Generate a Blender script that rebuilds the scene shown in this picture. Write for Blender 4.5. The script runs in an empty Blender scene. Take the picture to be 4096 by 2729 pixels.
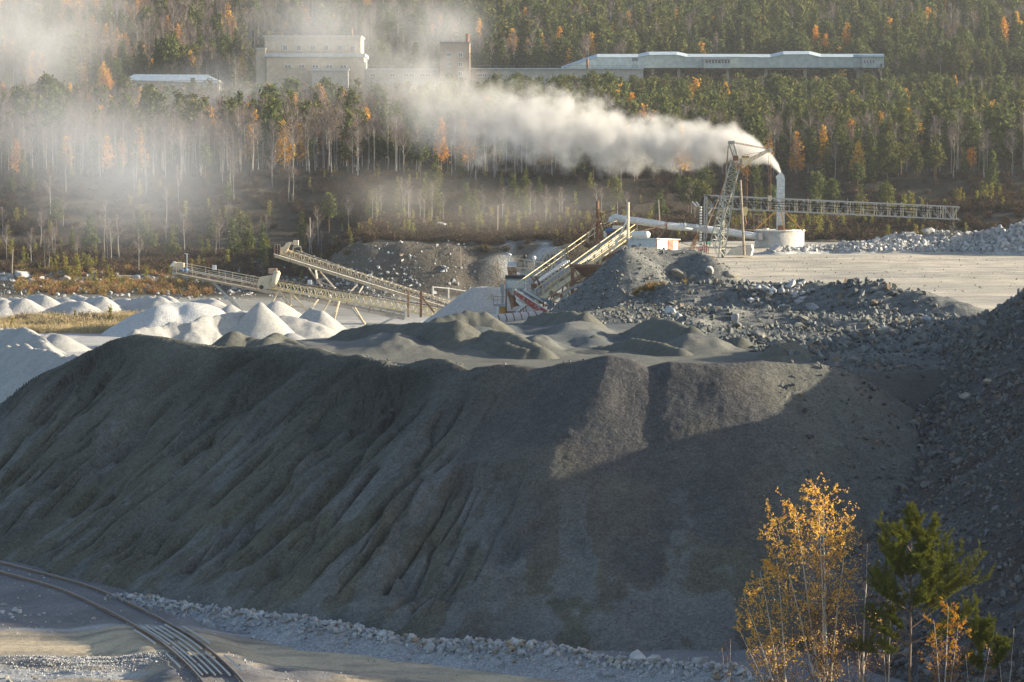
import bpy, bmesh, math, random
import numpy as np
from mathutils import Vector, Matrix
R = math.radians
S = bpy.context.scene
COL = S.collection
# ---------------------------------------------------------------- camera, world, sun, exposure
CAM_H, FPX, PITCH = 21.3, 3000.0, R(3.4)
cam = bpy.data.objects.new('camera', bpy.data.cameras.new('camera'))
COL.objects.link(cam)
cam.location = (0, 0, CAM_H)
cam.rotation_euler = (R(90) - PITCH, 0, 0)
cam.data.sensor_fit = 'HORIZONTAL'
cam.data.angle = 2 * math.atan(512 / FPX)
cam.data.clip_end = 8000
cam.data.clip_start = 1.0
S.camera = cam
SUN_EL, SUN_AZ = 14.0, 86.0          # azimuth clockwise from +Y: from the right, slightly behind the quarry
world = bpy.data.worlds.new('World')
S.world = world
world.use_nodes = True
wn = world.node_tree
bg = wn.nodes['Background']
sky = wn.nodes.new('ShaderNodeTexSky')
sky.sky_type = 'NISHITA'
sky.sun_disc = False
sky.sun_elevation = R(SUN_EL)
sky.sun_rotation = R(SUN_AZ)
sky.air_density = 0.9
sky.dust_density = 1.2
sky.ozone_density = 0.8
wn.links.new(sky.outputs[0], bg.inputs[0])
bg.inputs[1].default_value = 0.10
sl = bpy.data.lights.new('sun', 'SUN')
sl.energy = 5.0
sl.angle = R(0.5)
sl.color = (1.0, 0.865, 0.65)
so = bpy.data.objects.new('sun', sl)
COL.objects.link(so)
sv = Vector((math.cos(R(SUN_EL)) * math.sin(R(SUN_AZ)), math.cos(R(SUN_EL)) * math.cos(R(SUN_AZ)), math.sin(R(SUN_EL))))
so.rotation_euler = sv.to_track_quat('Z', 'Y').to_euler()
so.location = (200, 60, 120)
S.view_settings.view_transform = 'Standard'
S.view_settings.look = 'None'
S.view_settings.gamma = 1
S.view_settings.exposure = 1.3
S.cycles.use_denoising = True
S.cycles.use_adaptive_sampling = False
S.cycles.denoising_prefilter = 'ACCURATE'
S.cycles.denoising_input_passes = 'RGB_ALBEDO_NORMAL'
S.cycles.denoiser = 'OPENIMAGEDENOISE'
S.cycles.max_bounces = 5
S.cycles.diffuse_bounces = 2
S.cycles.glossy_bounces = 2
S.cycles.transmission_bounces = 3
S.cycles.transparent_max_bounces = 8
S.cycles.volume_bounces = 1
S.cycles.volume_step_rate = 1.0
S.cycles.volume_max_steps = 256
S.cycles.caustics_reflective = False
S.cycles.caustics_refractive = False
# ---------------------------------------------------------------- pixel rays (1024 px wide frame) used only to survey where things stand
def ray(u, v):
    k = (341 - v) / FPX
    return Vector(((u - 512) / FPX, math.cos(PITCH) + k * math.sin(PITCH), -math.sin(PITCH) + k * math.cos(PITCH)))
def W(p, Y):
    d = ray(*p)
    return Vector((0, 0, CAM_H)) + d * (Y / d.y)
def WZ(p, z):
    d = ray(*p)
    return Vector((0, 0, CAM_H)) + d * ((z - CAM_H) / d.z)
def zc(x0, y0, s):
    return lambda X, Y: ((x0 + X / s) / 4, (y0 + Y / s) / 4)
A = zc(600, 900, 2.6133); B = zc(1200, 900, 2.6133); C = zc(1950, 750, 2.6133); D = zc(2700, 500, 2.6133)
E = zc(3200, 650, 2.6138); FG = zc(2800, 1900, 1.8164); RR = zc(0, 2150, 2.6156); L = zc(0, 1000, 2.24)
K = zc(1950, 980, 4.48); T = lambda x, y: (x * .43519, y * .43519)
# ---------------------------------------------------------------- noise
_tab = np.random.RandomState(5).rand(256, 256)
def vn(x, y, seed=0):
    x = np.asarray(x, float) + seed * 37.3; y = np.asarray(y, float) + seed * 91.7
    xi = np.floor(x).astype(int); yi = np.floor(y).astype(int)
    fx = x - xi; fy = y - yi
    fx = fx * fx * fx * (fx * (fx * 6 - 15) + 10); fy = fy * fy * fy * (fy * (fy * 6 - 15) + 10)
    a = _tab[xi & 255, yi & 255]; b = _tab[(xi + 1) & 255, yi & 255]
    c = _tab[xi & 255, (yi + 1) & 255]; d = _tab[(xi + 1) & 255, (yi + 1) & 255]
    return (a * (1 - fx) + b * fx) * (1 - fy) + (c * (1 - fx) + d * fx) * fy
def fbm(x, y, seed=0, o=4):
    s = 0; a = .5; f = 1
    for i in range(o):
        s = s + a * (vn(x * f, y * f, seed + i) - .5); a *= .5; f *= 2.03
    return s
def sst(a, b, x):
    t = np.clip((x - a) / (b - a), 0, 1)
    return t * t * (3 - 2 * t)
# ---------------------------------------------------------------- tags and mesh helpers
def tag(o, label=None, cat=None, group=None, kind=None):
    if label: o['label'] = label
    if cat: o['category'] = cat
    if group: o['group'] = group
    if kind: o['kind'] = kind
    return o
def thing(name, label, cat, loc=(0, 0, 0), group=None):
    o = bpy.data.objects.new(name, None); COL.objects.link(o)
    o.location = loc; o.empty_display_size = .5
    return tag(o, label, cat, group)
def base_of(o):
    p = Vector((0, 0, 0))
    while o is not None:
        p = p + Vector(o.location); o = o.parent
    return p
def link_mesh(name, me, mats, parent=None):
    for m in (mats if isinstance(mats, (list, tuple)) else [mats]):
        me.materials.append(m)
    o = bpy.data.objects.new(name, me); COL.objects.link(o)
    if parent is not None: o.parent = parent
    return o
class MB:
    def __init__(s): s.v = []; s.f = []; s.m = []
    def add(s, vs, fs, m=0):
        o = len(s.v); s.v += [tuple(v) for v in vs]
        s.f += [tuple(i + o for i in f) for f in fs]; s.m += [m] * len(fs); return s
    def beam(s, a, b, w, h=None, m=0, up=None):
        a = Vector(a); b = Vector(b); h = h or w
        d = (b - a).normalized(); u = Vector(up) if up else Vector((0, 0, 1))
        if abs(d.dot(u)) > .98: u = Vector((0, 1, 0))
        x = d.cross(u).normalized() * (w / 2); y = x.cross(d).normalized() * (h / 2)
        vs = [p + i * x + j * y for p in (a, b) for i, j in ((-1, -1), (1, -1), (1, 1), (-1, 1))]
        return s.add(vs, [(0, 1, 2, 3), (7, 6, 5, 4), (0, 4, 5, 1), (1, 5, 6, 2), (2, 6, 7, 3), (3, 7, 4, 0)], m)
    def box(s, c, sx, sy, sz, rz=0, m=0):
        c = Vector(c); q = Matrix.Rotation(rz, 3, 'Z')
        vs = [c + q @ Vector((i * sx / 2, j * sy / 2, k * sz / 2)) for k in (-1, 1) for i, j in ((-1, -1), (1, -1), (1, 1), (-1, 1))]
        return s.add(vs, [(3, 2, 1, 0), (4, 5, 6, 7), (0, 1, 5, 4), (1, 2, 6, 5), (2, 3, 7, 6), (3, 0, 4, 7)], m)
    def prism(s, poly, vec, m=0):
        n = len(poly); vec = Vector(vec); vs = [Vector(p) for p in poly] + [Vector(p) + vec for p in poly]
        fs = [tuple(range(n)), tuple(range(2 * n - 1, n - 1, -1))] + [(i, i + n, (i + 1) % n + n, (i + 1) % n) for i in range(n)]
        return s.add(vs, fs, m)
    def tube(s, a, b, r0, r1=None, n=8, m=0, cap=True):
        return s.path([a, b], [r0, r0 if r1 is None else r1], n, m, cap)
    def path(s, pts, rs, n=6, m=0, cap=True):
        pts = [Vector(p) for p in pts]
        if not isinstance(rs, (list, tuple)): rs = [rs] * len(pts)
        vs = []; k = len(pts); ux = None
        for i, p in enumerate(pts):
            d = (pts[min(i + 1, k - 1)] - pts[max(i - 1, 0)]).normalized()
            if ux is None:
                ux = d.cross(Vector((0, 0, 1)) if abs(d.z) < .9 else Vector((1, 0, 0))).normalized()
            ux = (ux - d * ux.dot(d)).normalized(); uy = d.cross(ux)
            for j in range(n):
                t = 2 * math.pi * j / n
                vs.append(p + (ux * math.cos(t) + uy * math.sin(t)) * rs[i])
        fs = [(i * n + j, i * n + (j + 1) % n, (i + 1) * n + (j + 1) % n, (i + 1) * n + j) for i in range(k - 1) for j in range(n)]
        if cap and n > 2: fs += [tuple(range(n - 1, -1, -1)), tuple(range((k - 1) * n, k * n))]
        return s.add(vs, fs, m)
    def truss(s, a, b, w, h, n, r, m=0, dia='w', lace=True):
        """open box truss: four chords, posts and diagonals; a and b are the middle of the bottom"""
        a = Vector(a); b = Vector(b); d = (b - a).normalized()
        x = d.cross(Vector((0, 0, 1))).normalized(); u = x.cross(d).normalized()
        P = lambda t, i, j: a.lerp(b, t) + x * (i * w / 2) + u * (j * h)
        for i in (-1, 1):
            for j in (0, 1): s.beam(P(0, i, j), P(1, i, j), r * 1.5, m=m)
            for k in range(n):
                t0, t1 = k / n, (k + 1) / n
                if dia == 'w': s.beam(P(t0, i, 0), P((t0 + t1) / 2, i, 1), r, m=m); s.beam(P((t0 + t1) / 2, i, 1), P(t1, i, 0), r, m=m)
                else:
                    s.beam(P(t0, i, 0), P(t0, i, 1), r, m=m)
                    if k % 2: s.beam(P(t0, i, 0), P(t1, i, 1), r * .8, m=m)
                    else: s.beam(P(t0, i, 1), P(t1, i, 0), r * .8, m=m)
        if lace:
            for k in range(n + 1):
                for j in (0, 1): s.beam(P(k / n, -1, j), P(k / n, 1, j), r * .8, m=m)
                if k < n: s.beam(P(k / n, -1, 0), P((k + 1) / n, 1, 0), r * .7, m=m)
        return s
    def build(s, name, mats, parent=None, smooth=False):
        o0 = base_of(parent)
        me = bpy.data.meshes.new(name)
        me.from_pydata([tuple(Vector(v) - o0) for v in s.v], [], s.f)
        me.polygons.foreach_set('material_index', s.m)
        if smooth: me.polygons.foreach_set('use_smooth', [True] * len(s.f))
        bm = bmesh.new(); bm.from_mesh(me); bmesh.ops.recalc_face_normals(bm, faces=bm.faces); bm.to_mesh(me); bm.free()
        me.update()
        return link_mesh(name, me, mats, parent)
def np_mesh(name, V, F, mi=None, smooth=False, col=None):
    """V (n,3), F (m,k)"""
    me = bpy.data.meshes.new(name); V = np.asarray(V, np.float32); F = np.asarray(F, np.int32); k = F.shape[1]
    me.vertices.add(len(V)); me.vertices.foreach_set('co', V.ravel())
    me.loops.add(F.size); me.loops.foreach_set('vertex_index', F.ravel())
    me.polygons.add(len(F)); me.polygons.foreach_set('loop_start', np.arange(0, F.size, k, dtype=np.int32))
    me.polygons.foreach_set('loop_total', np.full(len(F), k, np.int32))
    if mi is not None: me.polygons.foreach_set('material_index', np.asarray(mi, np.int32))
    me.polygons.foreach_set('use_smooth', np.full(len(F), smooth, bool))
    if col is not None:
        a = me.color_attributes.new('tint', 'FLOAT_COLOR', 'POINT')
        c4 = np.ones((len(V), 4), np.float32); c4[:, :3] = col; a.data.foreach_set('color', c4.ravel())
    me.update(calc_edges=True); me.validate()
    return me
def grid_mesh(name, xs, ys, Z, mask=None, col=None, smooth=True, ext=None):
    nx, ny = len(xs), len(ys); X, Y = np.meshgrid(xs, ys)
    V = np.stack([X.ravel(), Y.ravel(), Z.ravel()], 1)
    i = np.arange(ny - 1)[:, None] * nx + np.arange(nx - 1)[None, :]
    Fc = np.stack([i, i + 1, i + nx + 1, i + nx], -1).reshape(-1, 4)
    if mask is not None:
        m = mask.ravel()[Fc].any(1); Fc = Fc[m]
        used = np.unique(Fc); re = np.zeros(len(V), int); re[used] = np.arange(len(used))
        V = V[used]; Fc = re[Fc]
        if col is not None: col = col.reshape(-1, 3)[used]
        if ext is not None: ext = ext.reshape(-1, 3)[used]
    elif col is not None: col = col.reshape(-1, 3)
    me = np_mesh(name, V, Fc, smooth=smooth, col=col)
    if ext is not None: me.attributes.new('fall', 'FLOAT_VECTOR', 'POINT').data.foreach_set('vector', np.asarray(ext, np.float32).ravel())
    return me
# ---------------------------------------------------------------- materials
def nodes_of(name):
    m = bpy.data.materials.new(name); m.use_nodes = True; nt = m.node_tree
    return m, nt, nt.nodes['Principled BSDF'], nt.nodes['Material Output']
def N(nt, t, **kw):
    n = nt.nodes.new(t)
    for k, v in kw.items():
        if k.startswith('_'): setattr(n, k[1:], v)
        else: n.inputs[k].default_value = v
    return n
def noise(nt, vec, scale, detail=4, rough=.6):
    n = N(nt, 'ShaderNodeTexNoise', Scale=scale, Detail=detail, Roughness=rough); nt.links.new(vec, n.inputs['Vector']); return n.outputs[0]
def mixc(nt, f, a, b, mode='MIX'):
    n = nt.nodes.new('ShaderNodeMix'); n.data_type = 'RGBA'; n.blend_type = mode
    for s, v in ((n.inputs[0], f), (n.inputs[6], a), (n.inputs[7], b)):
        if hasattr(v, 'is_linked'): nt.links.new(v, s)
        else: s.default_value = v if not isinstance(v, tuple) else (*v, 1)[:4]
    return n.outputs[2]
def ramp(nt, f, a, b):
    n = nt.nodes.new('ShaderNodeMapRange'); n.inputs[1].default_value = a; n.inputs[2].default_value = b
    nt.links.new(f, n.inputs[0]); return n.outputs[0]
def soil(name, c1, c2, big=.25, fine=6.0, bump=.08, c3=None, grit=25.0, tint=False, rough=.95, gritamt=.35, fall=False):
    """loose mineral ground: two-tone patches, grit and a bumpy surface"""
    m, nt, bs, out = nodes_of(name); vec = nt.nodes.new('ShaderNodeTexCoord').outputs['Object']
    n1 = noise(nt, vec, big, 6); n2 = noise(nt, vec, fine, 5, .7); n3 = noise(nt, vec, grit, 3, .7)
    if tint:
        a = N(nt, 'ShaderNodeAttribute', _attribute_name='tint'); c = a.outputs[0]
        c = mixc(nt, ramp(nt, n1, .35, .65), c, mixc(nt, 1.0, c, c1, 'MULTIPLY'))
    else:
        c = mixc(nt, ramp(nt, n1, .35, .65), c1, c2)
    if c3: c = mixc(nt, ramp(nt, n2, .55, .72), c, c3)
    g = nt.nodes.new('ShaderNodeMapRange'); g.inputs[1].default_value = .25; g.inputs[2].default_value = .75
    g.inputs[3].default_value = 1 - gritamt; g.inputs[4].default_value = 1 + gritamt; nt.links.new(n3, g.inputs[0])
    g2 = nt.nodes.new('ShaderNodeMapRange'); g2.inputs[1].default_value = .3; g2.inputs[2].default_value = .7
    g2.inputs[3].default_value = .8; g2.inputs[4].default_value = 1.2; nt.links.new(n2, g2.inputs[0])
    mm = N(nt, 'ShaderNodeMath', _operation='MULTIPLY'); nt.links.new(g.outputs[0], mm.inputs[0]); nt.links.new(g2.outputs[0], mm.inputs[1])
    c = mixc(nt, 1.0, c, mm.outputs[0], 'MULTIPLY')
    nt.links.new(c, bs.inputs['Base Color']); bs.inputs['Roughness'].default_value = rough
    bs.inputs['Specular IOR Level'].default_value = .15
    ad = N(nt, 'ShaderNodeMath', _operation='ADD'); nt.links.new(n2, ad.inputs[0])
    sc = N(nt, 'ShaderNodeMath', _operation='MULTIPLY'); sc.inputs[1].default_value = .5; nt.links.new(n3, sc.inputs[0]); nt.links.new(sc.outputs[0], ad.inputs[1])
    b = N(nt, 'ShaderNodeBump', Strength=.9, Distance=bump); nt.links.new(ad.outputs[0], b.inputs['Height'])
    if fall:
        at = N(nt, 'ShaderNodeAttribute', _attribute_name='fall'); h = None
        for sx, sy, ph, wt in ((2.6, .30, 0, 1.0), (4.6, .5, 7, .6)):
            mp = N(nt, 'ShaderNodeMapping'); mp.inputs['Scale'].default_value = (sx, sy, 0); mp.inputs['Location'].default_value = (ph, ph, 0); nt.links.new(at.outputs['Vector'], mp.inputs['Vector'])
            nz = noise(nt, mp.outputs[0], 1.0, 2, .5)
            a1 = N(nt, 'ShaderNodeMath', _operation='SUBTRACT'); a1.inputs[1].default_value = .5; nt.links.new(nz, a1.inputs[0])
            a2 = N(nt, 'ShaderNodeMath', _operation='ABSOLUTE'); nt.links.new(a1.outputs[0], a2.inputs[0])
            a3 = nt.nodes.new('ShaderNodeMapRange'); a3.inputs[1].default_value = 0; a3.inputs[2].default_value = .09; a3.inputs[4].default_value = wt; nt.links.new(a2.outputs[0], a3.inputs[0])
            if h is None: h = a3.outputs[0]
            else:
                s2 = N(nt, 'ShaderNodeMath', _operation='ADD'); nt.links.new(h, s2.inputs[0]); nt.links.new(a3.outputs[0], s2.inputs[1]); h = s2.outputs[0]
        sep = nt.nodes.new('ShaderNodeSeparateXYZ'); nt.links.new(at.outputs['Vector'], sep.inputs[0])
        s3 = N(nt, 'ShaderNodeMath', _operation='MULTIPLY'); nt.links.new(h, s3.inputs[0]); nt.links.new(sep.outputs[2], s3.inputs[1])
        b2 = N(nt, 'ShaderNodeBump', Strength=.8, Distance=.05); nt.links.new(s3.outputs[0], b2.inputs['Height']); nt.links.new(b2.outputs[0], b.inputs['Normal'])
    nt.links.new(b.outputs[0], bs.inputs['Normal'])
    return m
def paint(name, c, wear=None, amt=.5, scale=3.0, rough=.55, metal=0.0, bump=.0, var=.18):
    """painted or bare metal, timber, concrete: base colour broken by stains and wear"""
    m, nt, bs, out = nodes_of(name); vec = nt.nodes.new('ShaderNodeTexCoord').outputs['Object']
    n1 = noise(nt, vec, scale, 7, .7); n2 = noise(nt, vec, scale * 6, 4)
    col = mixc(nt, ramp(nt, n2, .3, .7), tuple(x * (1 - var) for x in c), tuple(min(1, x * (1 + var)) for x in c))
    if wear: col = mixc(nt, ramp(nt, n1, 1 - amt, 1 - amt + .12), col, wear)
    nt.links.new(col, bs.inputs['Base Color']); bs.inputs['Roughness'].default_value = rough; bs.inputs['Metallic'].default_value = metal
    if bump:
        b = N(nt, 'ShaderNodeBump', Strength=.6, Distance=bump); nt.links.new(n2, b.inputs['Height']); nt.links.new(b.outputs[0], bs.inputs['Normal'])
    return m
def leafmat(name, c, var=.25, hue=.03, trans=.3, rnd=True):
    m, nt, bs, out = nodes_of(name)
    oi = nt.nodes.new('ShaderNodeObjectInfo'); geo = nt.nodes.new('ShaderNodeNewGeometry')
    hs = N(nt, 'ShaderNodeHueSaturation', Color=(*c, 1))
    h = nt.nodes.new('ShaderNodeMapRange'); h.inputs[3].default_value = .5 - hue; h.inputs[4].default_value = .5 + hue
    nt.links.new(oi.outputs['Random'], h.inputs[0]); nt.links.new(h.outputs[0], hs.inputs['Hue'])
    v = nt.nodes.new('ShaderNodeMapRange'); v.inputs[3].default_value = 1 - var; v.inputs[4].default_value = 1 + var
    ad = N(nt, 'ShaderNodeMath', _operation='ADD'); nt.links.new(geo.outputs['Random Per Island'], ad.inputs[0]); nt.links.new(oi.outputs['Random'], ad.inputs[1])
    fr = N(nt, 'ShaderNodeMath', _operation='FRACT'); nt.links.new(ad.outputs[0], fr.inputs[0])
    nt.links.new(fr.outputs[0], v.inputs[0]); nt.links.new(v.outputs[0], hs.inputs['Value'])
    d = nt.nodes.new('ShaderNodeBsdfDiffuse'); t = nt.nodes.new('ShaderNodeBsdfTranslucent'); mx = N(nt, 'ShaderNodeMixShader'); mx.inputs[0].default_value = trans
    nt.links.new(hs.outputs[0], d.inputs[0]); nt.links.new(hs.outputs[0], t.inputs[0])
    nt.links.new(d.outputs[0], mx.inputs[1]); nt.links.new(t.outputs[0], mx.inputs[2]); nt.links.new(mx.outputs[0], out.inputs[0])
    return m
def stone(name, c1, c2, c3, scale=1.5):
    """broken rock: per-block tone with a few rusty or pale blocks"""
    m, nt, bs, out = nodes_of(name); vec = nt.nodes.new('ShaderNodeTexCoord').outputs['Object']
    geo = nt.nodes.new('ShaderNodeNewGeometry'); oi = nt.nodes.new('ShaderNodeObjectInfo')
    ad = N(nt, 'ShaderNodeMath', _operation='ADD'); nt.links.new(geo.outputs['Random Per Island'], ad.inputs[0]); nt.links.new(oi.outputs['Random'], ad.inputs[1])
    fr = N(nt, 'ShaderNodeMath', _operation='FRACT'); nt.links.new(ad.outputs[0], fr.inputs[0])
    cr = nt.nodes.new('ShaderNodeValToRGB'); e = cr.color_ramp.elements
    e[0].position = 0; e[0].color = (*c1, 1); e[1].position = .86; e[1].color = (*c2, 1)
    n = e.new(.95); n.color = (*c3, 1)
    nt.links.new(fr.outputs[0], cr.inputs[0])
    n2 = noise(nt, vec, scale, 6, .7)
    g = nt.nodes.new('ShaderNodeMapRange'); g.inputs[1].default_value = .3; g.inputs[2].default_value = .7; g.inputs[3].default_value = .65; g.inputs[4].default_value = 1.3
    nt.links.new(n2, g.inputs[0])
    nt.links.new(mixc(nt, 1.0, cr.outputs[0], g.outputs[0], 'MULTIPLY'), bs.inputs['Base Color']); bs.inputs['Roughness'].default_value = .9
    bs.inputs['Specular IOR Level'].default_value = .2
    b = N(nt, 'ShaderNodeBump', Strength=.7, Distance=.05); nt.links.new(n2, b.inputs['Height']); nt.links.new(b.outputs[0], bs.inputs['Normal'])
    return m
def mist_mat(name, dens, pw, scale, lo, hi, rate=1.0, aniso=.2, col=(.97, .96, .94), stretch=(1, 1, 1), detail=5):
    """drifting vapour: density fades from the middle of a unit ball and is torn by noise"""
    m, nt, bs, out = nodes_of(name); nt.nodes.remove(bs)
    tc = nt.nodes.new('ShaderNodeTexCoord'); ln = N(nt, 'ShaderNodeVectorMath', _operation='LENGTH'); nt.links.new(tc.outputs['Object'], ln.inputs[0])
    f = nt.nodes.new('ShaderNodeMapRange'); f.inputs[1].default_value = 1; f.inputs[2].default_value = 0; nt.links.new(ln.outputs['Value'], f.inputs[0])
    p = N(nt, 'ShaderNodeMath', _operation='POWER'); p.inputs[1].default_value = pw; nt.links.new(f.outputs[0], p.inputs[0])
    geo = nt.nodes.new('ShaderNodeNewGeometry'); mp = N(nt, 'ShaderNodeMapping'); mp.inputs['Scale'].default_value = stretch
    nt.links.new(geo.outputs['Position'], mp.inputs['Vector'])
    nn = noise(nt, mp.outputs[0], scale, detail, .55)
    nr = ramp(nt, nn, lo, hi)
    a = N(nt, 'ShaderNodeMath', _operation='MULTIPLY'); nt.links.new(p.outputs[0], a.inputs[0]); nt.links.new(nr, a.inputs[1])
    b = N(nt, 'ShaderNodeMath', _operation='MULTIPLY'); b.inputs[1].default_value = dens; nt.links.new(a.outputs[0], b.inputs[0])
    pv = N(nt, 'ShaderNodeVolumePrincipled', Color=(*col, 1), Anisotropy=aniso); nt.links.new(b.outputs[0], pv.inputs['Density'])
    nt.links.new(pv.outputs[0], out.inputs['Volume'])
    m.cycles.volume_step_rate = rate
    return m
# ================================================================ TERRAIN
BENCH = np.array([(-12, 168.5), (-9.8, 161.8), (-6.9, 157.3), (-3.7, 153.7), (-1.5, 150.7), (.6, 149.7), (4.8, 147.8), (12, 147.7), (15.3, 148.8), (18, 150.5), (24, 153),
                  (34, 150), (60, 146), (120, 146), (260, 160), (260, 345), (20, 345), (12, 332), (13.5, 300), (8, 262), (11, 238), (10, 222), (6, 204), (-2, 190), (-9, 182), (-13, 175)])
def poly_sd(x, y, P):
    """signed distance to a plan polygon, positive inside"""
    d = np.full(np.shape(x), 1e9); ins = np.zeros(np.shape(x), bool); n = len(P)
    for i in range(n):
        a = P[i]; b = P[(i + 1) % n]; e = b - a; wx = x - a[0]; wy = y - a[1]
        t = np.clip((wx * e[0] + wy * e[1]) / (e @ e), 0, 1)
        d = np.minimum(d, np.hypot(wx - t * e[0], wy - t * e[1]))
        c = ((a[1] <= y) & (b[1] > y)) | ((b[1] <= y) & (a[1] > y))
        with np.errstate(divide='ignore', invalid='ignore'):
            xx = a[0] + (y - a[1]) / (b[1] - a[1] + 1e-12) * e[0]
        ins ^= c & (x < xx)
    return np.where(ins, d, -d)
KY = [0, 560, 600, 640, 665, 684, 700, 800, 900, 950, 982, 1060, 1150, 1300, 1500, 1700, 2400]
KZ = [0, 0, 1, 3, 12, 17.8, 18.6, 25, 32, 35, 47, 50, 62, 84, 112, 135, 135]
def G(x, y):
    x = np.asarray(x, float); y = np.asarray(y, float)
    wob = sst(500, 640, y) * (fbm(x / 60, y / 60, 3, 4) * 30)
    z = np.interp(y + wob, KY, KZ)
    z = z + sst(560, 660, y) * fbm(x / 18, y / 18, 9, 4) * 2.2 + sst(800, 1000, y) * fbm(x / 160, y / 90, 12, 3) * 14
    # old quarry wall and terrace behind the plant
    edge = 488 + fbm(x / 14, y / 30, 21, 5) * 14
    q = sst(0, 1, (y - edge) / (15 + 5 * fbm(x / 9, y / 9, 5, 2))) * sst(-36, -26, x + fbm(y / 20, x * 0, 8) * 6)
    z = np.maximum(z, 8.2 * q + q * (1.6 - q) * (fbm(x / 5, y / 5, 31, 5) * 3.2) + np.where(y > 500, (y - 500) * .006, 0) * q)
    # wooded spur on the right
    z = np.maximum(z, 16 * np.exp(-.5 * (((x - 110) / 50) ** 2 + ((y - 550) / 48) ** 2)) + 1.2 * fbm(x / 12, y / 12, 14) - .3)
    # working bench
    sd = poly_sd(x, y, BENCH) + fbm(x / 6, y / 6, 41, 3) * 1.0 * sst(175, 200, y)
    zb = 10.85 + (y - 155) * .0075 + .4 * fbm(x / 12, y / 12, 17, 3) + .09 * fbm(x / 1.5, y / 1.5, 18, 3)
    zb = zb + sst(159, 167, y) * sst(192, 176, y) * sst(-10, -6, x) * sst(15, 10, x) * np.maximum(0, .35 + 1.9 * fbm(x / 3.2, y / 8, 19, 4))
    z = np.maximum(z, zb + np.minimum(sd, 0) * 1.35)
    # small relief of the floor near the railway and under the sand stores
    near = (y < 200) & (x < 30)
    z = z + np.where(near & (sd < -8), .10 * fbm(x / 3, y / 3, 51, 3) + .03 * fbm(x / .6, y / .6, 52, 2), 0)
    z = z + np.where((y > 200) & (y < 520) & (z < 2), .5 * fbm(x / 15, y / 15, 55, 3), 0)
    return z
def gz(x, y): return float(G(np.array([float(x)]), np.array([float(y)]))[0])
RAIL = [(-28.6, 157.5), (-26.4, 154.2), (-24.3, 151.2), (-22.6, 148.6), (-21.2, 146.2), (-19.65, 142.9), (-18.2, 139.6), (-16.9, 136.5), (-15.8, 133.6), (-14.85, 131.1), (-13.75, 127.7), (-12.8, 124.4), (-11.9, 121.0), (-10.9, 116.5)]
def seg_dist(x, y, P):
    d = np.full(np.shape(x), 1e9)
    for a, b in zip(P[:-1], P[1:]):
        e = (b[0] - a[0], b[1] - a[1]); t = np.clip(((x - a[0]) * e[0] + (y - a[1]) * e[1]) / (e[0] ** 2 + e[1] ** 2), 0, 1)
        d = np.minimum(d, np.hypot(x - a[0] - t * e[0], y - a[1] - t * e[1]))
    return d
ROADC = [(-40, 131.0), (-23, 132.2), (-17, 131.6), (-11, 130.0), (-3.3, 126.3), (2.5, 122.5), (8, 117.5), (14, 111)]
def near_z(x, y):
    """floor by the railway: a low ballast bank on the curve, wheel ruts in the road"""
    z = G(x, y); dr = seg_dist(x, y, RAIL); cross = sst(2.0, 4.0, np.abs(y - 131 + (x + 15) * .3))
    z = z + .32 * sst(3.6, 1.3, dr)
    d = seg_dist(x, y, ROADC); on = sst(3.6, 2.2, d) * sst(1.4, 3.2, dr)
    z = z - .12 * on
    rut = np.minimum(np.abs(d - 1.0), np.abs(d - 1.9))
    z = z - on * .05 * sst(.35, .1, rut) + on * .05 * sst(.25, .0, np.abs(d - 2.6)) * (1 + 2 * fbm(x / .7, y / .7, 61, 2))
    # churned, rutted ground on this side of the road
    churn = sst(2.6, 4.5, d) * (y < np.interp(x, [p[0] for p in ROADC], [p[1] for p in ROADC])) * sst(1.6, 2.6, dr)
    z = z + churn * (.5 * fbm(x / 2.4 + y * .1, y / .9, 63, 4) + .10 * np.sin(y * 7 + 5 * vn(x / 4, y / 4, 64)) * vn(x / 2, y / 1.3, 65))
    return z
def nzf(x, y): return float(near_z(np.array([float(x)]), np.array([float(y)]))[0])
MT_ground = soil('ground_soil', (.72, .72, .75), (1, 1, 1), big=.35, fine=5, bump=.05, grit=22, tint=True, gritamt=.3)
MT_far = soil('hill_soil', (.7, .72, .7), (1, 1, 1), big=.06, fine=.5, bump=.5, grit=2.5, tint=True)
def mixcol(c, f, k): return c * (1 - f[..., None]) + np.array(k) * f[..., None]
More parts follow.
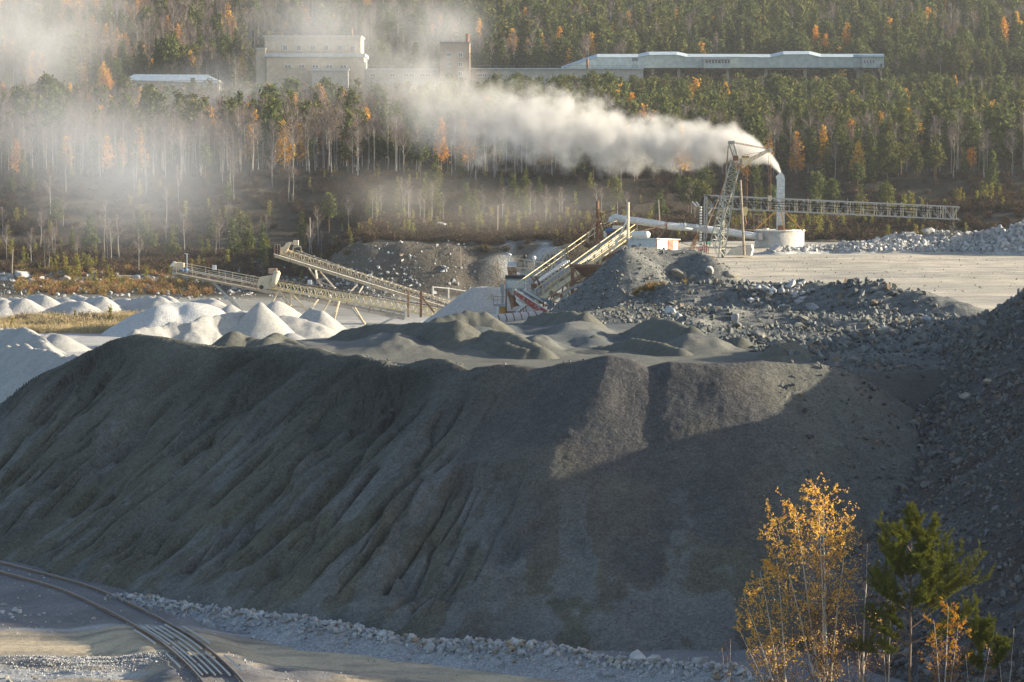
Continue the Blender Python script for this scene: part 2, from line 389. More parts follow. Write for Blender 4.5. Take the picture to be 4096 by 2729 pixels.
def ground_cols(X, Y):
    c = np.ones(X.shape + (3,)) * np.array((.235, .235, .24))                          # crushed stone floor
    c = mixcol(c, sst(.45, .6, vn(X / 5, Y / 4, 71)) * .5, (.19, .185, .185))
    d = seg_dist(X, Y, ROADC); dr = seg_dist(X, Y, RAIL)
    ry = np.interp(X, [p[0] for p in ROADC], [p[1] for p in ROADC])
    road = sst(3.9, 2.6, d + fbm(X / 2, Y / 2, 72, 3) * 1.2)
    c = mixcol(c, road, (.56, .47, .33)); 
    c = mixcol(c, road * sst(.3, .0, np.abs(d - 2.5 + fbm(X / 1.5, Y / 1.5, 73) * .5)) * .7, (.2, .19, .165))
    c = mixcol(c, road * sst(.52, .66, vn(X / 3, Y / .9, 74)) * .4, (.25, .24, .21))
    this = (Y < ry) * sst(3, 4.5, d)
    c = mixcol(c, this * sst(.4, .6, vn(X / 2.5, Y / 1.6, 75)) * .8, (.42, .35, .25))
    pale = sst(.5, .62, vn(X / 3.5, Y / 1.8, 76) + .1 * fbm(X, Y, 77))
    c = mixcol(c, this * pale * sst(-25, -20, X) * sst(-10, -13, X) * .9, (.42, .43, .43))
    c = mixcol(c, sst(.6, .1, np.abs(Y - ry - 3.9 - fbm(X / 2, Y * 0, 78) * 1.0)) * sst(-24, -22, X) * .8, (.44, .45, .45))
    c = mixcol(c, sst(2.2, 1.2, dr) * (1 - road) * .7, (.2, .195, .2))
    c = mixcol(c, sst(14, 18, X) * sst(135, 125, Y), (.15, .16, .17))
    # bench top: pale trodden dust, dark rubble ground towards the camera
    sd = poly_sd(X, Y, BENCH); b = sst(-1, .5, sd)
    bc = np.ones(X.shape + (3,)) * np.array((.60, .54, .43))
    bc = mixcol(bc, sst(.5, .68, vn(X / 9, Y / 5, 81)) * .5, (.36, .345, .31)); bc = mixcol(bc, sst(.52, .68, vn(X / 11 + Y / 30, Y / 1.6, 92)) * .45, (.35, .32, .265))
    dt = np.hypot(X - 5, Y - 430) + 1.2 * fbm(X / 9, Y / 9, 93, 2)
    for r0 in (132, 134.2, 146, 148.2, 151, 163, 165.2, 171, 180, 182.2): bc = mixcol(bc, np.exp(-((dt - r0) / .45) ** 2) * sst(.3, .6, vn(X / 14, Y / 14, 94)) * .55, (.33, .30, .245))
    edge = np.interp(X, [-15, 8, 14, 20, 26, 30, 36, 60], [200, 232, 236, 226, 212, 200, 190, 160]) + fbm(X / 4, Y / 6, 82) * 8
    dark = sst(2, -4, Y - edge)
    dk = mixcol(np.ones(X.shape + (3,)) * np.array((.135, .15, .15)), sst(.45, .6, vn(X / 4, Y / 4, 83)), (.19, .19, .175))
    flat = sst(170, 162, Y + fbm(X / 3, Y / 3, 84) * 8) * sst(16, 10, X)
    dk = mixcol(dk, flat, (.17, .17, .148))
    bc = bc * (1 - dark[..., None]) + dk * dark[..., None]
    c = c * (1 - b[..., None]) + bc * b[..., None]
    c = mixcol(c, sst(10.5, 13, X) * sst(136, 139, Y) * sst(164, 158, Y), (.118, .122, .116))
    c = mixcol(c, (1 - b) * sst(170, 185, Y) * sst(-8, -1, sd), (.15, .155, .15))
    # pit floor of the sand stores: nearly white fines
    w = sst(195, 215, Y) * (1 - sst(-8, -1, sd))
    c = mixcol(c, w, (.55, .545, .52))
    c = mixcol(c, w * sst(.45, .65, vn(X / 14, Y / 20, 85)) * .5, (.42, .41, .38))
    c = mixcol(c, w * sst(400, 425, Y), (.33, .32, .285))
    c = mixcol(c, sst(376, 382, Y + fbm(X / 8, Y / 8, 86) * 6) * sst(412, 404, Y) * sst(-28, -36, X), (.42, .345, .21))
    far = sst(462, 492, Y + fbm(X / 10, Y / 10, 87) * 14)
    dirt = mixcol(np.ones(X.shape + (3,)) * np.array((.060, .048, .035)), sst(.42, .62, vn(X / 12, Y / 12, 88)), (.052, .046, .031))
    dirt = mixcol(dirt, sst(.55, .7, vn(X / 7, Y / 7, 89)) * .6, (.105, .09, .072))
    c = c * (1 - far[..., None]) + dirt * far[..., None]
    rock = sst(478, 486, Y) * sst(512, 500, Y) * sst(.28, .5, vn(X / 6, Y / 9, 90)) * sst(-38, -30, X)
    c = mixcol(c, rock, (.135, .118, .098)); c = mixcol(c, rock * sst(-6, 0, X) * sst(12, 8, X) * sst(.3, .5, vn(X / 2.2, Y / 4, 91)), (.46, .46, .45))
    c = mixcol(c, sst(660, 700, Y), (.06, .052, .036))
    return c
def terrain(name, x0, x1, y0, y1, res, fn=G, mat=None, dz=0, mask=None):
    xs = np.arange(x0, x1 + res / 2, res); ys = np.arange(y0, y1 + res / 2, res); X, Y = np.meshgrid(xs, ys)
    Z = fn(X, Y) + dz
    o = link_mesh(name, grid_mesh(name, xs, ys, Z, col=ground_cols(X, Y), mask=mask(X, Y) if mask else None), mat or MT_ground)
    return tag(o, kind='structure')
terrain('ground', -34, 27, 96, 168, .16, near_z)
terrain('quarry_floor', -130, 150, 167.8, 340, .55, dz=-.02)
terrain('quarry_floor', -190, 220, 339.5, 470, .9, dz=-.04)
terrain('hillside', -260, 300, 469, 760, 1.6, mat=MT_far, dz=-.06)
terrain('hillside', -520, 560, 757, 2000, 7, mat=MT_far, dz=-.3)
xs = np.linspace(-1480, 1480, 75); ys = np.linspace(-300, 2300, 66); X, Y = np.meshgrid(xs, ys)
Z = np.where(Y > 500, np.interp(Y, KY, KZ), 0) - 2.5
gcol = ground_cols(X * 0 - 100, np.maximum(Y, 600))
tag(link_mesh('terrain', grid_mesh('terrain', xs, ys, Z, col=gcol), MT_far), kind='structure')
# ================================================================ HEAPS
def crest_of(pts):
    return np.array([tuple(W(p[:2], p[2])) if len(p) == 3 else tuple(p[1]) for p in pts])
def envelope(X, Y, cr, tan, rnd, step=.5):
    """height of material tipped along a crest line, with the crest sample it fell from"""
    H = np.full(X.shape, -1e9); Sx = np.zeros(X.shape); s0 = 0
    if len(cr) == 1: cr = np.vstack([cr, cr + (.01, 0, 0)])
    for a, b in zip(cr[:-1], cr[1:]):
        ln = np.linalg.norm(b[:2] - a[:2]); n = max(1, int(ln / step))
        for t in np.linspace(0, 1, n + 1):
            c = a + (b - a) * t
            h = c[2] - tan * (np.sqrt((X - c[0]) ** 2 + (Y - c[1]) ** 2 + rnd * rnd) - rnd)
            m = h > H; H[m] = h[m]; Sx[m] = s0 + ln * t
        s0 += ln
    return H, Sx
def heap(name, label, cat, pts, tan, mat, res=.3, rnd=1.0, lump=.3, fine=.06, seed=1, group=None, kind=None, pad=None, toe=.0, rill=0.0, gfn=None, colfn=None):
    cr = crest_of(pts); zmin = cr[:, 2].max() + 1
    rad = pad or ((cr[:, 2].max() - gz(*cr[len(cr) // 2, :2])) / tan + 3)
    rad = min(max(rad, 3), 40)
    xs = np.arange(cr[:, 0].min() - rad, cr[:, 0].max() + rad, res); ys = np.arange(cr[:, 1].min() - rad, cr[:, 1].max() + rad, res)
    X, Y = np.meshgrid(xs, ys)
    wx = fbm(X / (4 * rnd + 2), Y / (4 * rnd + 2), seed + 3, 3) * 1.6 * rnd; wy = fbm(X / (4 * rnd + 2), Y / (4 * rnd + 2), seed + 7, 3) * 1.6 * rnd
    H, Sx = envelope(X + wx, Y + wy, cr, tan, rnd)
    g = (gfn or G)(X, Y)
    H = H + lump * fbm(X / 2.5, Y / 2.5, seed, 4) + fine * fbm(X / .5, Y / .5, seed + 5, 3)
    if rill: H, _ = rills(H, res, rill, seed, int(X.size * 1.2))
    top = H > g - .25
    me = grid_mesh(name, xs, ys, np.where(H > g - .6, H, g - .6), mask=top, col=colfn(X, Y, H) if colfn else None)
    o = link_mesh(name, me, mat)
    return tag(o, label, cat, group, kind)
def blur(Z, n=1):
    for _ in range(n):
        P = np.pad(Z, 1, mode='edge')
        Z = (P[:-2, 1:-1] + P[2:, 1:-1] + P[1:-1, :-2] + P[1:-1, 2:] + 4 * P[1:-1, 1:-1]) / 8
    return Z
def rills(H, res, depth, seed, npart, mask=None, iters=3, steps=150):
    """rain rills: drops run down the slope and wear it where their paths join"""
    rs = np.random.RandomState(seed); ny, nx = H.shape; H = H.copy(); tot = np.zeros_like(H)
    for it in range(iters):
        Hs = blur(H + .25 * res * rs.rand(ny, nx), 1)
        gy, gx = np.gradient(Hs, res)
        p = rs.rand(npart // iters, 2) * (nx - 2, ny - 2) ; v = np.zeros_like(p); cnt = np.zeros(ny * nx)
        for st in range(steps):
            ix = p[:, 0].astype(int); iy = p[:, 1].astype(int)
            g = np.stack([gx[iy, ix], gy[iy, ix]], 1); gl = np.linalg.norm(g, axis=1)
            keep = gl > .22
            v = .55 * v - g; v = v / (np.linalg.norm(v, axis=1, keepdims=True) + 1e-9); p = p + v
            keep &= (p[:, 0] > 1) & (p[:, 0] < nx - 2) & (p[:, 1] > 1) & (p[:, 1] < ny - 2)
            p = p[keep]; v = v[keep]
            if len(p) == 0: break
            cnt += np.bincount((p[:, 1].astype(int)) * nx + p[:, 0].astype(int), minlength=ny * nx)
        c = np.sqrt(cnt.reshape(ny, nx)); c = c / (np.percentile(c, 99.5) + 1e-6); c = np.clip(c, 0, 1.5)
        if mask is not None: c = c * mask
        tot = np.maximum(tot, c)
        H = H - depth / iters * blur(c, 1)
    return H, tot
M_white = soil('white_sand', (.33, .33, .32), (.40, .395, .375), big=.3, fine=3, bump=.05, grit=14, gritamt=.08)
M_grey = soil('grey_gravel', (.38, .375, .36), (.46, .45, .43), big=.3, fine=4, bump=.1, grit=9, gritamt=.3)
M_pale = soil('pale_gravel', (.46, .465, .46), (.54, .54, .53), big=.3, fine=4, bump=.12, grit=7, gritamt=.35)
M_dark = soil('dark_sand', (.8, .8, .82), (1, 1, 1), big=.5, fine=2.2, bump=.09, grit=8, tint=True, gritamt=.5, fall=True)
M_olive = soil('olive_sand', (.108, .110, .094), (.135, .137, .12), big=.4, fine=3, bump=.05, grit=14, gritamt=.2)
M_slag = soil('crushed_slag', (.13, .14, .14), (.175, .175, .165), big=.35, fine=2.5, bump=.12, grit=8, gritamt=.5, c3=(.22, .215, .19))
M_brown = soil('brown_spoil', (.22, .15, .09), (.28, .2, .12), big=.4, fine=1.5, bump=.1)
# ---- the great sand dump at the edge of the bench
CR = [(0, 945, 179), (90, 880, 178), (200, 812, 177), (270, 781, 175.5), (345, 767, 174), (400, 775, 172.5), (460, 790, 170.5), (540, 801, 169), (640, 787, 165.5), (740, 819, 161), (860, 838, 156.5),
      (1000, 847, 153), (1075, 868, 150.2), (1130, 856, 149.6), (1200, 853, 149), (1330, 848, 147.6), (1395, 828, 147), (1435, 830, 147), (1490, 862, 146.3), (1530, 831, 147), (1650, 834, 147), (1740, 832, 147.2), (1880, 842, 148), (1960, 870, 149), (2040, 912, 150), (2075, 945, 151)]
cr = crest_of([(*T(a, b), y) for a, b, y in CR])
cr = np.vstack([[(-36, 181, 3.2)], cr])
RES = .085
xs = np.arange(-42, 26, RES); ys = np.arange(123, 190, RES); X, Y = np.meshgrid(xs, ys)
wx = fbm(X / 9, Y / 9, 101, 3) * 2.4; wy = fbm(X / 9, Y / 9, 102, 3) * 2.4
Hp, Sp = envelope(X + wx, Y + wy, cr, .735, .55, .25)
g = near_z(X, Y)
# fall-line coordinates: U runs along the slope, Vr down it
cs = np.stack([np.interp(np.linspace(0, 1, 420), np.linspace(0, 1, len(cr)), cr[:, k]) for k in (0, 1)], 1)
for _ in range(500): cs[1:-1] = (cs[:-2] + 2 * cs[1:-1] + cs[2:]) / 4
sl_ = np.r_[0, np.cumsum(np.linalg.norm(np.diff(cs, axis=0), axis=1))]
U = np.zeros(X.shape); Vr = np.zeros(X.shape); AN = np.zeros(X.shape)
for j in range(len(ys)):
    dd = (xs[:, None] - cs[None, :, 0]) ** 2 + (ys[j] - cs[None, :, 1]) ** 2; k = dd.argmin(1)
    ex = xs - cs[k, 0]; ey = ys[j] - cs[k, 1]; Vr[j] = np.sqrt(dd[np.arange(len(xs)), k]); an = np.arctan2(ex, -ey - 1e-6); AN[j] = an; U[j] = sl_[k] + an * 9.0
U = U + fbm(X / 6, Y / 6, 121, 3) * 1.0
west = sst(.5, -6, X); depth = cr[:, 2].max() - Hp
face = sst(.2, 1.6, depth) * sst(1.35, 1.0, np.abs(AN)) * sst(-33, -29, X) * sst(177, 173.5, Y)
Hp = Hp + (fbm(U / 3.4, Vr / 16, 103, 3) * 1.3 + fbm(U / 1.5, Vr / 10, 104, 3) * .55) * sst(0, 4, depth) * (.06 + .94 * west)
Hd, Xd, Yd = None, xs, ys
def ridged(u, v, seed, p): return (1 - np.abs(2 * vn(u, v, seed) - 1)) ** p
U2 = U + fbm(X / 1.4, Y / 1.4, 122, 3) * .22
def bite(r, lo, hi): return sst(lo, hi, r)
p1 = sst(.33, .46, vn(U / 3.6, Vr / 5.5, 109)) * (.12 + .88 * west)            # strongly rilled patches
p2 = sst(.42, .54, vn(U / 2.6 + 31, Vr / 4.5, 110)) * (.05 + .95 * west)
r1 = ridged(U2 / .95, Vr / 9, 123, 5); r2 = ridged(U2 / .58, Vr / 6, 124, 4); r3 = ridged(U2 / 3.6, Vr / 16, 125, 6); r5 = ridged(U2 / .5, Vr / 3.5, 142, 2)
cut1 = sst(.32, .52, vn(U / .8, Vr / 2.4, 126)); cut2 = sst(.36, .56, vn(U / .6 + 17, Vr / 1.8, 143))
rill = 1.0 * r1 * p1 * cut1 + .85 * r2 * np.maximum(p1, p2) * cut2 + .5 * r3 * (.05 + .95 * west) * sst(.40, .55, vn(U / 6, Vr / 9, 127))
# long thin open cracks on the smoother right flank
r4 = ridged(U2 / 3.4 + 3, Vr / 30, 128, 12) * sst(.50, .60, vn(U / 2.6, Vr / 7, 129)) * sst(1, 5, X)
rill = rill * (1 - .92 * sst(-2.5, 2.5, X)) + .40 * r4 * sst(8, 10, X)
rill = rill * face * sst(.2, 2.2, Hp - g)
Hp = Hp - rill
# slumps: bitten scars with a small scarp above
for (sx, sy, r, d) in ((-2.5, 139.0, 3.6, .7), (-9, 152, 2.2, .45), (-16, 160, 2.6, .5), (1.5, 135.8, 2.4, .35), (-12.5, 148.5, 2.2, .4), (-21, 163, 2.0, .4)):
    q = np.hypot((X - sx) / r, (Y - sy) / (r * 1.1)) + fbm(X / 1.6, Y / 1.6, 105, 4) * .75
    Hp = Hp - d * sst(1.0, .82, q) * (.55 + .45 * sst(-1, 1, (Y - sy) / r))
Hp = Hp + .10 * fbm(X / 1.3, Y / 1.3, 106, 4) + .06 * fbm(X / .3, Y / .3, 107, 2)
toe = sst(2.5, .0, Hp - g); Hp = Hp + toe * .3 * (1 + fbm(X / 2.5, Y / 2.5, 108, 3) * 3)
base = np.ones(X.shape + (3,)) * np.array((.132, .134, .110))
base = mixcol(base, sst(.42, .62, vn(U / 3, Vr / 7, 111)), (.115, .121, .108))
pur = sst(-6, 1, X + fbm(X / 3, Y / 3, 112, 4) * 7) * sst(22, 12, X + fbm(X / 3, Y / 3, 113) * 5)
base = mixcol(base, pur, (.100, .097, .095)); base = mixcol(base, pur * sst(.46, .6, vn(X / 3.2, Y / 3.2, 114) + .3 * fbm(X, Y, 115)) * .8, (.124, .117, .098))
base = mixcol(base, sst(11.0, 14, X) * sst(3.5, 6.5, Hp) * .8, (.136, .138, .122))
ol = sst(.52, .62, vn(X / 2.6, Y / 2.6, 116) + .5 * fbm(X / .9, Y / .9, 117)) * sst(8, 3, Hp)
base = mixcol(base, ol * .7, (.132, .127, .092))
wash = sst(.57, .66, vn(U / .8 + fbm(X / 1.2, Y / 1.2, 118) * 1.2, Vr / 4.5, 119) * .7 + .35 * vn(X / 4, Y / 4, 120) + .25 * fbm(X / .6, Y / .6, 141)) * sst(10, 5, Hp)
wash = wash * sst(2, -3, X) + (1 - sst(2, -3, X)) * sst(.56, .62, vn(X / 1.6, Y / 3.2, 144) + .5 * fbm(X / .8, Y / .8, 145)) * sst(8, 3, Hp)
base = mixcol(base, wash * .6, (.185, .192, .192))
base = mixcol(base, np.clip(rill * 3, 0, 1) * .25, (.110, .104, .085))  # sand tinted darker along the rills, shade of the grooves put into the colour
me = grid_mesh('sand_dump', xs, ys, np.where(Hp > g - .5, Hp, g - .5), mask=Hp > g - .2, col=base, ext=np.stack([U, Vr, np.clip(np.maximum(p1, p2) * sst(5, 0, X), 0, 1) * face], -1))
tag(link_mesh('sand_dump', me, M_dark), 'huge dark grey sand heap with rain rills running down beside the railway', 'sand heap')
Hd = Hp
def dump_h(x, y):
    x = np.asarray(x, float); y = np.asarray(y, float); i = np.clip(((x - Xd[0]) / RES).astype(int), 0, len(Xd) - 1); j = np.clip(((y - Yd[0]) / RES).astype(int), 0, len(Yd) - 1)
    return np.where((x > Xd[0]) & (x < Xd[-1]) & (y > Yd[0]) & (y < Yd[-1]), Hd[j, i], -99)
def on_dump(x, y): return np.maximum(G(x, y), dump_h(x, y))
# ---- rocky dump slope at the right edge of the quarry
RC = [(60, 260, 9.5), (44, 225, 11.2), (36, 200, 12.6), (33, 182, 13.6), (32, 170, 15), (31.5, 160, 16.2), (31, 152, 15.6), (30.5, 146, 14.0), (30.5, 138, 12.7), (33, 130, 11.4), (35, 121, 8.0), (36, 112, 7.6), (36, 100, 9), (36, 78, 10)]
rc = np.array(RC, float)
def slope_h(X, Y):
    H, Sx = envelope(X + fbm(X / 7, Y / 7, 131, 3) * 2.2, Y + fbm(X / 7, Y / 7, 132, 3) * 2.2, rc, .68, 1.2, .7)
    back = np.interp(Y, rc[::-1, 1], rc[::-1, 0]); top = np.interp(Y, rc[::-1, 1], rc[::-1, 2])
    H = np.maximum(H, np.where(X > back, top - .03 * (X - back), -99))
    return H + .55 * fbm(Sx / 1.6, H * .12, 133, 4) + .25 * fbm(X / 1.5, Y / 1.5, 134, 4), Sx
xs = np.arange(8, 90, .25); ys = np.arange(76, 262, .25); X, Y = np.meshgrid(xs, ys)
Hr, Sr = slope_h(X, Y); g = np.where(Y < 168, near_z(X, Y), G(X, Y))
c = np.ones(X.shape + (3,)) * np.array((.083, .080, .078))
c = mixcol(c, sst(.5, .62, vn(Sr / 1.3, Hr / 6, 135)), (.120, .119, .118)); c = mixcol(c, sst(.55, .68, vn(Sr / 1.8 + 9, Hr / 7, 136)) * .8, (.068, .056, .047))
me = grid_mesh('rock_slope', xs, ys, np.where(Hr > g - .5, Hr, g - .5), mask=Hr > g - .2, col=c)
tag(link_mesh('rock_slope', me, soil('slope_rubble', (.85, .85, .88), (1, 1, 1), big=.5, fine=3, bump=.14, grit=8, tint=True, gritamt=.55)), kind='structure')
def surf(x, y):
    """top of whatever lies at plan point x, y among floor, bench, dump and rock slope"""
    x = np.asarray(x, float); y = np.asarray(y, float)
    z = np.where(y < 168, near_z(x, y), G(x, y)); h, _ = slope_h(x, y)
    return np.maximum(z, h)
# ---- dark sand tipped on the bench behind the dump
def TH(*pts): return [(*T(a, b), y) for a, b, y in pts]
def AH(*pts): return [(*A(a, b), y) for a, b, y in pts]
def LH(*pts): return [(*L(a, b), y) for a, b, y in pts]
GB = 'dark sand heaps tipped on the bench'
for lab, pts, tan, rnd, rl in (
        ('broad dark sand heap with dark rain cracks below the conveyors', TH((745, 790, 176), (800, 754, 175), (870, 742, 174), (960, 738, 170), (1050, 732, 166)), .62, 1.0, .5),
        ('dark sand ridge directly in front of the steel drum, behind the cracked heap', TH((1010, 727, 178), (1070, 716, 179), (1110, 717, 179), (1150, 745, 178)), .6, .7, .1),
        ('smooth dark sand mound to the right of the cracked heap', TH((1085, 765, 168), (1125, 754, 166), (1180, 772, 163), (1240, 800, 160)), .55, .9, .0),
        ('dark sand mound below the red screen, left of the slag mound', TH((1175, 770, 194), (1200, 745, 193), (1240, 722, 191), (1295, 712, 187), (1345, 722, 183)), .6, .7, .3),
        ('dark sand mound in the middle of the bench, against the rubble', TH((1390, 785, 180), (1430, 762, 179), (1490, 738, 177), (1535, 732, 174), (1590, 750, 170)), .6, .7, .3),
        ('rounded dark sand heap beside the small pointed heap', TH((1600, 800, 172), (1640, 772, 170), (1695, 772, 166)), .6, .7, .1),
        ('small pointed sand heap with a sunlit side at the rubble edge', TH((1785, 786, 161), (1815, 779, 163)), .62, .35, .0),
        ('low dark sand heap in front of the small pointed heap', TH((1790, 818, 157), (1840, 812, 158)), .5, .6, .0),
        ('low wide sand swell across the bench floor', TH((1290, 806, 164), (1420, 808, 163), (1550, 808, 163)), .3, 1.0, .0),
        ('low dark sand hump on the bench floor in front of the smooth mound', TH((1060, 802, 164), (1130, 780, 163), (1210, 802, 160)), .55, .6, .1),
        ('dark sand ridge in front of the middle mound', TH((1370, 800, 167), (1450, 778, 165), (1560, 802, 161)), .55, .6, .1),
        ('dark sand hump between the middle mound and the rounded heap', TH((1520, 775, 175), (1600, 762, 172), (1650, 790, 168)), .55, .6, .2),
        ('long dark sand bank reaching from the red screen to the rubble below the slag mound', TH((1320, 722, 204), (1400, 706, 207), (1490, 708, 209), (1560, 730, 206)), .5, .9, .1),
        ('dark sand heap between the smooth mound and the middle mound', TH((1250, 788, 177), (1300, 772, 175), (1370, 772, 171)), .6, .7, .2),
        ('greenish sand heap joining the dump at its right end', TH((1880, 838, 151), (1960, 855, 152), (2035, 905, 153)), .6, .8, .0)):
    heap('sand_heap', lab, 'sand heap', pts, tan * 1.28, M_olive, .16, rnd * .42, .55, .08, seed=len(lab), group=GB, rill=rl * 1.2, gfn=on_dump)
for lab, pts in (('sunlit tan sand ridge on the crest of the dump, left one', AH((840, 1195, 171), (905, 1103, 172), (1010, 1150, 172), (1250, 1205, 171))),
                 ('sunlit tan sand ridge on the crest of the dump, nearer the steep white cone', AH((1230, 1170, 169), (1310, 1122, 170), (1420, 1165, 170), (1580, 1255, 168)))):
    heap('sand_heap', lab, 'sand heap', pts, .7, M_olive, .13, .3, .3, .05, seed=len(lab) + 40, group='sand ridges on the dump crest', gfn=on_dump, pad=5)
heap('slag_mound', 'tall dark grey mound of crushed slag in front of the metal shed', 'mound', [(*C(1485, 640), 233), (*C(1510, 622), 235), (*C(1750, 618), 236), (*C(2050, 640), 236), (*C(2200, 672), 236), (*C(2320, 735), 234)], .88, M_slag, .25, .5, .5, .16, seed=77, pad=19)
heap('rubble_ridge', 'low dark ridge of broken rock along the edge of the pale yard', 'rubble ridge', TH((1560, 655, 215), (1700, 650, 214), (1850, 650, 212), (2000, 652, 208), (2120, 672, 204), (2210, 708, 200)), .42, M_slag, .25, 1.0, .9, .3, seed=78, pad=9)
heap('rubble_ridge', 'lower dark ridge of broken rock facing the small pointed heap', 'rubble ridge', TH((1570, 735, 186), (1700, 712, 190), (1850, 716, 190), (2000, 745, 186), (2100, 800, 178)), .4, M_slag, .25, 1.0, .9, .3, seed=79, pad=9)
ROCKHEAP = soil('broken_rock', (.36, .375, .38), (.45, .455, .45), big=.4, fine=2, bump=.2, grit=5, gritamt=.5)
heap('rock_heap', 'long heap of pale broken rock behind the yard, highest to the right', 'rock heap', TH((1720, 585, 306), (1800, 566, 308), (1900, 566, 310), (1990, 562, 310), (2060, 540, 312), (2140, 533, 314), (2230, 540, 314), (2300, 530, 312), (2370, 520, 310), (2460, 512, 308)), .62, ROCKHEAP, .35, .9, 1.0, .4, seed=80, pad=8)
# ---- white and grey stores on the pit floor
for lab, pts, tan, mat, res, rnd, lump in (
        ('large white sand heap in shade at the left edge', LH((-250, 900, 300), (0, 880, 286), (60, 858, 282), (100, 845, 280), (180, 840, 275), (330, 872, 267), (460, 890, 260), (560, 950, 255), (620, 962, 252), (780, 935, 246)), .8, M_white, .22, .25, .8),
        ('sunlit white sand heap behind the large shaded one', LH((-120, 690, 345), (0, 690, 338), (60, 706, 336), (180, 692, 330), (250, 720, 326), (400, 815, 318)), .7, M_white, .28, .4, .9),
        ('small rounded white sand heap beside the dry grass', LH((380, 768, 342), (450, 738, 344), (520, 755, 342)), .5, M_white, .35, .8, .4),
        ('long white sand ridge in front of the coarse gravel heap', AH((-150, 1075, 345), (0, 1055, 346), (100, 1062, 347), (210, 1025, 348), (420, 1032, 348), (600, 962, 350), (820, 907, 352), (1060, 858, 354)), .78, M_white, .25, .3, 1.3),
        ('steep white sand cone under the head of the yellow conveyor', AH((1150, 800, 352),), .86, M_white, .3, .35, .25),
        ('white sand heap with a sunlit slope under the yellow conveyor legs', AH((1690, 862, 366), (1790, 880, 365)), .78, M_white, .3, .3, .5),
        ('pale grey mound between the white cone and the sunlit slope', AH((1380, 955, 356), (1480, 960, 356), (1700, 1010, 355)), .5, M_white, .35, .8, .8),
        ('small white sand heap behind the long white ridge', AH((840, 826, 378),), .62, M_white, .4, .5, .4),
        ('small white heap in the saddle of the dump crest', AH((1450, 1120, 240), (1500, 1130, 240)), .6, M_white, .3, .5, .3),
        ('broad heap of coarse pale gravel behind the white ridge', AH((120, 832, 376), (220, 802, 378), (420, 800, 378), (520, 815, 377)), .5, M_pale, .35, 2.5, .3),
        ('dark bluish gravel heap below the conveyor drive', AH((1330, 790, 386),), .6, M_grey, .4, .9, .4),
        ('grey gravel heap next to the screening plant', B and [(*B(1850, 648), 338), (*B(1900, 640), 338), (*B(2120, 640), 340)], .62, M_grey, .35, 1.2, .25)):
    heap('sand_heap' if mat is M_white else 'gravel_heap', lab, 'sand heap' if mat is M_white else 'gravel heap', pts, tan * 1.12, mat, res, rnd * .55, lump * 1.2, .1, seed=len(lab) + 3, group='white and grey stores on the pit floor', pad=16)
for i, (a, b, yy, w) in enumerate(((-40, 422, 418, 120), (130, 412, 418, 110), (345, 396, 422, 90), (560, 424, 428, 60), (710, 406, 432, 90), (880, 408, 420, 70), (1080, 432, 428, 80), (1320, 412, 420, 150), (1480, 408, 432, 90), (1850, 430, 424, 90), (660, 450, 416, 90))):
    heap('gravel_heap', 'pale grey gravel heap in the row behind the dry grass', 'gravel heap', LH((a - w * .9, b + 14 + 6 * (i % 3), yy + 5), (a, b + 4 * (i % 2), yy), (a + w * .8, b + 20, yy - 6)), (.5 + .08 * (i % 3)), M_grey, .35, .45, .8, .1, seed=200 + i, group='row of gravel heaps behind the dry grass', pad=9)
heap('spoil_heap', 'brown sandy spoil heap among the pines on the right', 'spoil heap', [(None, (143.5, 668, gz(143.5, 668) + 1.6)), (None, (146.5, 668, gz(146.5, 668) + 2.2))], .6, M_brown, .6, .8, .4, seed=301, pad=3.5)
heap('spoil_heap', 'long tan spoil bank at the forest edge above the gantry', 'spoil heap', [(None, (x_, 682, gz(x_, 682) + .5 + .5 * math.sin(x_))) for x_ in (74, 77, 80, 83, 86)], .7, M_brown, .5, .8, .5, seed=302, pad=4)
heap('spoil_heap', 'reddish brown spoil slope on the misty hillside', 'spoil heap', TH((905, 500, 640), (930, 486, 640), (950, 495, 640)), .55, M_brown, .6, .8, .4, seed=303, pad=9)
heap('boulder_bank', 'long bank of earth and white boulders below the left forest', 'bank', TH((-40, 632, 548), (60, 628, 548), (160, 622, 550), (260, 630, 550), (380, 632, 552), (520, 640, 548), (640, 665, 530), (760, 680, 510), (900, 690, 500)), .45, soil('bank_soil', (.2, .18, .15), (.3, .29, .27), big=.3, fine=1.5, bump=.2, grit=4), .7, 1.2, 1.0, .4, seed=304, pad=14)
# ================================================================ ROCKS
def rock_protos(n, seed, flat=.75):
    out = []; rs = random.Random(seed)
    for i in range(n):
        bm = bmesh.new()
        sx, sy, sz = rs.uniform(.8, 1.25), rs.uniform(.65, 1), flat * rs.uniform(.7, 1.1)
        for k in range(rs.randint(9, 14)):
            d = Vector((rs.gauss(0, 1), rs.gauss(0, 1), rs.gauss(0, 1))).normalized() * rs.uniform(.75, 1.05)
            bm.verts.new((d.x * sx * .5, d.y * sy * .5, d.z * sz * .5))
        bmesh.ops.convex_hull(bm, input=bm.verts)
        for v in [v for v in bm.verts if not v.link_faces]: bm.verts.remove(v)
        bmesh.ops.triangulate(bm, faces=bm.faces)
        bm.verts.index_update(); bm.verts.ensure_lookup_table()
        out.append((np.array([v.co[:] for v in bm.verts]), np.array([[v.index for v in f.verts] for f in bm.faces])))
        bm.free()
    return out
PROTO = rock_protos(16, 3)
def rand_rot(rs, n):
    q = rs.normal(size=(n, 4)); q /= np.linalg.norm(q, axis=1, keepdims=True); w, x, y, z = q.T
    return np.stack([1 - 2 * (y * y + z * z), 2 * (x * y - z * w), 2 * (x * z + y * w), 2 * (x * y + z * w), 1 - 2 * (x * x + z * z), 2 * (y * z - x * w),
                     2 * (x * z - y * w), 2 * (y * z + x * w), 1 - 2 * (x * x + y * y)], 1).reshape(-1, 3, 3)
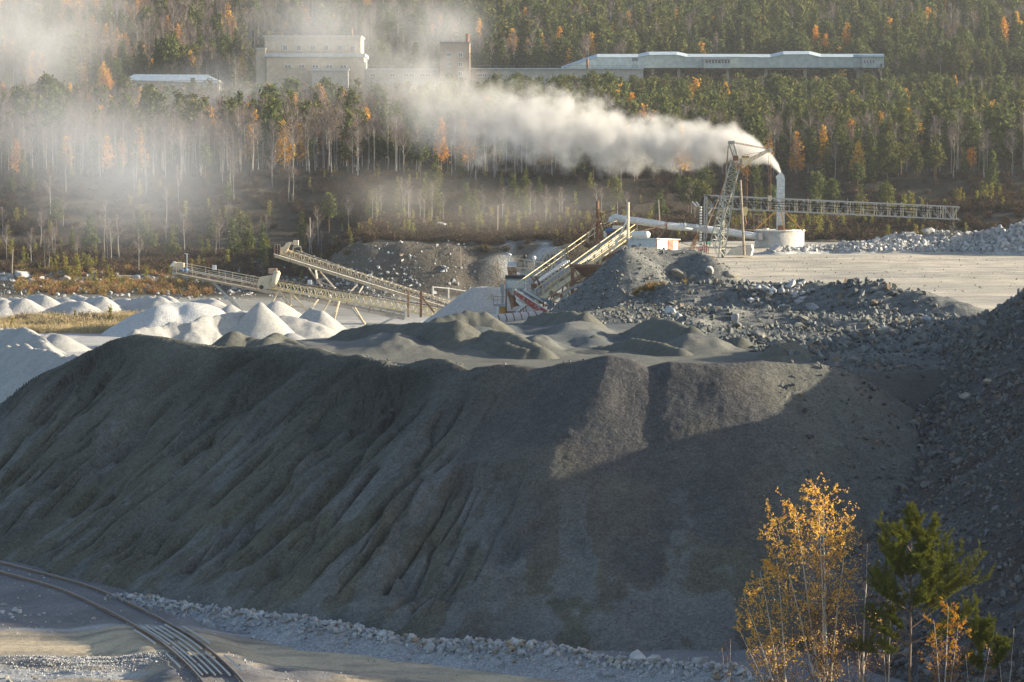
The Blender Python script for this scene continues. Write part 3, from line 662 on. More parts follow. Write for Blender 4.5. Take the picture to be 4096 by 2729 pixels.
def rubble(name, label, P, sizes, mat, seed=1, sink=.2):
    """countless small stones, joined into one mesh"""
    rs = np.random.RandomState(seed); n = len(P); kind = rs.randint(0, len(PROTO), n); Rm = rand_rot(rs, n); Vs = []; Fs = []; o = 0
    for k, (pv, pf) in enumerate(PROTO):
        m = np.where(kind == k)[0]
        if not len(m): continue
        v = np.einsum('nij,vj->nvi', Rm[m], pv) * sizes[m][:, None, None] + P[m][:, None, :]
        v[:, :, 2] += (sizes[m] * (.5 - sink) * .5)[:, None]
        Vs.append(v.reshape(-1, 3)); Fs.append((pf[None] + (np.arange(len(m)) * len(pv))[:, None, None] + o).reshape(-1, 3)); o += len(m) * len(pv)
    return tag(link_mesh(name, np_mesh(name, np.vstack(Vs), np.vstack(Fs)), mat), label, 'rubble', kind='stuff')
BRG = []
def boulder_meshes(mat, seed, n=7):
    out = []; rs = random.Random(seed)
    for i in range(n):
        bm = bmesh.new(); sx, sy, sz = rs.uniform(.9, 1.3), rs.uniform(.7, 1), rs.uniform(.55, .85)
        for k in range(rs.randint(11, 17)):
            d = Vector((rs.gauss(0, 1), rs.gauss(0, 1), rs.gauss(0, 1))).normalized() * rs.uniform(.8, 1.05)
            bm.verts.new((d.x * sx * .5, d.y * sy * .5, d.z * sz * .5))
        bmesh.ops.convex_hull(bm, input=bm.verts)
        for v in [v for v in bm.verts if not v.link_faces]: bm.verts.remove(v)
        bmesh.ops.bevel(bm, geom=list(bm.edges), offset=.03, segments=1, affect='EDGES')
        bmesh.ops.triangulate(bm, faces=bm.faces)
        bmesh.ops.subdivide_edges(bm, edges=bm.edges, cuts=1)
        for v in bm.verts:
            p = v.co; v.co = p * (1 + .22 * float(fbm(p.x * 3 + i * 9, p.y * 3 + p.z * 4, 500 + i, 3)))
        me = bpy.data.meshes.new('boulder'); bm.to_mesh(me); bm.free(); me.materials.append(mat); out.append(me)
    return out
ST_pale = stone('pale_rock', (.34, .34, .345), (.5, .5, .5), (.40, .37, .32))
ST_blue = stone('blue_grey_rock', (.27, .285, .30), (.46, .47, .48), (.30, .25, .19))
ST_dark = stone('dark_rock', (.095, .105, .105), (.20, .21, .205), (.21, .165, .12))
ST_slope = stone('slope_rock', (.072, .072, .073), (.19, .188, .186), (.18, .13, .095))
ST_tan = stone('tan_rock', (.26, .24, .20), (.40, .38, .33), (.42, .3, .18))
BM = {m: boulder_meshes(m, 60 + i) for i, m in enumerate((ST_pale, ST_blue, ST_dark, ST_slope, ST_tan))}
_rb = random.Random(77)
def boulder(x, y, s, mat, label, group, z=None, sink=.18):
    me = _rb.choice(BM[mat]); o = bpy.data.objects.new('boulder', me); COL.objects.link(o)
    zz = float(surf([x], [y])[0]) if z is None else z
    o.location = (x, y, zz + s * (.32 - sink)); o.scale = (s, s * _rb.uniform(.8, 1.1), s * _rb.uniform(.8, 1.1))
    o.rotation_euler = (_rb.uniform(-.4, .4), _rb.uniform(-.4, .4), _rb.uniform(0, 6.3))
    return tag(o, label, 'boulder', group)
bpy.context.view_layer.update()
def raycast_z(x, y, z=80):
    hit, loc, *_ = S.ray_cast(bpy.context.evaluated_depsgraph_get(), (x, y, z), (0, 0, -1)); return loc.z if hit else 0
DG = bpy.context.evaluated_depsgraph_get()
def hitz(xs, ys, z=120.):
    out = np.zeros(len(xs))
    for i, (x, y) in enumerate(zip(xs, ys)):
        h, loc, *_ = S.ray_cast(DG, (x, y, z), (0, 0, -1)); out[i] = loc.z if h else 0
    return out
def aim(px):
    """first surface met by a survey ray through frame pixel px: used to find the ground where a stone lies"""
    h, loc, *_ = S.ray_cast(DG, (0, 0, CAM_H), ray(*px)); return loc if h else None
rs = np.random.RandomState(11)
# berm of quarried stone between the road and the dump
BERM = [WZ(T(a, b), .3)[:2] for a, b in ((205, 1366), (300, 1385), (380, 1398), (500, 1416), (700, 1452), (850, 1472), (1000, 1490), (1150, 1508), (1300, 1525), (1430, 1538), (1540, 1552), (1660, 1572), (1760, 1590))]
def along(P, n, spread, rs):
    P = np.array([tuple(p) for p in P]); s = np.r_[0, np.cumsum(np.linalg.norm(np.diff(P, axis=0), axis=1))]; t = rs.rand(n) * s[-1]
    x = np.interp(t, s, P[:, 0]); y = np.interp(t, s, P[:, 1]); o = rs.normal(size=n) * spread
    i = np.clip(np.searchsorted(s, t) - 1, 0, len(P) - 2); d = np.diff(P, axis=0)[i]; d /= np.linalg.norm(d, axis=1, keepdims=True)
    return x - d[:, 1] * o, y + d[:, 0] * o, o, t / s[-1]
BERM[0] = (BERM[0][0] + 1.6, BERM[0][1] - .8); BERM[1] = (BERM[1][0] + .7, BERM[1][1] - .2)
bx = [tuple(p) for p in BERM]
heap('gravel_berm', 'long low berm of blue grey broken stone between the road and the sand heap', 'berm', [(None, (x, y + .35, .35 + .4 * min(1, i / 3) + .15 * math.sin(i * 1.9))) for i, (x, y) in enumerate(bx)], .62,
     soil('berm_gravel', (.29, .30, .315), (.38, .39, .405), big=.5, fine=4, bump=.12, grit=10, gritamt=.5), .12, .35, .5, .15, seed=401, pad=3, gfn=near_z)
DG.update(); DG = bpy.context.evaluated_depsgraph_get()
x, y, o, t = along(BERM, 4200, .62, rs); y = y + .2
z = hitz(x, y)
s = .06 + .44 * rs.rand(len(x)) ** 3 * (1.2 - np.clip(np.abs(o), 0, 1) * .6)
rubble('berm_rubble', 'blue grey broken stones covering the berm beside the road', np.stack([x, y, z], 1), s, ST_blue, 21)
x, y, o, t = along(BERM, 62, .55, rs)
for i in range(62):
    big = .30 + .45 * rs.rand() ** 1.6
    near_right = t[i] > .8
    boulder(x[i], y[i] + .1, big * (1.5 if near_right and rs.rand() > .5 else 1), ST_blue if rs.rand() > .25 else ST_pale,
            'pale blue grey boulder on the roadside berm, at its wide right end' if near_right else 'pale blue grey boulder lying on the roadside berm', 'boulders on the roadside berm', z=hitz([x[i]], [y[i] + .1])[0])
for a, b, sz, m, lab in ((1462, 1500, 1.15, ST_pale, 'large pale boulder with a rusty side at the right end of the berm'), (1496, 1508, 1.1, ST_pale, 'large white angular boulder next to the rusty sided one on the berm'), (1440, 1530, .9, ST_blue, 'blue grey block leaning in front of the two large berm boulders'),
                         (480, 1398, .85, ST_blue, 'grey boulder standing up from the left part of the berm'), (735, 1425, 1.0, ST_blue, 'big light boulder on the berm crest left of its middle')):
    p = WZ(T(a, b + 14), .7); boulder(p.x, p.y, sz, m, lab, None, z=hitz([p.x], [p.y])[0])
# loose stones beside the track and in the rutted ground
for a, b, sz in ((40, 640, .45), (150, 700, .5), (205, 715, .55), (110, 745, .4), (20, 715, .4), (260, 755, .3), (210, 665, .2), (410, 745, .25), (460, 735, .25), (320, 745, .25), (130, 770, .3)):
    p = WZ(RR(a, b + 20), .25); boulder(p.x, p.y, sz, ST_pale, 'whitish boulder in the small pile left of the track', 'boulders beside the track', z=nzf(p.x, p.y))
p = WZ(RR(975, 870), .2); boulder(p.x, p.y, .28, ST_tan, 'lone brown stump-like stone beside the curved rails', None, z=nzf(p.x, p.y))
for a, b, sz in ((385, 1470, .5), (300, 1420, .25), (85, 1505, .45), (345, 1440, .3), (70, 1450, .25)):
    p = WZ(RR(a, b + 15), .1); boulder(p.x, p.y, sz, ST_tan, 'sunlit tan block lying on the rutted ground below the road', 'blocks on the rutted ground', z=nzf(p.x, p.y))
x = rs.uniform(-34, 22, 9000); y = rs.uniform(112, 160, 9000)
rd = seg_dist(x, y, ROADC); keep = (rd > 2.6) | (rs.rand(9000) < .12); keep &= x < 19; x, y = x[keep], y[keep]; z = near_z(x, y); keep = z < 4; x, y, z = x[keep], y[keep], z[keep]
rubble('loose_stones', 'small loose stones scattered over the floor by the railway', np.stack([x, y, z], 1), .03 + .16 * rs.rand(len(x)) ** 4, ST_blue, 22)
x, y = rs.normal(-18, 1.8, 6000), rs.normal(127.2, 1.5, 6000); ok = seg_dist(x, y, ROADC) > 3.3
x, y = x[ok], y[ok]
rubble('pale_gravel', 'patch of pale crushed stone on the rutted ground in front of the road', np.stack([x, y, near_z(x, y)], 1), .04 + .09 * rs.rand(len(x)) ** 2, ST_pale, 23)
# rock slope on the right: coarse towards the foot
n = 52000; x = rs.uniform(15.5, 33, n); y = rs.uniform(108, 200, n); h, q = slope_h(x, y); g = np.where(y < 168, near_z(x, y), G(x, y)); up = h - g
band = vn(q / 1.3, h / 6, 135); ok = (up > -.1) & (x < .176 * y + 1.5) & (rs.rand(n) < .45 + .9 * band)
x, y, h, up = x[ok], y[ok], h[ok], up[ok]; low = np.exp(-np.clip(h - np.where(y < 140, 0, 5), 0, 20) / 5)
s = .07 + (.16 + .5 * low) * rs.rand(len(x)) ** 2.6
rubble('slope_stones', 'dark broken stones covering the steep slope at the right edge', np.stack([x, y, h], 1), s, ST_slope, 24, .3)
k = 0
while k < 40:
    x = rs.uniform(17, 24); y = rs.uniform(112, 172); h, _ = slope_h(np.array([x]), np.array([y])); g = float(surf([x], [y])[0])
    if h[0] < g - .01 or x > .172 * y: continue
    k += 1; boulder(x, y, .3 + .45 * rs.rand() ** 2, ST_slope if rs.rand() > .12 else ST_tan, 'dark grey boulder lodged in the foot of the steep right slope' if h[0] < 7 else 'dark grey boulder in the upper part of the steep right slope', 'boulders in the right slope', z=h[0])
# rubble on the bench
n = 26000; x = rs.uniform(9, 40, n); y = rs.uniform(147, 236, n); h, _ = slope_h(x, y)
lim = np.interp(x, [9, 12, 16, 22, 40], [176, 166, 156, 150, 147]); edge = np.interp(x, [8, 14, 20, 26, 30, 36], [226, 230, 222, 209, 198, 186])
cl = vn(x / 3, y / 5, 140); ok = (y > lim) & (y < edge + rs.normal(size=n) * 2) & (rs.rand(n) < .35 + cl) & (x < .176 * y + 1)
x, y, cl = x[ok], y[ok], cl[ok]; z = hitz(x, y)
rubble('bench_rubble', 'dark broken rock spread over the bench between the pale yard and the sand heaps', np.stack([x, y, z], 1), .06 + .62 * rs.rand(len(x)) ** 3.5 * (.5 + cl), ST_dark, 25)
k = 0
while k < 55:
    x = rs.uniform(11, 36); y = rs.uniform(162, 222); e = np.interp(x, [8, 14, 20, 26, 30, 36], [224, 228, 220, 207, 196, 184])
    if y > e or x > .17 * y or y < np.interp(x, [9, 12, 16, 22, 40], [178, 172, 163, 160, 158]): continue
    k += 1; q = rs.rand(); far = y > 196
    boulder(x, y, .45 + .75 * rs.rand() ** 2, ST_dark if q > .3 else (ST_blue if q > .12 else ST_tan), 'angular dark boulder in the rubble next to the pale yard' if far else 'angular dark boulder in the rubble above the sand dump', 'boulders in the bench rubble', z=hitz([x], [y])[0])
n = 2600; x = rs.uniform(13, 25, n); y = rs.uniform(138, 154, n); ok = x < .176 * y; x, y = x[ok], y[ok]; z = hitz(x, y); ok = (z > 6) & (rs.rand(len(x)) < .25 + vn(x / 2, y / 2, 146) * (x - 11) / 10)
rubble('gully_stones', 'dark stones between the right end of the sand heap and the rocky slope', np.stack([x, y, z], 1)[ok], .05 + .4 * rs.rand(ok.sum()) ** 3.5, ST_slope, 31)
n = 60000; x = rs.uniform(-30, 20, n); y = rs.uniform(126, 172, n); h = dump_h(x, y); g = near_z(x, y); up = h - g; ok = (up > .02) & (up < 3.2) & (x < 8) & (rs.rand(n) < .22 * np.exp(-up / .8)); x, y, h = x[ok], y[ok], h[ok]
rubble('toe_stones', 'small stones and clods gathered at the foot of the big sand heap', np.stack([x, y, h], 1), .05 + .26 * rs.rand(len(x)) ** 4, ST_dark, 32)
x = rs.uniform(1, 13, 5000); y = rs.uniform(190, 232, 5000); z = hitz(x, y); ok = (z > 8.5) & (vn(x / 2, y / 4, 147) + .3 * rs.rand(5000) > .55)
rubble('shelf_stones', 'dark stones strewn on the ground between the slag mound and the sand heaps', np.stack([x, y, z], 1)[ok], .06 + .45 * rs.rand(ok.sum()) ** 3.5, ST_dark, 33)
# pale pile on the rubble
for i in range(42):
    u, v = rs.normal(1805, 42), rs.normal(676, 11)
    p = aim(T(u, v))
    if p is None or p.y > 240: continue
    boulder(p.x, p.y, .35 + .5 * rs.rand() ** 1.5, ST_pale, 'whitish blue block in the pale cluster on the dark rubble', 'pale blocks on the rubble', z=p.z + .12)
for a, b, sz, m, lab in ((1690, 726, 1.0, ST_pale, 'flat white boulder lying alone left of the pale cluster'), (1866, 706, 1.3, ST_blue, 'big grey boulder at the right end of the pale cluster'), (1835, 690, .95, ST_pale, 'pale upright boulder in the middle of the pale cluster'),
                         (1558, 628, 1.5, ST_tan, 'long light boulder on the shoulder of the slag mound'), (1632, 618, 1.3, ST_blue, 'large jagged grey boulder at the corner of the pale yard'), (1684, 627, 1.25, ST_tan, 'upright tan boulder next to the jagged grey one'),
                         (1590, 633, .8, ST_tan, 'brownish boulder between the long light one and the jagged grey one'), (2010, 692, .9, ST_dark, 'dark square boulder right of the pale cluster'), (1540, 715, 1.3, ST_blue, 'flat slab of rock below the slag mound'), (2130, 530, 1.9, ST_pale, 'white boulder topping the pale rock heap'), (2228, 535, 1.6, ST_tan, 'tan boulder on the pale rock heap beside the gantry post')):
    p = aim(T(a, b + 8))
    if p is not None: boulder(p.x, p.y, sz, m, lab, None, z=p.z)
# stones of the pale rock heap behind the yard
pts = np.array([tuple(W(T(a, b), y)) for a, b, y in ((1700, 590, 304), (1800, 575, 306), (1990, 568, 307), (2060, 550, 309), (2140, 545, 311), (2300, 545, 309), (2370, 535, 307), (2450, 530, 306))])
x, y, o, t = along(pts[:, :2], 15000, 4.2, rs); z = hitz(x, y); ok = z > 12.2; x, y, z, t = x[ok], y[ok], z[ok], t[ok]
rubble('heap_stones', 'pale broken stones covering the rock heap behind the yard', np.stack([x, y, z], 1), (.14 + .8 * rs.rand(len(x)) ** 3.2) * (.65 + .5 * t), ST_pale, 26)
x, y, o, t = along(pts[:, :2], 34, 3.0, rs); z = hitz(x, y)
for i in range(34):
    if z[i] > 12.2: boulder(x[i], y[i], .8 + .9 * rs.rand() ** 2, ST_pale if rs.rand() > .2 else ST_tan, 'pale boulder among the broken stones of the rock heap behind the yard', 'boulders on the pale rock heap', z=z[i])
x = rs.uniform(10, 62, 1800); y = rs.uniform(225, 300, 1800); z = hitz(x, y); ok = z < 13.2
rubble('yard_stones', 'small stones scattered on the pale dusty yard', np.stack([x, y, z], 1)[ok], .04 + .22 * rs.rand(ok.sum()) ** 4, ST_tan, 27)
# slag mound
x = rs.uniform(0, 24, 9000); y = rs.uniform(214, 244, 9000); z = hitz(x, y); ok = (z > 9) & (rs.rand(9000) < .75)
rubble('mound_stones', 'small grey stones on the slag mound', np.stack([x, y, z], 1)[ok], .05 + .34 * rs.rand(ok.sum()) ** 4, ST_dark, 28)
# white boulders below the forest on the left
for a, b, sz in ((45, 262, 2.2), (100, 262, 3.4), (125, 285, 2.6), (200, 250, 5.0), (215, 282, 2.4), (340, 275, 4.2), (300, 295, 3.0), (335, 305, 2.2), (500, 285, 2.2), (600, 285, 3.6), (660, 285, 2.4), (720, 310, 2.2), (750, 300, 2.6), (760, 330, 2.8), (735, 335, 2.0), (800, 320, 1.6),
                 (960, 290, 2.2), (1080, 280, 1.8), (1160, 280, 2.4), (1230, 262, 2.8), (1320, 240, 2.2), (1390, 285, 3.2), (1370, 255, 2.0), (1500, 290, 2.6), (1560, 275, 2.8), (1480, 260, 2.2), (1840, 355, 1.8), (1890, 320, 2.2), (1890, 350, 1.8), (860, 305, 1.6), (930, 215, 2.0), (1100, 265, 1.6), (380, 300, 1.8), (20, 215, 1.6), (165, 130, 1.8)):
    p = aim(L(a, b))
    if p is not None: boulder(p.x, p.y, sz * .82, ST_pale, 'whitish boulder on the bank between the gravel heaps and the left forest', 'white boulders on the bank', z=p.z - .2)
for a, b, sz in ((640, 640, 2.6), (600, 690, 1.6), (655, 680, 1.8), (880, 670, 1.4), (850, 710, 1.6), (980, 680, 1.8), (920, 700, 1.4), (1050, 720, 1.2), (1000, 435, 1.6), (1550, 430, 2.4), (950, 390, 1.0), (1420, 500, 1.6), (1600, 590, 1.4), (1750, 330, 1.2)):
    p = aim(A(a, b))
    if p is not None: boulder(p.x, p.y, sz, ST_pale, 'whitish boulder on the slope behind the stacking conveyors', 'white boulders behind the conveyors', z=p.z - .1)
for a, b, sz, lab in ((1490, 60, 5.0, 'white rock outcrop in the mist above the old quarry wall'), (470, 470, 0, '')):
    if sz:
        p = aim(B(a, b)); 
        if p is not None: boulder(p.x, p.y, sz, ST_pale, lab, None, z=p.z - .4)
p = aim(C(470, 470))
if p is not None: boulder(p.x, p.y, 3.6, ST_pale, 'broad white rock outcrop on the terrace behind the plant', None, z=p.z - .6)
q = []
for i in range(1900):
    u, v = (rs.uniform(0, 420), rs.uniform(268, 300)) if i < 1300 else (rs.uniform(190, 480), rs.uniform(225, 300))
    p = aim((u, v))
    if p is not None and 440 < p.y < 640: q.append(tuple(p))
q = np.array(q); rubble('bank_stones', 'grey stones strewn over the bank and slope behind the conveyors', q, .2 + .9 * rs.rand(len(q)) ** 3.5, ST_blue, 29)
# ================================================================ MATERIALS OF MACHINES
P_cream = paint('cream_paint', (.60, .52, .38), (.40, .30, .20), .46, 1.2, .6)
P_yellow = paint('yellow_paint', (.68, .55, .26), (.60, .54, .42), .55, 1.0, .55)
P_dust = paint('dusty_steel', (.50, .46, .40), (.30, .22, .16), .46, .9, .8)
P_grey = paint('galvanised', (.36, .37, .37), (.27, .23, .19), .42, .8, .45, .2)
P_duct = paint('duct_sheet', (.56, .60, .63), (.44, .44, .42), .34, .7, .45, .1)
P_rust = paint('rusty_steel', (.20, .10, .06), (.33, .17, .08), .5, 1.4, .85)
P_rustl = paint('rust_painted', (.45, .36, .26), (.27, .12, .06), .55, 1.5, .8)
P_belt = paint('rubber_belt', (.05, .052, .055), (.22, .21, .2), .42, .8, .85)
P_beltd = paint('dusty_belt', (.27, .275, .28), (.42, .41, .39), .45, .8, .9)
P_black = paint('black_rubber', (.02, .02, .022), None, 0, 2, .6)
P_red = paint('red_paint', (.42, .07, .05), (.5, .44, .38), .5, 1.6, .6)
P_blue = paint('blue_motor', (.06, .14, .32), (.3, .3, .3), .35, 3, .5)
P_white = paint('white_paint', (.76, .75, .70), (.55, .5, .42), .36, 1.2, .5)
P_orange = paint('orange_paint', (.62, .33, .07), (.4, .25, .12), .4, 1.5, .6)
P_wood = paint('weathered_timber', (.30, .255, .20), (.19, .155, .12), .5, 2, .9, bump=.02)
P_conc = paint('concrete', (.50, .49, .45), (.36, .335, .29), .42, .5, .9, bump=.02)
P_glass = paint('dark_glass', (.09, .11, .13), (.22, .25, .27), .45, 1.2, .15)
P_dgreen = paint('crane_paint', (.31, .335, .315), (.22, .17, .11), .5, 1.2, .6)
P_lamp = paint('lamp_housing', (.72, .73, .74), None, 0, 2, .4)
def wire(name, pts, r, mat, parent=None, sag=0, n=4):
    m = MB()
    if sag:
        a, b = Vector(pts[0]), Vector(pts[-1]); pts = [a.lerp(b, t) - Vector((0, 0, sag * 4 * t * (1 - t))) for t in np.linspace(0, 1, 9)]
    m.path(pts, r, n); return m.build(name, mat, parent)
# ================================================================ RAILWAY
track = thing('railway_track', 'rusty curved railway track that crosses the dirt road at the lower left', 'railway', (RAIL[8][0], RAIL[8][1], 0))
def smooth_line(P, n):
    P = np.array(P, float); s = np.r_[0, np.cumsum(np.linalg.norm(np.diff(P, axis=0), axis=1))]; t = np.linspace(0, s[-1], n)
    q = np.stack([np.interp(t, s, P[:, k]) for k in range(P.shape[1])], 1)
    for _ in range(6): q[1:-1] = (q[:-2] + 2 * q[1:-1] + q[2:]) / 4
    return q
RL = smooth_line(RAIL, 90); tn = np.gradient(RL, axis=0); tn /= np.linalg.norm(tn, axis=1, keepdims=True); nr = np.stack([-tn[:, 1], tn[:, 0]], 1)
def rail_z(x, y): return nzf(x, y)
P_rail = paint('rail_steel', (.235, .15, .105), (.30, .27, .25), .46, 1.2, .6, .3)
P_railtop = paint('worn_rail_steel', (.36, .34, .33), (.3, .22, .16), .4, 1.5, .4, .5)
zc_line = np.array([nzf(x, y) for x, y in RL]); 
for _ in range(200): zc_line[1:-1] = (zc_line[:-2] + zc_line[1:-1] * 2 + zc_line[2:]) / 4
def rail_profile(m, q, zz, side, w=.045, h=.125):
    pts = [(x + n[0] * side, y + n[1] * side, z) for (x, y), n, z in zip(q, nr, zz)]
    for dx, hw, lo, hi, mi in ((0, .055, 0, .03, 0), (0, .012, .03, h - .045, 0), (0, w / 2, h - .045, h, 1)):
        vs = []; fs = []
        for i, (x, y, z) in enumerate(pts):
            n = nr[i]
            vs += [(x - n[0] * hw, y - n[1] * hw, z + lo), (x + n[0] * hw, y + n[1] * hw, z + lo), (x + n[0] * hw, y + n[1] * hw, z + hi), (x - n[0] * hw, y - n[1] * hw, z + hi)]
        for i in range(len(pts) - 1):
            for j in range(4): fs.append((i * 4 + j, i * 4 + (j + 1) % 4, i * 4 + 4 + (j + 1) % 4, i * 4 + 4 + j))
        fs += [(3, 2, 1, 0), tuple(4 * (len(pts) - 1) + k for k in range(4))]; m.add(vs, fs, mi)
for side in (-.79, .79):
    m = MB(); rail_profile(m, RL, zc_line + .03, side); m.build('rail', [P_rail, P_railtop], track)
sm = MB(); sm.box((0, 0, 0), 2.6, .24, .15); slp = sm.build('sleeper', P_wood, track); k = 0; first = True
Ls = np.r_[0, np.cumsum(np.linalg.norm(np.diff(RL, axis=0), axis=1))]
for s in np.arange(.5, Ls[-1], .62):
    x, y = np.interp(s, Ls, RL[:, 0]), np.interp(s, Ls, RL[:, 1]); z = np.interp(s, Ls, zc_line); t = (np.interp(s, Ls, tn[:, 0]), np.interp(s, Ls, tn[:, 1]))
    o = slp if first else slp.copy()
    if not first: COL.objects.link(o); o.parent = track
    first = False; o.location = Vector((x, y, z - .03 + .06 * (vn(s, 3.3) - .3))) - track.location; o.rotation_euler.z = math.atan2(t[1], t[0]) + R(90) + _rb.uniform(-.03, .03)
for off, s0, s1 in ((-1.15, 1.0, 5), (-1.2, 8, 11.5), (-.62, .2, 5.5), (-.6, 6.2, 13.6), (-.38, 0, 10.5), (-.36, 11, 13.4), (-.1, .6, 4), (-.1, 5, 13.8), (.18, .4, 13.6), (.5, 0, 7), (.48, 8, 14), (1.12, .8, 6), (1.1, 9, 13.5)):
    pts = []; S0 = 26.2
    for s in np.linspace(S0 + s0, S0 + s1, 9):
        x, y = np.interp(s, Ls, RL[:, 0]), np.interp(s, Ls, RL[:, 1]); n = (np.interp(s, Ls, nr[:, 0]), np.interp(s, Ls, nr[:, 1])); z = np.interp(s, Ls, zc_line)
        pts.append((x + n[0] * off, y + n[1] * off, z + .12))
    m = MB(); m.path(pts, .05, 4); m.build('crossing_rail', [P_railtop], track)
# ================================================================ CONVEYORS
def railing(mb, a, b, h, n, r=.03, mid=True, m=0):
    a = Vector(a); b = Vector(b); u = Vector((0, 0, h))
    mb.beam(a + u, b + u, r * 1.6, m=m)
    if mid: mb.beam(a + u * .5, b + u * .5, r * 1.1, m=m)
    for k in range(n + 1):
        p = a.lerp(b, k / n); mb.beam(p, p + u, r * 1.5, m=m)
def legs(parent, spec, Y, mat, w=.16, dy=1.3):
    """spec: pairs of frame points (top, foot); built as a pair of legs dy apart"""
    for i, (a, b) in enumerate(spec):
        p0, p1 = W(a, Y), W(b, Y); m = MB()
        for s in (-.5, .5): m.beam(p0 + Vector((0, s * dy * .8, 0)), p1 + Vector((0, s * dy * 1.3, 0)), w)
        m.beam(p1 + Vector((0, -dy * .6, .1)), p1 + Vector((0, dy * .6, .1)), w * .7)
        m.build('support_leg', mat, parent)
def boxat(mb, P0, P1, Y, dy, m=0, yoff=0):
    """block seen between two opposite frame corners at distance Y, dy deep"""
    a, b = W(P0, Y), W(P1, Y); mb.box(((a.x + b.x) / 2, Y + yoff + dy / 2, (a.z + b.z) / 2), abs(b.x - a.x), dy, abs(b.z - a.z), m=m)
def plate(mb, pts, Y, dy, m=0):
    mb.prism([W(p, Y) for p in pts], (0, dy, 0), m)
# --- yellow truss stacker
YA = 392.0
a0, a1 = W(A(1215, 655), YA), W(A(3120, 975), YA - 6)
t = thing('conveyor', 'yellow lattice truss stacking conveyor with a boxy drive housing over the white sand', 'conveyor', (a0.x, a0.y, 0))
m = MB(); m.truss(a0, a1, 1.1, .95, 26, .085); m.build('truss_frame', P_yellow, t)
m = MB(); u = Vector((0, 0, 1.25)); m.beam(a0 + u, a1 + u, .95, .07); 
for k in range(27): p = a0.lerp(a1, (k + .5) / 27) + Vector((0, 0, 1.05)); m.beam(p + Vector((0, -.62, .25)), p + Vector((0, .62, .25)), .09)
m.build('belt', P_belt, t)
m = MB()
for k in range(24):
    p = a0.lerp(a1, (k + .7) / 25) + Vector((0, -.68, .95)); m.beam(p, p + Vector((0, -.02, .45)), .06); m.beam(p + Vector((0, 0, .45)), p + Vector((.22, 0, .45)), .06)
m.build('idler_bracket', P_rustl, t)
m = MB(); plate(m, [A(1132, 668), A(1128, 575), A(1150, 545), A(1290, 520), A(1282, 640), A(1240, 668)], YA - .8, 1.6)
hs = m.build('drive_housing', P_cream, t)
m = MB(); c0, c1 = W(A(1285, 640), YA - 1.0), W(A(1330, 495), YA - 1.0); m.path([c0 + Vector((0, 0, -.2)), c0, c1, c1 + Vector((0, 0, .2))], [.3, .46, .46, .3], 12); m.build('belt_guard', P_cream, t, True)
m = MB(); boxat(m, A(1238, 455), A(1325, 510), YA - .2, 1.0); m.build('gear_box', P_rustl, t)
m = MB(); c0 = W(A(1165, 650), YA - .85); m.tube(c0 + Vector((0, -.02, 0)), c0 + Vector((0, .3, 0)), .28, n=16); m.build('head_drum', P_black, t)
m = MB(); railing(m, W(A(1052, 662), YA - .9), W(A(1112, 672), YA - .9), 1.7, 2, .05); m.build('railing', P_rustl, t)
legs(t, [(A(1470, 700), A(1780, 1052)), (A(1368, 700), A(1528, 978)), (A(1470, 700), A(1468, 850)), (A(1330, 705), A(1245, 865)), (A(1985, 772), A(1908, 1045)), (A(1880, 790), A(1785, 935)), (A(1755, 780), A(1690, 870)), (A(2140, 860), A(2250, 1035))], YA, P_cream)
m = MB(); m.beam(W(A(1465, 850), YA), W(A(1600, 852), YA), .14); m.beam(W(A(1600, 852), YA), W(A(1465, 860), YA), .12); m.beam(W(A(1790, 958), YA), W(A(1935, 960), YA), .12); m.beam(W(A(1480, 860), YA), W(A(1700, 1000), YA), .12); m.build('cross_brace', P_cream, t)
m = MB(); boxat(m, A(1648, 575), A(1690, 622), YA - 1, .4); m.build('switch_box', P_lamp, t)
# --- stacker with railings
YB = 396.0
b0, b1 = W(A(240, 500), YB), W(A(2660, 975), YB + 1)
t = thing('conveyor', 'long cream conveyor with handrails and a blue motor at its raised left end', 'conveyor', (b0.x, b0.y, 0))
m = MB()
for s in (-.65, .65):
    o = Vector((0, s, 0)); m.beam(b0 + o, b1 + o, .12, .42); m.beam(b0 + o + Vector((0, 0, .65)), b1 + o + Vector((0, 0, .65)), .1, .16)
    for k in range(21):
        p = b0.lerp(b1, k / 20) + o; m.beam(p, p + Vector((0, 0, .65)), .09)
m.build('frame', P_dust, t)
m = MB(); m.beam(b0 + Vector((0, 0, .78)), b1 + Vector((0, 0, .78)), 1.0, .06); m.beam(b0 + Vector((0, 0, .35)), b1 + Vector((0, 0, .35)), 1.0, .05); m.build('belt', P_beltd, t)
m = MB()
for k in range(34): p = b0.lerp(b1, (k + .5) / 34) + Vector((0, -.74, .5)); m.box(p, .14, .1, .2)
m.build('idler_bracket', P_rustl, t)
m = MB(); r0, r1 = W(A(275, 500), YB - 1.25), W(A(1130, 665), YB - 1.25); railing(m, r0, r1, 1.15, 5, .05); q = Vector((0, 2.5, .2)); railing(m, r0 + q, r1 + q, 1.15, 6, .05)
m.beam(r0 + Vector((0, .3, -.1)), r1 + Vector((0, .3, -.1)), .6, .06); m.build('walkway_railing', P_cream, t)
m = MB(); plate(m, [A(205, 432), A(240, 385), A(268, 388), A(232, 435)], YB - .6, 1.2); m.build('head_chute', P_lamp, t)
m = MB(); plate(m, [A(243, 480), A(245, 388), A(352, 398), A(352, 440), A(300, 470)], YB - .4, 1.0); m.build('head_housing', P_cream, t)
m = MB(); c0 = W(A(372, 470), YB - .9); m.tube(c0, c0 + Vector((.0, .9, 0)), .3, n=14); m.tube(c0 + Vector((-.75, 0, -.05)), c0 + Vector((-.2, 0, -.05)), .17, n=10); m.build('motor', P_blue, t, True)
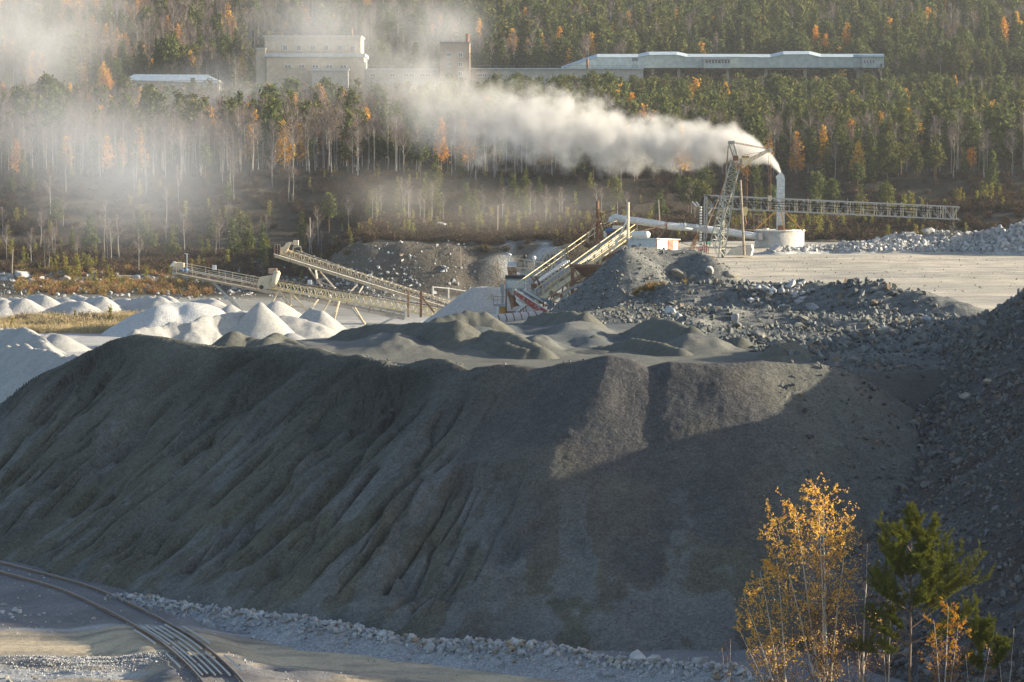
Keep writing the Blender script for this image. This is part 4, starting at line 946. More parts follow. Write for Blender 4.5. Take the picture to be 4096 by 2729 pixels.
m = MB(); p = W(A(387, 505), YB - 1.3); m.beam(p, p + Vector((0, 0, 2.6)), .1); m.beam(p + Vector((-.3, 0, 2.6)), p + Vector((.1, 0, 2.5)), .16, .08); m.build('lamp_post', P_lamp, t)
m = MB(); boxat(m, A(652, 420), A(690, 470), YB - 1.5, .4); m.build('switch_box', P_lamp, t)
legs(t, [(A(650, 590), A(935, 875)), (A(470, 545), A(492, 600)), (B(540, 860), B(680, 1035)), (B(1010, 955), B(805, 1055))], YB, P_grey, .2)
# --- upper stacker
YC = 404.0
c0, c1 = W(A(1305, 318), YC), W(B(1790, 950), YC - 8)
t = thing('conveyor', 'highest long dusty conveyor crossing behind the yellow truss conveyor', 'conveyor', (c0.x, c0.y, 0))
m = MB()
for s in (-.8, .8):
    o = Vector((0, s, 0)); m.beam(c0 + o, c1 + o, .12, .4)
m.truss(c0 + Vector((.8, .3, .2)), c1 + Vector((0, .3, .2)), .9, .75, 40, .07, dia='p'); m.build('frame', P_cream, t)
m = MB(); v0, v1 = W(A(1530, 268), YC + .6), W(B(1760, 912), YC - 8); m.beam(v0, v1, 1.0, .1); m.build('belt', P_belt, t)
m = MB(); m.beam(c0 + Vector((0, -.9, .22)), c1 + Vector((0, -.9, .22)), .8, .06)
for k in range(13): p = c0.lerp(c1, k / 12) + Vector((0, -1.2, -.25)); m.beam(p, p + Vector((0, 0, 1.2)), .07, m=1)
m.build('walkway', [P_dust, P_rustl], t)
m = MB()
for k in range(30): p = v0.lerp(v1, (k + .5) / 30) + Vector((0, -.55, -.12)); m.box(p, .4, .08, .1); m.beam(p + Vector((0, 0, -.05)), p + Vector((.1, -.1, -.75)), .06)
m.build('idler_bracket', P_dust, t)
m = MB()
for k in range(14): p = v0.lerp(v1, (k + .5) / 14) + Vector((0, -.5, .18)); m.box(p, .16, .16, .16)
m.build('pull_switch', P_yellow, t)
m = MB(); plate(m, [A(1360, 300), A(1358, 238), A(1400, 225), A(1420, 190), A(1450, 178), A(1468, 200), A(1420, 290)], YC - .9, 1.4); m.build('belt_guard', P_cream, t)
m = MB(); boxat(m, A(1497, 160), A(1550, 215), YC - .6, 1.0); m.box(W(A(1480, 190), YC), .3, .9, .35)
m.beam(W(A(1495, 235), YC - .7), W(A(1498, 290), YC - .7), .1); m.beam(W(A(1495, 232), YC - .7), W(A(1575, 222), YC - .7), .12); m.beam(W(A(1575, 222), YC - .7), W(A(1585, 285), YC - .7), .1); m.build('drive_unit', P_cream, t)
m = MB(); railing(m, W(A(1305, 312), YC - 1.1), W(A(1362, 325), YC - 1.1), 1.5, 2, .04); m.build('railing', P_rustl, t)
legs(t, [(A(1660, 450), A(1795, 640)), (A(1732, 470), A(1745, 560)), (A(1780, 490), A(1935, 662)), (A(2165, 625), A(2100, 690)), (A(2225, 640), A(2180, 715)), (B(1010, 790), B(1010, 900))], YC, P_dust, .15)
m = MB(); m.beam(W(A(1740, 572), YC), W(A(1850, 558), YC), .12); m.beam(W(A(1755, 580), YC), W(A(1915, 650), YC), .1); m.build('cross_brace', P_dust, t)
m = MB(); boxat(m, A(2283, 512), A(2320, 545), YC - 1.6, .4); boxat(m, A(2280, 560), A(2310, 598), YC - 1.6, .4); m.build('switch_box', P_lamp, t)
# --- rusty posts and fence by the tails
def post(name, label, cat, a, b, Y, w, mat, group=None, extra=None):
    p0, p1 = W(a, Y), W(b, Y); t = thing(name, label, cat, (p0.x, p0.y, p0.z), group)
    m = MB(); m.beam(p0, p1, w, w, up=(0, 1, 0)); m.build('post', mat, t)
    if extra:
        m = MB(); m.beam(W(extra[0], Y), W(extra[1], Y), w * .7); m.build('brace', mat, t)
post('steel_post', 'short brown steel post standing in front of the upper conveyor', 'post', B(1132, 960), B(1133, 680), 380, .32, P_rustl)
post('steel_post', 'taller rusty steel post with a slanting brace by the conveyor tail', 'post', B(1263, 965), B(1266, 688), 372, .3, P_rust, None, (B(1276, 758), B(1405, 915)))
f0, f1, f2 = W(B(1386, 860), 420), W(B(1549, 770), 430), W(B(1790, 700), 436)
fp = thing('fence', 'cable fence on two posts beside the haul road behind the conveyors', 'fence', tuple(f0))
for p, h in ((f0, 215), (f1, 120)):
    m = MB(); m.tube(p, p + Vector((0, 0, h / 2.6133 / 4 * .141)), .14, n=8); m.build('post', P_grey, fp)
wire('cable', [f0 + Vector((0, 0, 2.85)), f1 + Vector((0, 0, 1.5)), f2], .07, P_grey, fp)
# ================================================================ CRUSHING PLANT
YP = 312.0
# --- main inclined conveyor
p0, p1 = W(K(700, 945), YP), W(C(1395, 445), YP + 14)
t = thing('conveyor', 'steep inclined conveyor with yellow handrails rising to the rusty portal frame', 'conveyor', (p0.x, p0.y, p0.z))
d = (p1 - p0).normalized(); sx = d.cross(Vector((0, 0, 1))).normalized(); up = sx.cross(d)
m = MB(); m.beam(p0, p1, 1.0, .1); m.build('belt', P_beltd, t)
m = MB()
for s in (-.62, .62): m.beam(p0 + sx * s - up * .25, p1 + sx * s - up * .25, .1, .36)
for k in range(22):
    p = p0.lerp(p1, k / 21); m.beam(p + sx * -.7 - up * .1, p + sx * .7 - up * .1, .1)
m.build('frame', P_dust, t)
m = MB(); q = -sx * 1.15; m.beam(p0 + q, p0.lerp(p1, .52) + q, .55, .4); m.build('belt_cover', P_white, t)
m = MB(); q = sx * 1.5 - up * .3; m.beam(p0 + q, p1 + q, .9, .08)
m.beam(p0 + sx * 2.1 - up * .9, p1 + sx * 2.1 - up * .9, .1, .3); m.beam(p0 + sx * 1.0 - up * .8, p1 + sx * 1.0 - up * .8, .1, .3); m.build('walkway', P_yellow, t)
for s, z in ((1.05, -.2), (2.05, -.3), (-1.75, .1)):
    m = MB(); q = sx * s + up * z; e = p1 if s > 0 else p0.lerp(p1, .93); railing(m, p0 + q, e + q, 1.1, 13, .05); m.build('handrail', P_yellow, t)
m = MB(); c0 = W(C(1232, 452), YP + 12); c1 = W(C(1312, 446), YP + 12); m.tube(c0, c1, .22, n=12); m.box(c0.lerp(c1, .5) + Vector((0, 0, .24)), .3, .3, .14); m.build('motor', P_blue, t)
m = MB(); boxat(m, C(1312, 402), C(1402, 436), YP + 13, 1.2); boxat(m, C(1215, 455), C(1245, 560), YP + 13, .8); m.build('head_housing', P_white, t)
m = MB(); railing(m, W(C(1200, 440), YP + 12.5), W(C(1355, 372), YP + 14), .55, 2, .045); m.beam(W(C(1208, 330), YP + 12.5), W(C(1208, 440), YP + 12.5), .07); m.build('platform_railing', P_yellow, t)
m = MB()
for q in (.22, .42, .62, .8):
    p = p0.lerp(p1, q); f = Vector((p.x, p.y, max(gz(p.x, p.y), p.z - 6)))
    for s in (-.6, .6): m.beam(p + sx * s - up * .4, f + sx * s * 1.3, .16)
    m.beam(p + sx * -.6 - up * .8, f.lerp(p, .3) + sx * .7, .1); m.beam(p + sx * .6 - up * .8, f.lerp(p, .3) - sx * .7, .1)
m.build('trestle', P_rust, t)
m = MB(); q = up * -.75; m.truss(p0 + q, p1 + q, 1.2, .5, 20, .06); m.build('under_truss', P_cream, t)
m = MB()
for k in range(26): p = p0.lerp(p1, (k + .5) / 26); m.box(p + sx * .62 + up * .1, .14, .14, .16)
for k in range(26): p = p0.lerp(p1, (k + .5) / 26); m.box(p - sx * .62 + up * .1, .14, .14, .16)
m.build('idler_bracket', P_rust, t)
# --- portal frame
t = thing('portal_frame', 'rusty two post portal frame with slanting braces above the conveyor head', 'frame', tuple(W(C(1148, 590), YP + 9)))
for a, b, mt, w in ((C(1147, 600), C(1150, 140), P_rust, .36), (C(1468, 640), C(1470, 152), paint('pale_post', (.50, .48, .38), (.30, .19, .11), .42, 1.5, .7), .3)):
    m = MB(); m.tube(W(a, YP + 9), W(b, YP + 9), w / 2 * 1.05, n=10); m.build('post', mt, t)
m = MB(); m.beam(W(C(1165, 284), YP + 9), W(C(1456, 200), YP + 9), .1); m.build('cross_bar', P_rust, t)
for a, b, mt in ((C(1148, 330), C(905, 785), P_rustl), (C(1168, 345), C(1198, 530), P_rust), (C(1466, 325), C(1315, 650), P_white), (C(1178, 258), C(1212, 430), P_rust)):
    m = MB(); m.beam(W(a, YP + 8.6), W(b, YP + 6 if b[1] > 330 else YP + 8.6), .17); m.build('brace', mt, t)
# --- hopper
YH = 304.0
t = thing('hopper', 'brown rusty steel feed hopper on posts left of the slag mound', 'hopper', tuple(W(C(888, 1135), YH)))
m = MB(); plate(m, [C(858, 832), C(862, 806), C(1238, 812), C(1238, 838)], YH, 2.6); m.build('rim', P_rust, t)
m = MB(); r = [W(C(905, 838), YH + .2), W(C(1200, 838), YH + .2), W(C(1140, 940), YH + .8), W(C(1000, 935), YH + .8)]; bk = [v + Vector((0, 2.2 if i < 2 else 1.0, 0)) for i, v in enumerate(r)]
m.add(r + bk, [(0, 1, 2, 3), (7, 6, 5, 4), (0, 4, 5, 1), (1, 5, 6, 2), (2, 6, 7, 3), (3, 7, 4, 0)]); m.build('bin', P_rust, t)
for a, b, yo in ((C(887, 838), C(887, 1145), 0), (C(1150, 838), C(1150, 960), 0), (C(890, 838), C(890, 1100), 2.4)):
    m = MB(); m.beam(W(a, YH + yo), W(b, YH + yo), .34, .3, up=(0, 1, 0)); m.build('leg', P_rust, t)
m = MB(); m.beam(W(C(900, 845), YH), W(C(1000, 1020), YH), .1); m.beam(W(C(905, 980), YH), W(C(1010, 925), YH), .22); m.beam(W(C(900, 1000), YH), W(C(1090, 985), YH), .2); m.beam(W(C(905, 1040), YH), W(C(1010, 1045), YH), .26); m.beam(W(C(1145, 880), YH), W(C(1090, 960), YH), .12); m.build('brace', P_rust, t)
m = MB(); plate(m, [C(1238, 808), C(1246, 712), C(1450, 628), C(1470, 640), C(1410, 720)], YH + .5, 2.2); m.build('feed_chute', P_rust, t)
m = MB(); m.beam(W(C(690, 1260), YH - 1), W(C(880, 1050), YH - 1), .14); m.beam(W(C(880, 1050), YH - 1), W(C(1090, 960), YH - 1), .24); m.build('bent_pipe', P_grey, t)
# --- screening plant
YS = 318.0
t = thing('screening_plant', 'dusty screening machine with a stained white front panel and a railed platform on top', 'machine', tuple(W(C(290, 1100), YS)))
m = MB(); boxat(m, C(188, 930), C(392, 1140), YS, 2.6); m.build('body', P_grey, t)
m = MB(); boxat(m, C(196, 970), C(385, 1052), YS - .06, .05); m.build('front_panel', paint('stained_panel', (.62, .63, .6), (.2, .21, .21), .42, 1.6, .8), t)
m = MB(); boxat(m, C(185, 925), C(396, 952), YS - .15, 3.0); m.build('top_curtain', P_black, t)
m = MB(); plate(m, [C(390, 905), C(320, 880), C(395, 845), C(640, 880), C(850, 930), C(860, 965), C(640, 950)], YS + .2, 2.2); m.build('conveyor_deck', P_dust, t)
m = MB(); railing(m, W(C(390, 862), YS), W(C(850, 948), YS), 1.1, 5, .05); railing(m, W(C(215, 820), YS + 2.4), W(C(820, 910), YS + 2.4), .95, 7, .05); m.build('railing', P_cream, t)
m = MB(); boxat(m, C(215, 775), C(305, 825), YS - .1, .2); m.build('sign_board', P_duct, t)
m = MB(); boxat(m, C(305, 782), C(385, 822), YS, .6); plate(m, [C(205, 832), C(295, 835), C(310, 915), C(215, 915)], YS - .2, 1.4); m.build('rusty_plate', P_rustl, t)
m = MB(); boxat(m, C(300, 840), C(390, 885), YS + .2, 1.0); boxat(m, C(420, 790), C(500, 880), YS + .8, .7); m.build('drive_unit', P_dust, t)
for a, b, c, mt, nm in ((C(228, 700), C(244, 770), 1, P_lamp, 'lamp'), (C(390, 718), C(392, 765), 0, P_black, 'ball_lamp'), (C(488, 735), C(490, 820), 2, P_white, 'lamp')):
    m = MB(); h, b = W(a, YS + .4), W(b, YS + .4); m.beam(b, h, .06)
    if c == 1: m.beam(h + Vector((-.22, 0, .12)), h + Vector((.2, 0, -.08)), .2, .2)
    else: m.path([h + Vector((0, 0, z)) for z in (-.22, -.15, 0, .15, .22)], [.05, .17, .22, .17, .05], 12)
    m.build(nm, mt, t, True)
m = MB(); boxat(m, C(136, 1010), C(176, 1110), YS - .5, .5); boxat(m, C(148, 1110), C(170, 1205), YS - .5, .4); boxat(m, C(139, 1060), C(180, 1078), YS - .6, .6); m.build('side_column', P_grey, t)
m = MB(); boxat(m, C(188, 1075), C(202, 1330), YS - 1.5, .2); boxat(m, C(138, 1225), C(188, 1345), YS - .6, .7, 1); m.build('leg', [P_rust, P_orange], t)
t2 = thing('conveyor', 'short narrow conveyor rising to a boxy drive above the railed platform', 'conveyor', tuple(W(C(700, 900), YS + 3)))
q0, q1 = W(C(690, 895), YS + 2), W(C(765, 722), YS + 7); m = MB(); m.beam(q0, q1, .62, .06); m.build('belt', P_beltd, t2)
m = MB()
for s in (-.42, .42): m.beam(q0 + Vector((s, 0, .0)), q1 + Vector((s, 0, 0)), .12, .3)
for k in range(7): p = q0.lerp(q1, k / 6); m.beam(p + Vector((.45, 0, 0)), p + Vector((.7, 0, -.5)), .08)
m.build('frame', P_dust, t2)
m = MB(); boxat(m, C(740, 645), C(795, 690), YS + 7, .8); m.build('drive_housing', P_cream, t2)
m = MB(); boxat(m, C(672, 660), C(735, 700), YS + 7, .9); m.beam(W(C(692, 705), YS + 6.5), W(C(815, 702), YS + 6.5), .2, .3); m.beam(W(C(695, 705), YS + 6.5), W(C(700, 770), YS + 6.5), .14); m.beam(W(C(812, 660), YS + 6.5), W(C(815, 850), YS + 6.5), .18); m.build('head_frame', P_dust, t2)
m = MB(); railing(m, W(C(548, 850), YS + 3), W(C(618, 712), YS + 3), .4, 2, .04); railing(m, W(C(620, 780), YS + 3), W(C(655, 785), YS + 3), .95, 1, .04); m.build('ladder_railing', P_cream, t2)
t3 = thing('chute_tower', 'rusty chute and box work standing at the foot of the inclined conveyor', 'chute', tuple(W(K(830, 900), YS - 6)))
m = MB(); plate(m, [K(770, 700), K(880, 690), K(905, 760), K(800, 830)], YS - 4, 1.2); m.build('chute', P_rustl, t3)
m = MB(); m.beam(W(K(870, 570), YS - 4), W(K(965, 780), YS - 4), .22); m.beam(W(K(770, 560), YS - 4), W(K(840, 640), YS - 4), .12); m.beam(W(K(880, 600), YS - 3), W(K(800, 720), YS - 3), .12); m.build('brace', P_rust, t3)
m = MB(); boxat(m, K(690, 700), K(760, 790), YS - 5, .9); boxat(m, K(720, 800), K(795, 850), YS - 7, .8); m.build('gear_box', P_dust, t3)
# --- red screen
YR = 300.0
t = thing('vibrating_screen', 'red sided vibrating screen with a dark deck, leaning down to the right', 'machine', tuple(W(C(440, 1250), YR)))
def slab(mb, pts, Y, dy, m=0): plate(mb, pts, Y, dy, m)
m = MB(); slab(m, [K(472, 800), K(690, 930), K(690, 1010), K(600, 985), K(480, 880)], YR, .22); slab(m, [K(690, 925), K(1090, 1180), K(1050, 1215), K(900, 1210), K(668, 1030)], YR, .22); m.build('side_plate', P_red, t)
m = MB(); slab(m, [K(465, 800), K(500, 790), K(1095, 1170), K(1090, 1188)], YR - .1, .5); m.build('top_rail', P_white, t)
m = MB(); a, b = W(K(580, 800), YR + .9), W(K(985, 1040), YR + .9); m.beam(a, b, 1.2, .08); m.build('deck', P_belt, t)
m = MB(); a, b = W(K(640, 805), YR + 1.8), W(K(1000, 1015), YR + 1.8); m.beam(a, b, .3, .25); m.build('far_rail', P_white, t)
m = MB(); slab(m, [K(920, 930), K(1090, 985), K(1165, 1000), K(1172, 1120), K(1120, 1160), K(1085, 1160), K(1095, 1070), K(1060, 1030), K(985, 1000)], YR + .3, .5); m.build('bent_guard', paint('dark_steel', (.12, .16, .19), (.5, .5, .48), .35, 1.2, .6), t)
m = MB(); slab(m, [K(925, 1020), K(1090, 1095), K(1090, 1110), K(925, 1040)], YR + 1.3, .3); slab(m, [K(1190, 1010), K(1320, 1050), K(1320, 1065), K(1190, 1030)], YR + 1.3, .3); m.build('red_frame', P_red, t)
m = MB(); slab(m, [K(510, 970), K(635, 1060), K(600, 1100), K(505, 1010)], YR - .4, .6); slab(m, [K(520, 1190), K(660, 1060), K(690, 1070), K(545, 1215), K(515, 1240)], YR - .5, .5); m.build('discharge_chute', P_white, t)
m = MB()
for k in range(4): a = K(545 + k * 45, 1190 - k * 32); b = K(560 + k * 48, 1235); m.beam(W(a, YR - .6), W(b, YR - .6), .1); m.beam(W(a, YR - .6), W(K(600 + k * 45, 1180 - k * 30), YR - .6), .08)
m.build('step_ladder', P_rust, t)
m = MB(); slab(m, [K(350, 830), K(385, 815), K(500, 1060), K(430, 1165)], YR - .2, .9); slab(m, [K(395, 905), K(470, 900), K(590, 1080), K(470, 1110)], YR + .1, .8); slab(m, [K(345, 1190), K(510, 1190), K(510, 1250), K(345, 1250)], YR - .3, .8); m.build('rusty_chute', P_rust, t)
m = MB(); m.beam(W(K(1105, 850), YR + 3), W(K(1330, 915), YR + 3), .3, .42); m.build('timber_beam', P_rustl, t)
m = MB(); c = W(K(1375, 1010), YR + 3); m.tube(c, c + Vector((.2, 1.0, 0)), .5, n=16); m.build('tail_drum', P_dust, t, True)
# --- service platform
t = thing('service_platform', 'small steel platform with thin handrails at the left foot of the screening machine', 'platform', tuple(W(C(120, 1290), YS - 3)))
m = MB(); boxat(m, C(58, 1215), C(190, 1245), YS - 3, 1.6); m.build('deck', P_grey, t)
m = MB(); railing(m, W(C(62, 1215), YS - 3), W(C(188, 1215), YS - 3), .75, 3, .03); railing(m, W(C(40, 1200), YS - 1.4), W(C(62, 1215), YS - 3), .8, 1, .03); m.build('railing', P_rustl, t)
m = MB(); m.beam(W(C(0, 1180), YS - 3), W(C(38, 1110), YS - 3), .05); m.beam(W(C(140, 1245), YS - 2), W(C(140, 1345), YS - 2), .35); m.build('leg', P_orange, t)
# --- ribbed drum
t = thing('steel_drum', 'long pale steel drum with rust bands half hidden by the dark sand', 'drum', tuple(W(C(200, 1440), 288)))
d0, d1 = W(C(-20, 1395), 288), W(C(560, 1345), 291); m = MB(); m.path([d0, d0.lerp(d1, .33), d0.lerp(d1, .66), d1], .56, 26); m.build('shell', paint('drum_steel', (.58, .53, .49), (.16, .13, .12), .36, 5, .7), t, True)
for k in range(7):
    p = d0.lerp(d1, .06 + k / 7.4); e = (d1 - d0).normalized() * .05; m = MB(); m.tube(p - e, p + e, .585, n=26); m.build('rust_band', P_rust, t)
m = MB(); m.beam(W(C(97, 1370), 287.3), W(C(103, 1243), 287.3), .08); m.beam(W(C(103, 1243), 287.3), W(C(118, 1270), 287.3), .06); m.build('pipe', P_white, t)
# --- shed
t = thing('metal_shed', 'low corrugated metal shed with rust red trim on top of the bench edge', 'shed', tuple(W(C(1600, 640), 306)))
s0, s1, s2 = W(C(1457, 640), 306), W(C(1768, 640), 303.5), W(C(1992, 640), 309)
h = 100 / 2.6133 / 4 * .102; uz = Vector((0, 0, h)); lo = Vector((0, 0, -1.0))
def corrug(mb, a, b, z0, z1, n, depth, m=0):
    d = (b - a); nn = Vector((d.y, -d.x, 0)).normalized() * depth; vs = []
    for k in range(2 * n + 1): p = a + d * (k / (2 * n)) + nn * (k % 2); vs += [p + Vector((0, 0, z0)), p + Vector((0, 0, z1))]
    mb.add(vs, [(2 * k, 2 * k + 2, 2 * k + 3, 2 * k + 1) for k in range(2 * n)], m)
s3 = s0 + (s2 - s1)
m = MB(); corrug(m, s0, s1, -1.0, h, 26, .035); corrug(m, s3, s0, -1, h, 12, .03); corrug(m, s2, s3, -1, h, 26, .03); m.build('wall', P_duct, t)
m = MB(); corrug(m, s1, s2, -1.0, h * 1.0, 18, .04); m.build('end_wall', P_white, t)
m = MB(); r = [s0 + uz + Vector((-.2, -.2, .05)), s1 + uz + Vector((.0, -.25, .0)), s2 + uz + Vector((.25, 0, -.08)), s3 + uz + Vector((-.1, .2, .0))]; m.prism(r, (0, 0, .1)); m.build('roof', P_duct, t)
m = MB()
for p in (s0, s1, s2): m.beam(p + lo + Vector((.0, -.05, 0)), p + uz + Vector((0, -.05, 0)), .1)
m.beam(s1 + uz + Vector((.02, -.1, -.02)), s2 + uz + Vector((.02, -.1, -.1)), .12); m.build('trim', P_red, t)
e = (s1 - s0); m = MB(); q = s0 + e * .25 + Vector((0, -.08, h * .22)); m.box(q, .82, .1, .62); wf = m.build('window', P_white, t); m = MB(); m.box(q + Vector((0, -.06, -.03)), .62, .03, .4); m.build('pane', P_glass, wf)
e = (s2 - s1); m = MB(); q = s1 + e * .62 + Vector((.06, -.1, h * .38)); d = e.normalized(); m.beam(q - d * .7, q + d * .7, .05, 1.0); m.build('door', paint('red_door', (.33, .13, .09), (.5, .4, .33), .3, 2, .7), t)
# --- fuel tank
t = thing('fuel_tank', 'small white horizontal tank with rust streaks behind the metal shed', 'tank', tuple(W(C(1600, 530), 316)))
d0, d1 = W(C(1535, 492), 317), W(C(1672, 492), 315); e = (d1 - d0).normalized(); m = MB(); m.path([d0 - e * .06, d0, d1, d1 + e * .1, d1 + e * .16], [.3, .38, .38, .3, .1], 18); m.build('shell', paint('tank_white', (.74, .73, .69), (.45, .22, .1), .3, 2.5, .5), t, True)
m = MB(); m.box(d0.lerp(d1, .25) + Vector((0, 0, -.5)), .15, .6, .5); m.box(d0.lerp(d1, .8) + Vector((0, 0, -.5)), .15, .6, .5); m.build('saddle', P_grey, t)
# --- gas duct
YD = 325.0
t = thing('gas_duct', 'long pale sheet metal duct running from the conveyor head to the round tank', 'duct', tuple(W(C(1600, 360), YD)))
pts = [W(p, YD) for p in (C(1290, 368), C(1302, 330), C(1340, 308), C(1400, 328), C(1560, 350), C(1720, 372), C(1870, 398), C(2030, 412), C(2190, 428), D(100, 1062), D(330, 1090), D(560, 1122), D(720, 1145), D(890, 1172))]
m = MB(); m.path(pts, [.36] * 4 + [.40] * 10, 18); m.build('pipe', P_duct, t, True)
for i in (3, 4, 5, 6, 7, 8, 9, 10, 11, 12):
    d = (pts[i + 1 if i < 13 else i] - pts[i - 1]).normalized() * .06; m = MB(); m.tube(pts[i] - d, pts[i] + d, .445, n=18); m.build('flange', P_rust if i == 6 else P_duct, t)
m = MB(); m.beam(W(C(1868, 392), YD - .5), W(C(1520, 475), YD - 1), .12); m.beam(W(C(1868, 430), YD), W(C(1780, 530), YD), .09); m.beam(W(D(540, 1082), YD), W(D(830, 1100), YD), .1); m.build('support_strut', P_rustl, t)
# --- round tank
t = thing('settling_tank', 'round pale concrete tank partly lit by the sun, below the smoking chimney', 'tank', tuple(W(D(1092, 1290), 327)))
cx, ctop = W(D(1092, 1112), 327), W(D(1092, 1106), 327).z; rad = 258 / 2.6133 / 4 * 327 / 3000
m = MB(); m.path([(cx.x, cx.y, 8.5), (cx.x, cx.y, ctop)], rad, 40); m.build('wall', P_conc, t, True)
m = MB(); m.path([(cx.x, cx.y, ctop), (cx.x, cx.y, ctop + .12)], rad + .1, 40); m.build('lid', P_white, t)
m = MB(); boxat(m, D(1145, 1088), D(1205, 1105), 326, .6); boxat(m, D(1055, 1092), D(1080, 1106), 326, .3); boxat(m, D(1205, 1075), D(1222, 1100), 327, .2); m.build('hatch', P_rust, t)
m = MB(); m.tube(W(D(950, 1100), 327.5), W(D(950, 1078), 327.5), .34, n=16); m.build('manhole', P_dust, t)
m = MB(); m.beam(W(D(890, 1130), 324.6), W(D(893, 1200), 324.6), .45, .4); m.build('side_inlet', P_conc, t)
# --- chimney
t = thing('chimney', 'tall square sheet metal chimney with an angled cap giving off white smoke', 'chimney', tuple(W(D(1100, 1100), 326)))
k0 = W(D(1103, 1095), 326); k1 = W(D(1106, 565), 326); w = 78 / 2.6133 / 4 * 326 / 3000
m = MB(); m.beam(k0, k1, w, w, up=(0, 1, 0)); m.build('shaft', P_duct, t)
for Yy in (565, 725, 900): 
    p = W(D(1104, Yy), 326); m = MB(); m.box(p, w + .08, w + .08, .07); m.build('flange', P_duct, t)
m = MB()
for Yy in range(600, 1060, 38): p = W(D(1104, Yy), 326); m.box(p, w + .03, w + .03, .025)
m.build('seam', P_grey, t)
m = MB(); cap = [W(p, 326 - w / 2) for p in (D(1066, 565), D(1146, 562), D(1143, 530), D(1122, 502), D(1105, 500), D(1060, 540))]; m.prism(cap, (0, w, 0)); m.build('cap', P_duct, t)
m = MB(); boxat(m, D(1074, 1050), D(1135, 1098), 325.2, .2); m.build('rusty_base', P_orange if False else P_rust, t)
for a, b in ((D(1050, 905), D(835, 1100)), (D(1152, 908), D(1338, 1106)), (D(1110, 905), D(1146, 1106))):
    m = MB(); m.beam(W(a, 325), W(b, 325), .12); m.build('guy_strut', P_orange, t)
# --- scaffold
t = thing('scaffold', 'small rusty lattice scaffold standing behind the round tank', 'scaffold', tuple(W(D(890, 1100), 331)))
for a in (825, 877, 900, 950):
    m = MB(); m.beam(W(D(a, 1110), 331), W(D(a, 925), 331), .07); m.build('post', P_rustl, t)
m = MB(); m.beam(W(D(825, 935), 331), W(D(952, 938), 331), .07); m.beam(W(D(825, 985), 331), W(D(950, 1040), 331), .06); m.beam(W(D(825, 1010), 331), W(D(900, 935), 331), .05); m.beam(W(D(825, 1080), 331), W(D(952, 965), 331), .05); m.build('brace', P_rustl, t)
# --- concrete block
t = thing('concrete_block', 'big sloping concrete anchor block at the edge of the pale yard', 'block', tuple(W(D(690, 1355), 300)))
m = MB(); plate(m, [D(545, 1362), D(600, 1300), D(690, 1262), D(760, 1252), D(770, 1362)], 299, 1.6); m.prism([W(p, 299) + Vector((0, 0, 0)) for p in (D(770, 1366), D(760, 1252), D(795, 1252), D(808, 1300), D(790, 1366))], (.3, 1.6, 0)); m.build('block', P_conc, t)
# ================================================================ DERRICK CRANE
YK = 296.0
t = thing('derrick_crane', 'tall lattice derrick crane with a raised jib and hanging hook blocks', 'crane', tuple(W(D(450, 1380), YK)))
def lattice(mb, B4, T4, n, r, m=0):
    for i in range(4): mb.beam(B4[i], T4[i], r * 1.7, m=m)
    for k in range(n):
        t0, t1 = k / n, (k + 1) / n
        for i in range(4):
            j = (i + 1) % 4; a0, a1 = B4[i].lerp(T4[i], t0), B4[i].lerp(T4[i], t1); b0, b1 = B4[j].lerp(T4[j], t0), B4[j].lerp(T4[j], t1)
            mb.beam(a1, b1, r, m=m); mb.beam(a0 if k % 2 else b0, b1 if k % 2 else a1, r, m=m)
def quad4(l, r, Y, dy): return [W(l, Y), W(r, Y), W(r, Y) + Vector((0, dy, 0)), W(l, Y) + Vector((0, dy, 0))]
b4 = [W(D(455, 1390), YK), W(D(515, 1370), YK + .6), W(D(418, 1270), YK + 2.4), W(D(360, 1268), YK + 1.8)]
m4 = quad4(D(528, 600), D(632, 610), YK + .4, 1.2); u4 = quad4(D(592, 370), D(700, 360), YK + .6, .9)
m = MB(); lattice(m, b4, m4, 9, .065); lattice(m, m4, u4, 4, .055); m.build('mast', P_dgreen, t)
m = MB(); a4 = quad4(D(562, 185), D(612, 185), YK + .8, .6); lattice(m, quad4(D(618, 345), D(662, 345), YK + .6, .9), a4, 3, .045); boxat(m, D(560, 165), D(625, 200), YK + .6, .9); m.build('mast_head', P_dgreen, t)
m = MB(); m.beam(W(D(557, 215), YK + 1), W(D(526, 600), YK + 1), .1); m.beam(W(D(526, 600), YK + 1), W(D(335, 1060), YK + 3), .05); m.build('back_stay', P_rustl, t)
m = MB(); lattice(m, quad4(D(705, 445), D(672, 345), YK + .4, 1.0), quad4(D(790, 385), D(780, 345), YK + .4, 1.0), 2, .05)
m.beam(W(D(708, 445), YK + .4), W(D(790, 380), YK + .4), .16); m.beam(W(D(735, 335), YK + .4), W(D(770, 400), YK + .4), .12); m.beam(W(D(680, 350), YK + .4), W(D(780, 350), YK + .4), .13); m.build('jib_bracket', P_yellow, t)
m = MB(); lattice(m, quad4(D(785, 385), D(780, 350), YK + .4, .9), quad4(D(985, 275), D(980, 250), YK + .6, .5), 8, .05); jb = m.build('jib', P_cream, t)
m = MB(); boxat(m, D(985, 240), D(1020, 288), YK + .5, .5); boxat(m, D(968, 258), D(990, 284), YK + .6, .3); m.build('sheave', P_yellow, jb)
m = MB(); boxat(m, D(705, 325), D(775, 352), YK + .4, .9); boxat(m, D(610, 320), D(660, 375), YK + .4, .8); m.build('winch', P_rust, t)
m = MB()
for dz in (0, 12, 24): m.path([W(D(628, 180 + dz * .5), YK + .9), W(D(985, 245 + dz * .6), YK + .7)], .018, 4)
m.path([W(D(690, 320), YK + .8), W(D(970, 268), YK + .7)], .018, 4); m.build('stay_cable', P_rust, t)
m = MB()
for a in (980, 1003): m.path([W(D(a, 285), YK + .7), W(D(a - 1, 742), YK + .7)], .02, 4)
